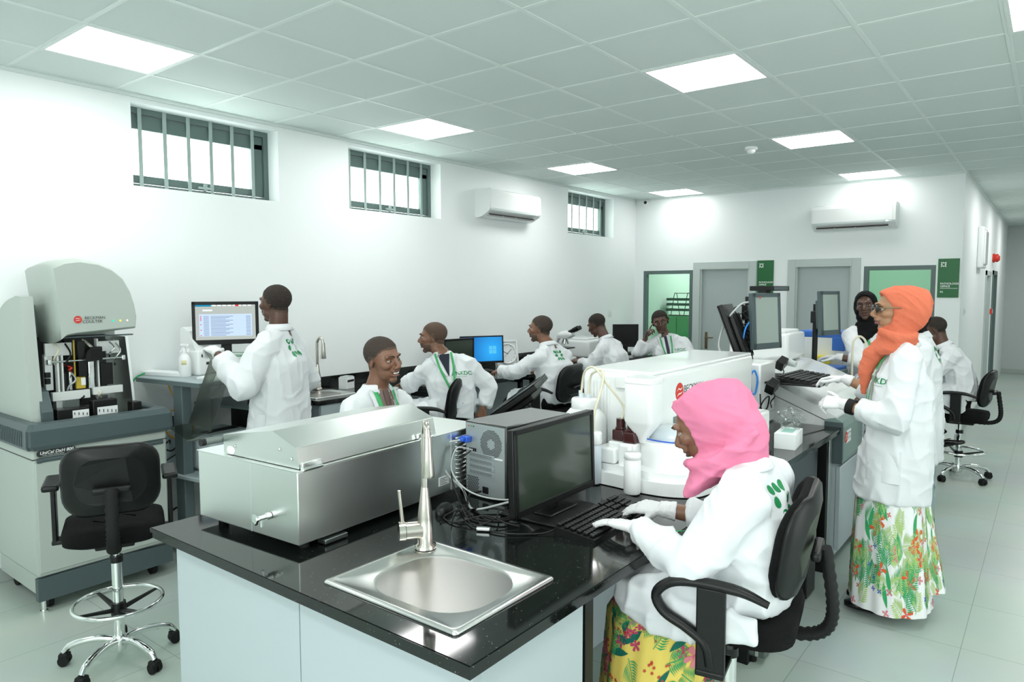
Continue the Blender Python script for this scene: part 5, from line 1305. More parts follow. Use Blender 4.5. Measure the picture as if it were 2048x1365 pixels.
def sculpt(me, Ti, smile):
    c = coords(me); A = np.array(Ti)[:3, :]; l = c @ A[:, :3].T + A[:, 3]
    x, y, z = l.T.copy()
    near = (np.abs(x) < .09) & (y > .03) & (np.abs(z) < .13)
    dy = np.zeros_like(y)
    for s in (-1, 1):
        d2 = ((x - s * .0315) / .0165) ** 2 + ((z - .006) / .0115) ** 2
        dy -= .0125 * np.exp(-d2)
    mz_ = -.0612 + smile * .010 * (x / .026) ** 2
    dy -= (.0045 + .003 * smile) * np.exp(-((z - mz_) / (.0038 + .003 * smile)) ** 2) * np.exp(-(x / .027) ** 6)
    dy -= .003 * np.exp(-((z + .082) / .007) ** 2) * np.exp(-(x / .02) ** 2)
    if smile:
        for s in (-1, 1): dy += .005 * np.exp(-(((x - s * .044) / .014) ** 2 + ((z + .03) / .014) ** 2))
    l[:, 1] = np.where(near, y + dy, y)
    B = np.linalg.inv(np.array(Ti)); setco(me, l @ B[:3, :3].T + B[:3, 3])
    return l
def hand_shapes(mb, w, d, pn, side, curl=(.35, .5, .4), grow=0., thumb=.35, spread=.06, scale=1., curls=None):
    """palm and five jointed fingers from wrist w towards d; pn points out of the palm"""
    w, d, pn = V(w), V(d).normalized(), V(pn); pn = (pn - d * pn.dot(d)).normalized()
    t = d.cross(pn) * side                      # towards the thumb
    s = scale
    rings = []
    for a, hw, ht in ((-.02, .027, .020), (.0, .028, .019), (.025, .034, .017), (.055, .040, .0155), (.085, .042, .0135), (.097, .037, .010)):
        rings.append(se(w + d * a * s, t, pn, hw * s + grow, ht * s + grow, 18, 2.4))
    mb.loft(rings)
    mb.ell(w + (d * .04 + t * .026 + pn * .008) * s, (.02 * s + grow,) * 3)
    def finger(base, dr, lens, r, bends, axis):
        p = [base]; q = dr.copy(); ang = 0
        for L, b in zip(lens, bends):
            q = Matrix.Rotation(b, 3, axis) @ q; p.append(p[-1] + q * L * s)
        pts = [p[0] - dr * .02 * s]
        for i in range(len(p) - 1): pts += [p[i], (p[i] + p[i + 1]) / 2]
        pts.append(p[-1]); n = len(pts)
        rr = [(r * (1.0 - .22 * i / n)) * s + grow for i in range(n)]
        mb.tube(pts, rr, 10); mb.ell(p[-1], (rr[-1],) * 3, None, 10, 8)
    ax = d.cross(pn).normalized()               # bending about this turns d towards pn
    spec = ((.030, .088, (.042, .026, .021), .0092, 1), (.0105, .093, (.047, .029, .022), .0094, .25), (-.0095, .089, (.043, .028, .022), .0090, -.4), (-.0285, .079, (.034, .021, .019), .0080, -1.2))
    for i, (o, a, L, r, f) in enumerate(spec):
        cu = curls[i] if curls else curl
        dr = (d + t * spread * f).normalized()
        finger(w + (d * a + t * o) * s, dr, L, r, cu, ax)
    td = (d * .62 + t * .70 + pn * thumb).normalized()
    finger(w + (d * .028 + t * .028 + pn * .004) * s, td, (.040, .032, .027), .0105, (.0, -.30 * side * -1 * 0 + .25, .25), (td.cross(d)).normalized())
def fold(o, amp, seed, fx=(11, 11, 3.2), fine=.35):
    """cloth folds: ridged noise moved along the normals"""
    me = o.data; c = coords(me); n = normals(me); S = V((seed * 3.1, seed * 1.7, seed))
    d = np.empty(len(c))
    for i, (x, y, z) in enumerate(c):
        a = 1 - abs(noise.noise(V((x * fx[0], y * fx[1], z * fx[2])) + S)) * 2
        b = 1 - abs(noise.noise(V((x * fx[0] * .8 + z * 7, y * fx[1] * .8 - z * 6, z * 9)) + S * 2)) * 2
        d[i] = max(a, 0) ** 2.2 * .8 + fine * max(b, 0) ** 2.5
    setco(me, c + n * ((d - .35) * amp)[:, None])
def strip(name, pts, width, bv, fwd, m, parent, off=.002, n=8, thick=.0016):
    """ribbon laid on a garment by projecting it along -fwd"""
    F = V(fwd).normalized(); P = spline(pts, n); rows = []
    for i, p in enumerate(P):
        t = (P[min(i + 1, len(P) - 1)] - P[max(i - 1, 0)]).normalized(); c = t.cross(F).normalized()
        w = width[0] + (width[1] - width[0]) * i / (len(P) - 1) if isinstance(width, tuple) else width
        row = []
        for k in (-1, 0, 1):
            q = p + c * w / 2 * k; h = bv.ray_cast(q + F * .3, -F, .6)
            row.append((h[0] if h[0] is not None else q) + F * off)
        rows.append([row[0], row[1], row[2], row[2] + F * thick, row[1] + F * thick, row[0] + F * thick])
    return MB().loft(rows).build(name, m, parent)
def project(me, bv, n, off, start=.2):
    N = V(n).normalized()
    for v in me.vertices:
        h = bv.ray_cast(v.co + N * start, -N, start + .3)
        if h[0] is not None: v.co = h[0] + N * off
def decal_text(name, s, size, o, right, up, bv, m, parent, bold=False, off=.0015, align='LEFT', start=.2):
    t = text(name, s, size, o, right, up, m, parent, bold, align); project(t.data, bv, V(right).cross(V(up)), off, start); return t
def decal_logo(name, o, right, up, size, bv, m, parent, sc=(1, 1)):
    r, u = V(right).normalized(), V(up).normalized(); mb = MB()
    for c in logo_cells(size): mb._add([V(o) + r * x * sc[0] + u * y * sc[1] for x, y in c], [tuple(range(len(c)))])
    b = mb.build(name, m, parent); project(b.data, bv, r.cross(u), .0016); return b
def chest_logo(o, right, up, size, bv, parent, start=.2):
    r, u = V(right).normalized(), V(up).normalized()
    a = decal_text('chest_logo', 'NKDC', size, V(o) + r * size * .75, r, u, bv, M['green'], parent, True, start=start)
    mb = MB()
    for k in range(3): mb._add([V(o) + r * x + u * y for x, y in ((0, (.05 + k * .24) * size), (.55 * size, (.10 + k * .24) * size), (.50 * size, (.22 + k * .24) * size), (.06 * size, (.17 + k * .24) * size))], [(0, 1, 2, 3)])
    b = mb.build('chest_emblem', M['green'], parent); project(b.data, bv, r.cross(u), .0015, start)
    decal_text('chest_caption', 'Kano Diagnostic Centre', size * .24, V(o) - u * size * .36 + r * size * .2, r, u, bv, M['green'], parent, start=start)
def shell(name, body, l, cond, amount, m, parent, rough=0.):
    """hair or beard grown from the scalp: cond(x, y, z) > 0 inside, height follows it"""
    me = body.data; c = coords(me); n = normals(me); h = cond(l[:, 0], l[:, 1], l[:, 2])
    inside = h > 0
    mb = MB(); idx = {}
    verts, faces = [], []
    for p in me.polygons:
        vs = list(p.vertices)
        if not inside[vs].any(): continue
        f = []
        for v in vs:
            if v not in idx:
                idx[v] = len(verts); k = min(1., max(-.25, h[v] / .012))
                verts.append(V(c[v]) + V(n[v]) * (amount * k + (rough * noise.noise(V(c[v]) * 160) if rough and k > .5 else 0)))
            f.append(idx[v])
        faces.append(f)
    mb._add(verts, faces, True)
    return mb.build(name, m, parent, recalc=False)

def person(label, S):
    """S: pose in world coordinates (see the calls below)"""
    pe = V(S['pe']); r = thing('person', label, 'person', (pe.x, pe.y, 0), 0)
    sk = M[S.get('skin', 'skin1')]; fem = S.get('female', False); smile = S.get('smile', 0.)
    vox = S.get('vox', .0055)
    Rm = frame(S['hf'], S.get('hu', (0, 0, 1))); hc = V(S['hc']); hs = S.get('hs', 1.)
    T = Matrix.Translation(hc) @ Rm.to_4x4() @ Matrix.Scale(hs, 4); Ti = T.inverted()
    nk, ch, wa = V(S['nk']), V(S['ch']), V(S['wa'])
    sL, sR = V(S['sL']), V(S['sR'])
    bL, bR = [s + (nk - s) * .16 - (nk - ch).normalized() * .012 for s in (sL, sR)]
    L = (sR - sL).normalized()
    F = V(S['tf']).normalized()
    w_ = S.get('w', 1.)
    def torso(mb, g, rows):
        rings = []
        for i, (c, a, b) in enumerate(rows):
            p0 = rows[max(i - 1, 0)][0]; p1 = rows[min(i + 1, len(rows) - 1)][0]
            ax = (V(p1) - V(p0)).normalized(); Lx = (L - ax * L.dot(ax)).normalized(); D = ax.cross(Lx)
            rings.append(se(c, Lx, D, a + g, b + g))
        mb.loft(rings)
    mid = (sL + sR) / 2
    # body: one continuous skin
    mb = MB(); head_shapes(mb, T, fem, smile, not fem)
    nr = .050 if fem else .057
    mb.tube([T @ V((0, -.03, -.03)), T @ V((0, -.028, -.085)), nk + (hc - nk) * .18, nk - (nk - ch) * .25], [nr, nr, nr * 1.03, nr * 1.35], 18)
    torso(mb, 0, [(pe, .14, .10), (wa, .125, .09), (ch, .145, .10), (mid * .75 + nk * .25 - V((0, 0, .03)), .10, .055), (nk - V((0, 0, .02)), .045, .045)])
    for s, e, w in ((bL, V(S['eL']), V(S['wL'])), (bR, V(S['eR']), V(S['wR']))):
        mb.tube([s, (s + e) / 2, e], [.042, .042, .036], 12); mb.ell(e, (.037,) * 3)
        mb.tube([e, e * .6 + w * .4, w], [.037, .036, .025], 12); mb.tube([nk - V((0, 0, .04)), s], [.04, .042], 12); mb.ell(s, (.042,) * 3)
    gl = S.get('gloves', False)
    for nm, sd in (('L', -1), ('R', 1)):
        if 'h' + nm in S:
            q = dict(S['h' + nm]); q.setdefault('side', sd); hand_shapes(mb, S['w' + nm], q.pop('d'), q.pop('pn'), grow=(-.002 if gl else 0), **q)
    for nm in 'LR':
        if 'k' + nm in S:
            k, a = V(S['k' + nm]), V(S['a' + nm]); hp = pe + L * (.085 if nm == 'R' else -.085)
            mb.tube([hp, (hp + k) / 2, k], [.085, .072, .055], 14); mb.ell(k, (.056,) * 3); mb.tube([k, k * .65 + a * .35, a], [.052, .05, .034], 14)
    body = evaluate(mb.build('body', sk, r), vox, 2, .45)
    me = body.data; l = sculpt(me, Ti, smile)
    lipm = M[S.get('lip', 'lip2')]; me.materials.append(lipm)
    zc = np.array([p.center for p in me.polygons]); A = np.array(Ti)[:3, :]; pl = zc @ A[:, :3].T + A[:, 3]
    ml = -.0612 + smile * .010 * (pl[:, 0] / .026) ** 2; up = .0115 + smile * .003
    isl = (np.abs(pl[:, 0]) < .025 + .006 * smile) & (pl[:, 1] > .078) & (pl[:, 2] < ml + up * (1 - (pl[:, 0] / .03) ** 2)) & (pl[:, 2] > ml - (up + .003) * (1 - (pl[:, 0] / .03) ** 2))
    me.polygons.foreach_set('material_index', isl.astype(int))
    # eyes with lids, brows, teeth
    if not S.get('noface'):
        for s in (-1, 1):
            c = T @ V((s * .0315, .0715, .006)); e = MB(); e.ell((0, 0, 0), (.0125 * hs,) * 3, None, 20, 16)
            o = e.build('eye', [M['eyew'], M['iris'], sk]); look = frame(S.get('gaze', S['hf']), S.get('hu', (0, 0, 1)))
            gm = Rm.transposed() @ look
            low = S.get('lid', .34)
            for p in o.data.polygons:
                q = p.center / (.0125 * hs); g = gm.transposed() @ q
                p.material_index = 2 if (q.z > low or q.z < -.55) else (1 if g.y > .84 else 0)
            o.data.transform(Matrix.Translation(c) @ Rm.to_4x4()); o.parent = r; o.matrix_parent_inverse = parent_matrix(r).inverted()
            b = MB().tube([T @ V((s * x, y, z)) for x, y, z in ((.012, .0955, .026), (.024, .0955, .0335), (.038, .087, .034), (.050, .073, .027))], [.0035, .0046, .004, .002], 8, flat=.6).build('eyebrow', M['hair'], r)
        if smile > .5:
            MB().ell(T @ V((0, .0905, -.0585)), (.0205, .0055, .0068), Rm).build('teeth', M['teeth'], r)
    if S.get('hair'):
        front, side = S['hair'] if isinstance(S['hair'], tuple) else (.078, 0)
        def cond(x, y, z):
            line = np.interp(y, [-.12, -.05, -.02, .012, .035, .06, .09], [-.052, -.040, -.022, .012, .045, front - .012, front])
            line = line + np.where(y > .02, .35 * np.maximum(0, np.abs(x) - .028), 0)
            ear = np.where((np.abs(x) > .066) & (y > -.035) & (y < .02) & (np.abs(z + .004) < .036), -.02, 0)
            rag = np.array([noise.noise(V((a * 70, b * 70, c * 70))) for a, b, c in zip(x, y, z)]) * .004
            return np.where(z > -.09, z - line, -1) + ear + rag
        if S.get('hairh', 0) < .006: shell('cropped_edge', body, l, lambda x, y, z: cond(x, y, z) + .011, .0006, M['fade'], r)
        shell('hair', body, l, cond, S.get('hairh', .0014), M[S['hairm'] if 'hairm' in S else 'crop' if isinstance(S['hair'], tuple) and S.get('hairh', 0) < .006 else 'hair'], r, .002)
    if S.get('beard'):
        def condb(x, y, z):
            b1 = np.minimum(-.052 - z + .0 * x, y - .0) - np.where((np.abs(x) < .03) & (z > -.078), .05, 0)
            mo = .006 - np.abs(z + .0465) - np.where(np.abs(x) > .028, 1, 0) - np.where(y < .07, 1, 0)
            return np.maximum(np.where((y > .015) & (z > -.125), b1, -1), mo)
        shell('beard', body, l, condb, S['beard'], M['fade'], r, .0008)
    # gloves
    if gl:
        for nm, sd in (('L', -1), ('R', 1)):
            q = dict(S['h' + nm]); d = V(q.pop('d')); q.setdefault('side', sd); mb = MB(); w = V(S['w' + nm])
            hand_shapes(mb, w, d, q.pop('pn'), grow=.0015, **q)
            fa = (V(S['e' + nm]) - w).normalized()
            gn = S.get('glen', .05); mb.tube([w + d.normalized() * .01, w, w + fa * gn * .7, w + fa * gn], [.030, .030, .034, .036], 18)
            g = evaluate(mb.build('glove', M['glove'], r), min(vox, .0045), 2, .4)
            fold(g, .002, 5 + sd, (60, 60, 60))
    # trousers and shoes
    for nm in 'LR':
        if 'k' + nm in S and S.get('trousers'):
            k, a = V(S['k' + nm]), V(S['a' + nm]); hp = pe + L * (.09 if nm == 'R' else -.09)
            mb = MB().tube([hp, (hp + k) / 2, k, k * .6 + a * .4, a + V((0, 0, .02))], [.10, .09, .075, .068, .062], 18); mb.ell(k, (.077,) * 3); mb.ell(hp, (.10,) * 3)
            t = evaluate(mb.build('trouser_leg', M[S['trousers']], r), .009, 3); fold(t, .007, 3, (12, 12, 12))
        if 'a' + nm in S and S.get('shoes', True):
            a = V(S['a' + nm]); td = V(S.get('t' + nm, F)); td = td.normalized(); up = V((0, 0, 1)); up = (up - td * up.dot(td)).normalized(); sd = td.cross(up)
            rings = [se(a - up * .052 + td * x, sd, up, hw, hh, 18, 2.6) for x, hw, hh in ((-.075, .022, .026), (-.06, .034, .036), (0, .038, .038), (.06, .042, .030), (.12, .044, .024), (.165, .036, .018), (.185, .02, .012))]
            sh = MB().loft(rings).build('shoe', M['leather'], r)
            if S.get('buckle') == nm: 
                c = a - up * .02 + td * .06; MB().tube([c + td * (.018 * math.cos(q)) + sd * (.02 * math.sin(q)) + up * .004 for q in [2 * PI * k / 14 for k in range(14)]], .003, 6, closed=True).build('buckle', M['gold'], sh)
    # lab coat
    mb = MB(); cr = S.get('cr', {})
    hips = cr.get('pe', (.185, .145)); wst = cr.get('wa', (.175, .13)); cst = cr.get('ch', (.19, .135))
    rows = []
    if 'hem' in S: 
        hm = S['hem']; rows += [(V(hm[0]), hm[1], hm[2]), (V(hm[0]) * .5 + pe * .5, (hm[1] + hips[0]) / 2 + .005, (hm[2] + hips[1]) / 2)]
    rows += [(pe, *hips), (wa, *wst), (ch, *cst), (mid * .8 + nk * .2 - (nk - ch).normalized() * .025, .16 * w_, .085), (nk + (nk - ch).normalized() * .012, .066, .062)]
    torso(mb, 0, rows)
    up_ = (nk - ch).normalized()
    ar = S.get('ar', (.072, .066, .058, .055))
    cut = S.get('cuff', .05)
    for nm, s in (('L', sL), ('R', sR)):
        s = s + (nk - s) * .10 - up_ * .018
        e, w = V(S['e' + nm]), V(S['w' + nm]); fa = (e - w).normalized(); cu = w + fa * (S.get('cuff' + nm, cut))
        mb.ell(s, (ar[0],) * 3); mb.tube([s, s * .5 + e * .5, e], [ar[0], (ar[0] + ar[1]) / 2, ar[1]], 18); mb.ell(e, (ar[1] * .98,) * 3)
        mb.tube([e, e * .5 + cu * .5, cu], [ar[1] * .96, ar[2], ar[3]], 18)
        mb.tube([nk + (nk - ch).normalized() * .0 + (s - nk) * .2, s], [.058, ar[0] * .98], 16)
    for ex in S.get('coat_extra', []): ex(mb)
    pk = S.get('pockets', [])
    cv = S.get('cvox', .0085)
    coat = evaluate(mb.build('lab_coat', M['coat'], r), cv, 14, .5)
    fold(coat, S.get('fold', .011) * 1.35, S.get('seed', 1.), S.get('ff', (11, 11, 4.)))
    bv = bvh(coat)
    up = (nk - ch).normalized(); D = -(up.cross(L)); D = D if D.dot(F) > 0 else -D
    if S.get('collar', True):
        n = 26; a0 = .55
        c1 = []; 
        for k in range(n):
            q = PI / 2 + a0 + (2 * PI - 2 * a0) * k / (n - 1)
            x, y = math.cos(q), math.sin(q); hh = .03
            base = nk + up * .004 + L * (.078 * x) + D * (.072 * y); out = (L * x + D * y).normalized()
            c1.append([base - out * .002, base + up * hh - out * .014, base + up * hh - out * .007, base + out * .016 - up * .006, base + out * .010 - up * .012])
        MB().loft(c1).build('collar', M['coat'], coat)
    for c, dn in pk: strip('pocket', [V(c) + up * .085, V(c), V(c) - up * .085], .15, bv, dn, M['coat'], coat, .001, 5, .0035)
    if 'shirt' in S:
        top = nk + D * .06 + up * .01; bot = ch - up * S.get('vdepth', .06) + D * .1
        rows = []; N = 10
        for i in range(N + 1):
            t = i / N; c = top * (1 - t) + bot * t; hw = S.get('vw', .062) * (1 - t) + .002; row = []
            for k in range(-4, 5):
                q = c + L * (hw * k / 4); h = bv.ray_cast(q + D * .25, -D, .5); row.append((h[0] if h[0] is not None else q) + D * .003)
            rows.append(row)
        sm = MB(); vs = [p for row in rows for p in row]; sm._add(vs, [(i * 9 + k, i * 9 + k + 1, (i + 1) * 9 + k + 1, (i + 1) * 9 + k) for i in range(N) for k in range(8)], True)
        sm.build('shirt', M[S['shirt']], r)
        for k in (-1, 1):
            strip('lapel', [top + L * (.075 * k), top * .6 + bot * .4 + L * (.062 * k), bot + L * (.012 * k)], (.05, .016), bv, D, M['coat'], coat, .005, 6, .004)
        if S.get('tie'): strip('tie', [top - up * .01, bot + up * .01], (.03, .034), bv, D, M[S['tie']], r, .005, 6, .004)
    if 'lanyard' in S:
        dn = S['lanyard']; top = nk + D * .05 + up * .02; bot = ch - up * dn + D * .1
        lw = S.get('lw', .016)
        for k in (-1, 1): strip('lanyard', [top + L * (.062 * k) - D * .02, top * .6 + bot * .4 + L * (.05 * k), bot + L * (.006 * k)], lw, bv, D, M['lany'], r, .013, 7, .0016)
        if S.get('card'):
            h = bv.ray_cast(bot - up * .06 + D * .3, -D, .8); c = (h[0] if h[0] is not None else bot) + D * .012
            m4 = Matrix((L, up, D)).transposed().to_4x4(); m4.translation = c
            MB().prism(rrect(.055, .085, .006, 3), .003, m4).build('name_card', M['fluid'], r)
            MB().tube([bot + D * .01, c + up * .045], .004, 6).build('card_clip', M['chrome'], r)
    if 'logo' in S:
        dx, dz, sz = S['logo']; o = ch + L * dx + up * dz + D * .1
        chest_logo(o, -L, up, sz, bv, coat, S.get('lstart', .2))
    if 'back' in S:
        dz, sz = S['back'][:2]; dx = S['back'][2] if len(S['back']) > 2 else 0
        decal_logo('back_logo', ch + up * dz + L * dx - D * .1, L, up, sz, bv, M['green'], coat)
    return r, dict(T=T, Rm=Rm, bv=bv, coat=coat, D=D, L=L, up=up, body=body, l=l)

def headscarf(r, K, m, nk, drape, amp=.006, seed=1., fmap=None, vox=.006, edge=(.078, .028, .050), vol=1., neck=True, back=0.):
    """cloth wrapped round the head, open at the face, gathered at the neck"""
    T = K['T']; P = lambda x, y, z: T @ V((x, y, z)); mb = MB(); N = 36
    def ring(rx, zt, zb, yt, ys, yb):
        o = []
        for k in range(N):
            q = 2 * PI * k / N; cq = math.cos(q); zc, rz = (zt + zb) / 2, (zt - zb) / 2
            y = ys + (yt - ys) * max(0, cq) ** 1.6 + (yb - ys) * max(0, -cq) ** 1.6
            o.append(P(rx * math.copysign(abs(math.sin(q)) ** .92, math.sin(q)), y, zc + rz * cq))
        return o
    et, es, eb = edge
    rows = [ring(.045, .07, -.09, -.02, -.02, -.02), ring(.056, .088, -.108, et - .014, es - .012, eb - .012), ring(.0625, .096, -.116, et, es, eb), ring(.071, .104, -.122, et - .002, es - .004, eb - .004),
            ring(.083, .118, -.126, et - .03, es - .03, eb - .025), ring(.092, .130, -.128, .01, -.02, .0), ring(.097 * vol, .134, -.13, -.045, -.055, -.04), ring(.094 * vol, .126, -.13, -.095 - back * .5, -.09 - back * .4, -.075), ring(.076 * vol, .102, -.118, -.132 - back, -.125 - back, -.11), ring(.035, .05, -.06, -.152 - back, -.15 - back, -.14)]
    mb.loft(rows)
    if neck: mb.tube([P(0, -.015, -.07), P(0, -.012, -.115) * .6 + (nk + V((0, 0, .05))) * .4, nk, nk - V((0, 0, .05))], [.080, .078, .085, .10], 26)
    for f in drape: f(mb)
    o = evaluate(mb.build('headscarf', m, r), vox, 7, .5)
    me = o.data; c = coords(me); n = normals(me); A = np.array(T.inverted())[:3, :]; l = c @ A[:, :3].T + A[:, 3]
    S = V((seed * 3.1, seed, seed * 1.7)); d = np.empty(len(c)); fm = fmap or (lambda p: V((p[0] * 10, (p[1] - p[2]) * 15, (p[1] + p[2]) * 3.5)))
    for i in range(len(c)):
        q = fm(l[i]); a = 1 - abs(noise.noise(q + S)) * 2; b = 1 - abs(noise.noise(q * 2.1 + S)) * 2
        d[i] = a * a * .75 + .3 * b * b - .5
    setco(me, c + n * (d * amp)[:, None])
    return o
def skirt(name, r, rings, pleats, amp, mats, prints=None):
    """lofted skirt from (centre, L, D, a, b) rings with pleats growing to the hem and a printed pattern as part of its mesh"""
    N = 144; rows = []
    for i, (c, Lx, Dx, a, b) in enumerate(rings):
        t = i / (len(rings) - 1); row = []
        for k in range(N):
            q = 2 * PI * k / N; w = 1 + amp * (.25 + .75 * t) * (math.sin(pleats * q) + .5 * math.sin(pleats * 2.3 * q + 1)) / 1.5
            row.append(V(c) + V(Lx) * (a * w * math.cos(q)) + V(Dx) * (b * w * math.sin(q)))
        rows.append(row)
    dense = []
    for i in range(len(rows) - 1):
        for s in range(6):
            t = s / 6; dense.append([rows[i][k] * (1 - t) + rows[i + 1][k] * t for k in range(N)])
    dense.append(rows[-1])
    mb = MB(); mb.loft(dense)
    H = len(dense) - 1
    def Sf(u, v):
        a = (u % 1) * N; i = int(a) % N; j = (i + 1) % N; f = a - int(a); b = min(max(v, 0), .9999) * H; k = int(b); g = b - k
        p = (dense[k][i] * (1 - f) + dense[k][j] * f) * (1 - g) + (dense[k + 1][i] * (1 - f) + dense[k + 1][j] * f) * g
        nn = (dense[k][j] - dense[k][i]).cross(dense[k + 1][i] - dense[k][i]).normalized()
        c = sum(dense[k], V()) / N
        return p + nn * ((1 if nn.dot(p - c) > 0 else -1) * .0022)
    if prints: prints(mb, Sf)
    bm = mb.bm
    o = mb.build(name, mats, r, recalc=False); return o
def flower(mb, Sf, u, v, su, sv, rot, mi, petals=5, cen=None):
    mb.mi = mi
    for k in range(petals):
        a = rot + 2 * PI * k / petals; pts = []
        for j in range(7):
            q = -.5 + j / 6; rr = math.cos(q * PI * .9) ** .5 * .55 + .45 if abs(q) < .5 else .45
            pts.append((math.cos(a + q * .95) * rr, math.sin(a + q * .95) * rr))
        pts.append((0, 0))
        mb._add([Sf(u + x * su, v + y * sv) for x, y in pts], [tuple(range(len(pts)))])
    if cen is not None:
        mb.mi = cen; mb._add([Sf(u + .2 * su * math.cos(k), v + .2 * sv * math.sin(k)) for k in (0, 1, 2, 3, 4, 5)], [(0, 1, 2, 3, 4, 5)])
    mb.mi = 0
def frond(mb, Sf, u, v, su, sv, rot, mi, n=7, wide=.16, lenr=.55):
    mb.mi = mi; c, s = math.cos(rot), math.sin(rot)
    def P(x, y): return Sf(u + (x * c - y * s) * su, v - (x * s + y * c) * sv)
    for i in range(8):
        y0, y1 = i / 8, (i + 1) / 8; mb._add([P(-.02, y0), P(.02, y0), P(.02, y1), P(-.02, y1)], [(0, 1, 2, 3)])
    for i in range(n):
        y = .12 + .85 * i / n; ln = lenr * (1 - .6 * i / n)
        for k in (-1, 1):
            pts = [(0, y), (k * ln * .5, y + ln * .28 + wide * .35), (k * ln, y + ln * .75), (k * ln * .55, y + ln * .28 - wide * .2)]
            mb._add([P(*p) for p in pts], [(0, 1, 2, 3)])
    mb.mi = 0
def leaf(mb, Sf, u, v, su, sv, rot, mi):
    mb.mi = mi; c, s = math.cos(rot), math.sin(rot); L = []
    for i in range(9): t = i / 8; L.append((math.sin(t * PI) * .16 + .12 * math.sin(t * 2.2), t))
    for i in range(8, -1, -1): t = i / 8; L.append((-math.sin(t * PI) * .16 + .12 * math.sin(t * 2.2), t))
    P = lambda x, y: Sf(u + (x * c - y * s) * su, v - (x * s + y * c) * sv)
    for i in range(8): mb._add([P(*L[i]), P(*L[i + 1]), P(*L[17 - i - 1]), P(*L[17 - i])], [(0, 1, 2, 3)])
    mb.mi = 0
# ------------------------------------------------------------------ the cast
DOWN = (0, 0, -1)
typing = (.30, .45, .30); loose = (.45, .55, .4)
for nm, c in (('print_green', (.03, .36, .12)), ('print_lime', (.42, .60, .20)), ('print_coral', (.72, .10, .03)), ('print_pink', (.72, .22, .28)), ('print_blue', (.03, .10, .55)), ('cloth_white', (.84, .85, .85)), ('cloth_yellow', (.80, .62, .13)), ('print_magenta', (.50, .05, .13)), ('print_rose', (.68, .20, .24)), ('print_teal', (.0, .13, .09)), ('print_red', (.55, .02, .03)), ('cloth_greyprint', (.30, .40, .42))):
    M[nm] = mat(nm, c, .8)
M['tie_b'] = mat('brown_tie', (.12, .075, .065), .7)
EX, EY, EZ = V((1, 0, 0)), V((0, 1, 0)), V((0, 0, 1))
# 1 woman at the near keyboard
def pink_lap(mb):
    rings = []
    for x, z0, z1, hw, yc in ((4.42, .77, .90, .17, .68), (4.30, .75, .90, .21, .68), (4.16, .745, .885, .22, .67), (4.03, .745, .85, .215, .665), (3.95, .75, .825, .20, .66)):
        rings.append(se((x, yc, (z0 + z1) / 2), V((0, 1, 0)), V((0, 0, 1)), hw, (z1 - z0) / 2, 24, 3))
    mb.loft(rings)
    # skirt of the coat falling past the seat on her left
    mb.loft([se((x, .475 + o, (z + .79) / 2), V((0, 1, 0)), V((0, 0, 1)), .022, (.85 - z) / 2, 16, 3) for x, z, o in ((4.42, .765, -.02), (4.32, .745, -.028), (4.22, .72, -.032), (4.11, .705, -.03), (4.02, .72, -.02), (3.94, .765, .0))])
Rk, K = person('woman in a bright pink headscarf typing with white gloves at the near keyboard', dict(
    skin='skin1', female=True, vox=.0042, cvox=.0075, gloves=True, hc=(4.152, .68, 1.312), hf=(-.88, -.06, -.46), hu=(-.46, 0, .88), gaze=(-.85, -.05, -.55), lid=.2,
    nk=(4.295, .68, 1.20), ch=(4.312, .68, 1.045), wa=(4.32, .68, .89), pe=(4.29, .68, .815), sL=(4.335, .52, 1.135), sR=(4.325, .84, 1.135), tf=(-1, 0, -.2), w=1.0,
    eL=(4.215, .455, .925), wL=(3.962, .572, .957), eR=(4.20, .90, .935), wR=(3.955, .80, .962), cuffL=.025, cuffR=.085, glen=.045,
    hL=dict(d=(-.97, .18, -.06), pn=(0, -.15, -1), curl=(.10, .22, .15), spread=.05), hR=dict(d=(-.97, -.06, -.05), pn=(0, .25, -1), curl=(.28, .45, .3), spread=.08),
    kL=(3.97, .56, .75), aL=(3.96, .56, .24), kR=(3.97, .80, .75), aR=(3.96, .80, .22), tL=(-1, 0, -.2), tR=(-1, 0, -.2),
    cr=dict(pe=(.20, .15), wa=(.175, .15), ch=(.185, .145)), ar=(.080, .072, .062, .052), coat_extra=[pink_lap], back=(.06, .11, -.02), logo=(.01, -.05, .05), lstart=.09, fold=.012, seed=2.3, ff=(9, 9, 5), collar=True))
def scarf_pink(mb):
    mb.ell((4.285, .68, 1.27), (.078, .088, .13))
    mb.loft([se(c, EY, V(d).normalized(), a, b, 26, 2.2) for c, d, a, b in (((4.235, .68, 1.265), (1, 0, .25), .08, .09), ((4.225, .68, 1.225), (1, 0, .4), .105, .115), ((4.215, .675, 1.185), (1, 0, .55), .12, .115), ((4.185, .665, 1.145), (1, 0, .65), .118, .09), ((4.168, .66, 1.118), (1, 0, .65), .105, .07), ((4.16, .66, 1.10), (1, 0, .65), .08, .05))])
    mb.tube([(4.105, .66, 1.185), (4.15, .60, 1.195), (4.22, .578, 1.215), (4.30, .592, 1.275), (4.35, .62, 1.33)], [.016, .022, .024, .024, .012], 12)
headscarf(Rk, K, M['pink'], V((4.265, .68, 1.225)), [scarf_pink], .008, 4.2, lambda p: V((p[0] * 7, (p[1] * .75 - p[2]) * 13, (p[1] + p[2] * .75) * 2.2)), back=.035, vol=1.04)
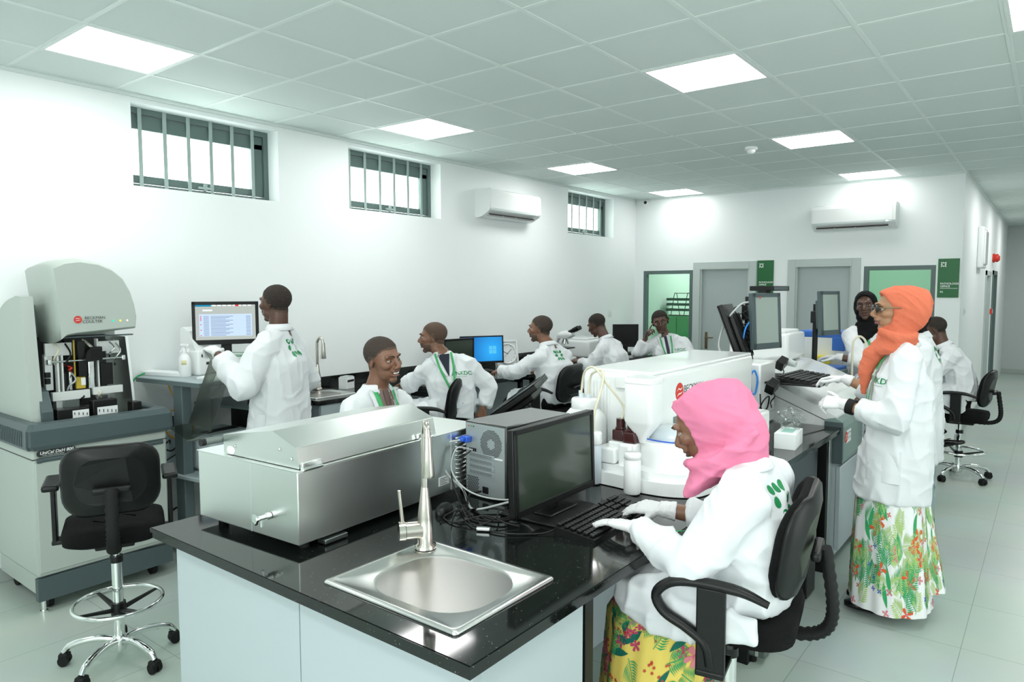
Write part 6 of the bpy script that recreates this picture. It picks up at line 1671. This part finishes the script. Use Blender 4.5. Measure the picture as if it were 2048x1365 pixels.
def yellow_print(mb, Sf):
    rr = random.Random(11)
    for k in range(420):
        u, v = rr.random(), .12 + .88 * rr.random()
        t = k % 6
        if t in (0, 1): frond(mb, Sf, u, v, .045, .13, rr.uniform(0, 6.28), 1, 8, .10)
        elif t == 2: leaf(mb, Sf, u, v, .06, .11, rr.uniform(0, 6.28), 3)
        elif t == 3: flower(mb, Sf, u, v, .030, .055, rr.random() * 6, 2, 5, 4)
        elif t == 4: flower(mb, Sf, u, v, .016, .030, rr.random() * 6, 4, 5, 5)
        else:
            for j in range(5): flower(mb, Sf, u + rr.uniform(-.02, .02), v + rr.uniform(-.04, .04), .0045, .0085, 0, 5, 5)
EX, EY, EZ = V((1, 0, 0)), V((0, 1, 0)), V((0, 0, 1))
skirt('skirt', Rk, [((4.10, .675, .775), EX, EY, .19, .205), ((4.03, .675, .66), EX, EY, .19, .225), ((4.0, .675, .40), EX, EY, .18, .235), ((3.98, .675, .05), EX, EY, .20, .255)], 9, .05,
      [M['cloth_yellow'], M['print_green'], M['print_rose'], M['print_teal'], M['print_magenta'], M['print_red']], yellow_print)
# 2 woman in the orange headscarf
fo = V((-.95, -.31, 0)).normalized()
lo = V((.31, -.95, 0))
def orange_coat(mb): pass
Ro, K = person('woman in an orange headscarf and sunglasses standing in a long white coat', dict(
    skin='skin3', lip='lip', female=True, vox=.0045, cvox=.0085, gloves=True, hc=(4.385, 2.65, 1.655), hf=(-.90, -.44, -.02), hs=.98,
    nk=(4.425, 2.68, 1.475), ch=(4.425, 2.675, 1.27), wa=(4.42, 2.67, 1.09), pe=(4.415, 2.665, .93), sL=(4.47, 2.515, 1.395), sR=(4.37, 2.83, 1.395), tf=fo, hem=((4.395, 2.655, .645), .185, .185),
    eL=(4.445, 2.425, 1.10), wL=(4.185, 2.47, 1.155), eR=(4.35, 2.93, 1.13), wR=(4.10, 2.93, 1.235), cuffL=.075, glen=.035, pockets=[((4.40, 2.44, .85), (.31, -.95, 0))], cuffR=.085,
    hL=dict(d=(-.95, .12, .05), pn=(.05, .65, -.75), curl=(.75, .95, .6), thumb=.2, spread=.03), hR=dict(d=(-.96, .22, -.03), pn=(0, -.2, -1), curl=(.32, .5, .3)),
    kL=(4.36, 2.56, .50), aL=(4.38, 2.63, .085), kR=(4.34, 2.75, .50), aR=(4.36, 2.78, .085), tL=(-.95, -.25, 0), tR=(-.95, -.25, 0),
    cr=dict(pe=(.19, .165), wa=(.185, .155), ch=(.185, .14)), ar=(.075, .072, .068, .062), lanyard=.20, lw=.012, card=True, logo=(-.02, .0, .043), fold=.014, seed=5.1, ff=(9, 9, 2.5)))
def scarf_orange(mb):
    c = V((4.40, 2.66, 1.49))
    mb.loft([se(p, lo, fo, a, b, 22, 2.2) for p, a, b in ((c + V((0, 0, .06)), .09, .09), (c, .105, .10), (c - V((0, 0, .04)) + fo * .02, .125, .10), (c - V((0, 0, .07)) + fo * .03, .10, .085))])
    mb.tube([c + fo * .06 + V((0, 0, -.02)), c + fo * .115 + V((0, 0, -.08)), c + fo * .145 + V((0, 0, -.16)), c + fo * .150 + V((0, 0, -.235)), c + fo * .15 + V((0, 0, -.29))], [.055, .05, .04, .026, .012], 14)
    mb.tube([c + fo * .09 + lo * .05 + V((0, 0, .06)), c + lo * .10 + V((0, 0, .02)) + fo * .02, c - fo * .08 + lo * .075 + V((0, 0, .035))], [.025, .03, .025], 12)
headscarf(Ro, K, M['orange'], V((4.41, 2.665, 1.48)), [scarf_orange], .007, 7.7, lambda p: V((p[0] * 10, (p[1] * .8 - p[2]) * 20, (p[1] + p[2] * .8) * 4)), back=.03)
T = K['T']; gl = MB()
for s in (-1, 1): gl.ell(T @ V((s * .034, .098, .008)), (.027, .006, .022), K['Rm'])
gl = gl.build('sunglasses', mat('sunglass_dark', (.012, .014, .016), .08), Ro)
for s in (-1, 1): MB().tube([T @ V((s * .060, .093, .014)), T @ V((s * .080, .05, .014)), T @ V((s * .085, -.01, .012))], .0032, 8).build('temple', M['gold'], gl)
MB().tube([T @ V((-.01, .104, .012)), T @ V((0, .108, .015)), T @ V((.01, .104, .012))], .0025, 8).build('bridge', M['gold'], gl)
w = V((4.185, 2.47, 1.155)); e = V((4.445, 2.425, 1.10)); fa = (e - w).normalized()
MB().tube([w + fa * .026, w + fa * .062], .0415, 18).build('wristwatch', M['rubber'], Ro)
def flower_print(mb, Sf):
    rr = random.Random(5)
    for k in range(290):
        u = rr.random(); v = .24 + .76 * rr.random() ** .85; t = k % 8
        if t in (0, 1): frond(mb, Sf, u, v, .05, .16, rr.uniform(-.8, .8), 1, 9, .10, .6)
        elif t in (2, 3): frond(mb, Sf, u, v, .05, .15, rr.uniform(-1.6, 1.6), 2, 8, .14, .55)
        elif t == 4: leaf(mb, Sf, u, v, .05, .17, rr.uniform(-.6, .6), 1)
        elif t == 5: flower(mb, Sf, u, v, .026, .046, rr.random() * 6, 3, 4, 4)
        elif t == 6: flower(mb, Sf, u, v, .013, .026, rr.random() * 6, 4, 4, 3)
        else: flower(mb, Sf, u, v, .009, .016, rr.random() * 6, 5 if rr.random() < .4 else 3, 4)
skirt('skirt', Ro, [((4.40, 2.66, .95), lo, fo, .17, .15), ((4.395, 2.655, .66), lo, fo, .175, .165), ((4.40, 2.66, .35), lo, fo, .19, .185), ((4.41, 2.665, .065), lo, fo, .21, .20)], 7, .055,
      [M['cloth_white'], M['print_green'], M['print_lime'], M['print_coral'], M['print_pink'], M['print_blue']], flower_print)
skirt('skirt_back_panel', Ro, [((4.50, 2.74, .72), lo, fo, .10, .06), ((4.53, 2.77, .45), lo, fo, .12, .07), ((4.57, 2.80, .16), lo, fo, .15, .08)], 5, .08,
      [M['cloth_white'], M['print_green'], M['print_lime'], M['print_coral'], M['print_pink'], M['print_blue']], flower_print)
# 3 standing man holding the smoked cover
person('standing man seen from behind, holding a smoked plastic cover beside the monitor', dict(
    skin='skin4', hair=True, gloves=True, vox=.005, hc=(1.175, 1.05, 1.68), hf=(-.97, -.22, .0), nk=(1.20, 1.06, 1.52), ch=(1.205, 1.055, 1.32), wa=(1.20, 1.05, 1.12), pe=(1.20, 1.05, .96), pockets=[((1.25, .85, .93), (.47, -.88, 0))],
    sL=(1.285, .885, 1.425), sR=(1.115, 1.215, 1.425), tf=(-.88, -.47, 0), hem=((1.19, 1.05, .60), .25, .20), eL=(1.275, .755, 1.19), wL=(.965, .765, 1.385), eR=(1.12, 1.33, 1.17), wR=(.90, 1.28, 1.10), cuffL=.085, glen=.03,
    hL=dict(d=(-.85, .1, .18), pn=(-.25, .2, -.95), curl=(.55, .8, .5)), hR=dict(d=(-.9, 0, -.3), pn=(0, -1, 0), curl=loose),
    kL=(1.16, .95, .5), aL=(1.22, .95, .09), kR=(1.16, 1.15, .5), aR=(1.22, 1.15, .09), tL=(-1, 0, 0), tR=(-1, 0, 0), trousers='trouser', back=(.085, .115, .0), logo=(-.06, .04, .043), fold=.013, seed=9.4, ff=(9, 9, 2.8),
    cr=dict(pe=(.22, .175), wa=(.205, .155), ch=(.205, .145)), ar=(.08, .08, .072, .068)))
# smoked plastic cover hanging from his glove
r = thing('smoked_cover', 'bent smoked transparent plastic cover hanging from the standing man\'s glove', 'cover', (.85, .74, .9))
def sheet(name, quad, t=.005):
    a, b, c, d = [V(q) for q in quad]; n = (b - a).cross(d - a).normalized() * t; rows = []
    o = MB(); o.loft([[a, b, b + n, a + n], [d, c, c + n, d + n]], smooth=False); return o.build(name, M['smoked'], r)
A_, B_, C_, D_ = (.93, .745, 1.335), (1.115, .77, 1.27), (.905, .75, .885), (.655, .735, .905)
sheet('front_sheet', (A_, B_, C_, D_)); sheet('top_lip', ((.88, .73, 1.395), (1.0, .75, 1.375), B_, A_))
sheet('side_flange', ((.865, .84, 1.28), A_, D_, (.58, .83, .92)))
sheet('bottom_lip', (D_, C_, (.70, .70, .80), (.47, .69, .865))); MB().tube([(.70, .70, .80), (.86, .735, .835)], .006, 6).build('edge_clip', M['alu'], r)
MB().box((.475, .68, .87), (.50, .72, .94), .003).build('latch', M['black'], r)
# 4 smiling man behind the steel bath
person('smiling man with a green lanyard sitting behind the steel bath', dict(
    skin='skin1', lip='lip', hair=(.082, 0), hairh=.003, smile=1., vox=.0042, hc=(2.285, .95, 1.40), hf=(.985, .05, -.06), hu=(.06, -.10, 1), gaze=(1, .28, -.1), lid=.26,
    nk=(2.225, .95, 1.235), ch=(2.235, .95, 1.05), wa=(2.205, .95, .86), pe=(2.17, .95, .70), sL=(2.235, 1.135, 1.145), sR=(2.235, .765, 1.145), tf=(1, 0, 0), eL=(2.28, 1.22, .90), wL=(2.42, 1.10, .80), eR=(2.28, .68, .90), wR=(2.42, .80, .80),
    hL=dict(d=(.5, -.8, 0), pn=(0, 0, -1), curl=loose), hR=dict(d=(.5, .8, 0), pn=(0, 0, -1), curl=loose), kL=(2.46, 1.08, .66), aL=(2.36, 1.08, .25), kR=(2.46, .82, .66), aR=(2.36, .82, .25), trousers='trouser',
    shirt='shirt_b', tie='tie_b', vdepth=.10, vw=.058, lanyard=.20, lw=.020, logo=(-.03, .01, .043), fold=.013, seed=3.3))
stool((2.13, .93, 0), -PI / 2, .60, 'black lab chair under the smiling man, only its back edge showing', .22)
# 5 man twisting on his chair
person('man turning on his chair with one arm hanging behind him', dict(
    skin='skin1', hair=(.085, 0), hairh=.0012, hairm='fade', beard=.002, vox=.0048, hc=(1.235, 2.40, 1.395), hf=(-.80, -.58, -.06), hu=(-.10, 0, 1), nk=(1.33, 2.42, 1.25), ch=(1.39, 2.42, 1.08), wa=(1.43, 2.42, .93), pe=(1.42, 2.40, .80),
    sL=(1.51, 2.53, 1.19), sR=(1.265, 2.30, 1.165), tf=(-.55, -.85, 0), eL=(1.62, 2.63, 1.01), wL=(1.615, 2.545, .845), eR=(1.11, 2.27, 1.03), wR=(.93, 2.42, 1.03), cuffL=.03, cuffR=.05,
    hL=dict(d=(-.05, -.05, -1), pn=(-.8, .6, 0), curl=(.25, .35, .25)), hR=dict(d=(-.85, .45, -.25), pn=(0, 0, -1), curl=(.5, .7, .4)),
    kL=(1.33, 2.02, .73), aL=(1.28, 1.98, .34), kR=(1.10, 2.14, .73), aR=(1.10, 2.06, .34), tL=(-.6, -.8, 0), tR=(-.6, -.8, 0), trousers='trouser', shirt='shirt_n', vdepth=-.01, vw=.045, lanyard=.14, card=True, logo=(-.02, .01, .043), fold=.014, seed=6.2,
    coat_extra=[lambda mb: [mb.tube([(1.42, 2.36, .82), (1.36, 2.18, .82), (1.32, 2.08, .79)], [.125, .105, .095], 16), mb.tube([(1.34, 2.42, .81), (1.18, 2.24, .81), (1.12, 2.16, .79)], [.13, .115, .10], 16)]]))
stool((1.30, 2.275, 0), math.radians(128), .715, 'black lab chair under the twisting man in front of the wall bench', .27, arms=-1)
# 6 man at the blue screen
person('man with a green back emblem sitting at the blue screen, reaching for its mouse', dict(
    skin='skin1', hair=(.082, 0), hairh=.002, beard=.003, vox=.0048, hc=(1.405, 3.60, 1.415), hf=(-.93, -.32, -.03), hu=(-.05, 0, 1), nk=(1.49, 3.61, 1.265), ch=(1.545, 3.62, 1.08), wa=(1.575, 3.61, .91), pe=(1.57, 3.60, .77),
    sL=(1.50, 3.44, 1.175), sR=(1.55, 3.81, 1.165), tf=(-.97, -.15, 0), eL=(1.30, 3.36, 1.035), wL=(1.04, 3.48, 1.015), eR=(1.38, 3.92, 1.0), wR=(1.12, 3.86, .985), cuffL=.02,
    hL=dict(d=(-.98, .2, -.15), pn=(.1, .3, -.95), curl=(.35, .5, .35)), hR=dict(d=(-.95, -.1, -.1), pn=(0, 0, -1), curl=typing),
    kL=(1.16, 3.48, .72), aL=(1.2, 3.48, .3), kR=(1.16, 3.74, .72), aR=(1.2, 3.74, .3), trousers='trouser', back=(.085, .10), fold=.013, seed=8.1,
    coat_extra=[lambda mb: [mb.tube([(1.55, 3.50, .79), (1.3, 3.49, .78), (1.18, 3.48, .75)], [.125, .11, .10], 16), mb.tube([(1.55, 3.70, .79), (1.3, 3.73, .78), (1.18, 3.74, .75)], [.125, .11, .10], 16)]]))
stool((1.54, 3.57, 0), PI / 2 + .15, .73, 'black lab chair with its back turned, under the man at the blue screen', .27)
# 7 man at the microscope
person('man bent over the microscope at the wall bench', dict(
    skin='skin4', hair=True, vox=.0055, hc=(1.155, 5.0, 1.385), hf=(-.90, .02, -.42), hu=(-.42, 0, .9), nk=(1.27, 5.0, 1.235), ch=(1.36, 5.0, 1.05), wa=(1.41, 5.0, .88), pe=(1.41, 5.0, .75),
    sL=(1.32, 4.83, 1.145), sR=(1.31, 5.17, 1.145), tf=(-.95, 0, -.3), eL=(1.22, 4.76, .965), wL=(.98, 4.92, .985), eR=(1.2, 5.22, .97), wR=(.96, 5.14, .985),
    hL=dict(d=(-.9, .3, .1), pn=(0, .3, -.9), curl=loose), hR=dict(d=(-.9, -.2, .1), pn=(0, 0, -1), curl=loose), kL=(1.06, 4.88, .7), aL=(1.1, 4.88, .3), kR=(1.06, 5.12, .7), aR=(1.1, 5.12, .3), trousers='trouser', lanyard=.08, fold=.012, seed=2.9,
    coat_extra=[lambda mb: [mb.tube([(1.4, 4.9, .77), (1.12, 4.88, .74)], [.12, .10], 14), mb.tube([(1.4, 5.1, .77), (1.12, 5.12, .74)], [.12, .10], 14)]]))
stool((1.43, 5.0, 0), PI / 2, .64, 'black lab chair under the man at the microscope', .27)
# 8 far man leaning on his hand
person('far man leaning his temple on his hand at the end of the bench, facing us', dict(
    skin='skin4', hair=(.070, 0), hairh=.010, hs=1.08, vox=.0055, hc=(1.515, 5.80, 1.395), hf=(.42, -.88, -.08), hu=(-.20, -.08, .97), nk=(1.56, 5.84, 1.235), ch=(1.60, 5.85, 1.06), wa=(1.63, 5.86, .90), pe=(1.64, 5.88, .76),
    sL=(1.765, 5.93, 1.165), sR=(1.41, 5.77, 1.145), tf=(.42, -.9, 0), eL=(1.88, 5.84, .97), wL=(1.80, 5.66, .85), eR=(1.30, 5.66, 1.04), wR=(1.385, 5.70, 1.215), cuffR=.045,
    hL=dict(d=(-.6, -.6, 0), pn=(0, 0, -1), curl=loose), hR=dict(d=(.35, -.05, .95), pn=(.9, .15, -.35), curls=[(.1, .2, .1), (.9, 1.1, .6), (1.1, 1.2, .6), (1.1, 1.2, .6)], thumb=.5),
    kL=(1.90, 5.55, .70), aL=(1.9, 5.6, .3), kR=(1.62, 5.46, .70), aR=(1.6, 5.5, .3), trousers='trouser', shirt='shirt_w', tie='tie', vdepth=.08, vw=.05, lanyard=.16, logo=(-.04, .01, .043), fold=.012, seed=4.4))
stool((1.69, 5.92, 0), math.radians(112), .64, 'black lab chair behind the far man leaning on his hand', .27)
stool((1.38, 5.46, 0), math.radians(60), .66, 'empty black lab chair between the microscope user and the far man', .27, arms=())
# 9 woman in the black headscarf
fb_ = V((.22, -.97, 0)).normalized()
Rb, K = person('woman in a black headscarf smiling beside the blue-lidded instrument', dict(
    skin='skin4', female=True, smile=.5, gloves=True, vox=.0052, hc=(3.765, 5.10, 1.62), hf=(.10, -.98, .02), hu=(-.08, 0, 1), gaze=(.3, -.95, 0), nk=(3.80, 5.14, 1.45), ch=(3.815, 5.14, 1.26), wa=(3.82, 5.14, 1.08), pe=(3.82, 5.14, .93),
    sL=(3.965, 5.20, 1.375), sR=(3.655, 5.05, 1.375), tf=(-.3, -.95, 0), hem=((3.82, 5.12, .60), .20, .16), eL=(4.03, 5.1, 1.12), wL=(3.88, 4.92, 1.06), eR=(3.79, 4.87, 1.165), wR=(3.62, 4.83, 1.195), cuffR=.08, glen=.035,
    hL=dict(d=(-.8, -.5, 0), pn=(0, 0, -1), curl=loose), hR=dict(d=(-.97, .1, -.05), pn=(0, 0, -1), curl=typing), kL=(3.90, 5.10, .5), aL=(3.9, 5.14, .09), kR=(3.74, 5.10, .5), aR=(3.74, 5.14, .09), trousers='blackcl', lanyard=.16, card=True, logo=(.0, .01, .043), fold=.012, seed=1.9, ff=(10, 10, 3)))
headscarf(Rb, K, M['blackcl'], V((3.79, 5.13, 1.46)), [lambda mb: mb.loft([se(c, V((.9, .3, 0)).normalized(), V((-.3, .9, 0)).normalized(), a, b, 20, 2.2) for c, a, b in (((3.78, 5.11, 1.48), .09, .08), ((3.785, 5.10, 1.42), .10, .09), ((3.775, 5.05, 1.36), .065, .06), ((3.76, 5.02, 1.29), .02, .025))])], .007, 3.0)
# 10 seated man on the right
person('man with brass-buckled shoes sitting bent forward on a tall chair at the right', dict(
    skin='skin4', hair=True, vox=.0052, hc=(4.165, 6.10, 1.385), hf=(-.96, -.05, -.30), hu=(-.3, 0, .95), nk=(4.25, 6.10, 1.235), ch=(4.345, 6.10, 1.06), wa=(4.40, 6.10, .88), pe=(4.39, 6.10, .76),
    sL=(4.335, 5.925, 1.155), sR=(4.31, 6.27, 1.155), tf=(-.95, -.1, -.3), eL=(4.19, 5.86, .985), wL=(3.98, 5.98, 1.07), eR=(4.16, 6.34, .98), wR=(3.96, 6.24, 1.07),
    hL=dict(d=(-.9, .2, .2), pn=(0, .3, -.9), curl=loose), hR=dict(d=(-.9, -.2, .2), pn=(0, 0, -1), curl=loose), kL=(4.06, 5.98, .66), aL=(4.27, 5.98, .39), kR=(4.04, 6.2, .66), aR=(4.16, 6.08, .385), tL=(.80, -.1, .18), tR=(-.1, -.9, -.1), buckle='L',
    trousers='trouser', lanyard=.10, card=True, logo=(-.06, .05, .043), fold=.014, seed=7.2,
    coat_extra=[lambda mb: [mb.tube([(4.38, 5.98, .78), (4.22, 5.97, .775)], [.13, .115], 16), mb.tube([(4.38, 6.22, .78), (4.20, 6.21, .775)], [.13, .115], 16), mb.loft([se((x, 5.885, z), V((1, 0, 0)), V((0, 0, 1)), a, b, 14, 3) for x, z, a, b in ((4.36, .78, .10, .06),)] + [se((4.36, 5.872, .70), V((1, 0, 0)), V((0, 0, 1)), .11, .08, 14, 3)])]]))
stool((4.40, 6.14, 0), PI / 2 - .05, .64, 'black lab chair with chrome ring under the seated man at the right', .26)
# 11 standing woman mostly hidden by the orange headscarf
Rh, K = person('standing person in a white coat and grey patterned skirt hidden behind the orange headscarf', dict(
    skin='skin4', female=True, vox=.006, hc=(4.285, 3.62, 1.60), hf=(-.95, .1, 0), nk=(4.36, 3.65, 1.46), ch=(4.375, 3.65, 1.26), wa=(4.38, 3.65, 1.08), pe=(4.38, 3.65, .93), sL=(4.40, 3.49, 1.385), sR=(4.37, 3.81, 1.385), tf=(-1, 0, 0),
    hem=((4.375, 3.65, .66), .19, .155), eL=(4.38, 3.44, 1.1), wL=(4.16, 3.52, 1.04), eR=(4.34, 3.86, 1.1), wR=(4.13, 3.78, 1.04), hL=dict(d=(-.95, .2, 0), pn=(0, 0, -1), curl=loose), hR=dict(d=(-.95, -.2, 0), pn=(0, 0, -1), curl=loose),
    kL=(4.36, 3.57, .5), aL=(4.38, 3.57, .09), kR=(4.36, 3.73, .5), aR=(4.38, 3.73, .09), back=(.08, .12), fold=.012, seed=3.7))
headscarf(Rh, K, M['blackcl'], V((4.34, 3.64, 1.47)), [], .006, 2.0)
def grey_print(mb, Sf):
    rr = random.Random(3)
    for k in range(90): leaf(mb, Sf, rr.random(), rr.random(), .03, .10, rr.uniform(0, 6.3), 1 + k % 2)
skirt('skirt', Rh, [((4.36, 3.65, .95), EY, EX, .15, .13), ((4.35, 3.65, .5), EY, EX, .16, .14), ((4.34, 3.65, .08), EY, EX, .17, .16)], 7, .05, [M['cloth_greyprint'], M['signw'], M['print_teal']], grey_print)
# chair of the woman at the keyboard
stool((4.245, .70, 0), PI / 2 + .17, .765, 'black lab chair with ribbed spine under the woman in the pink headscarf', .22, adz=-.06)
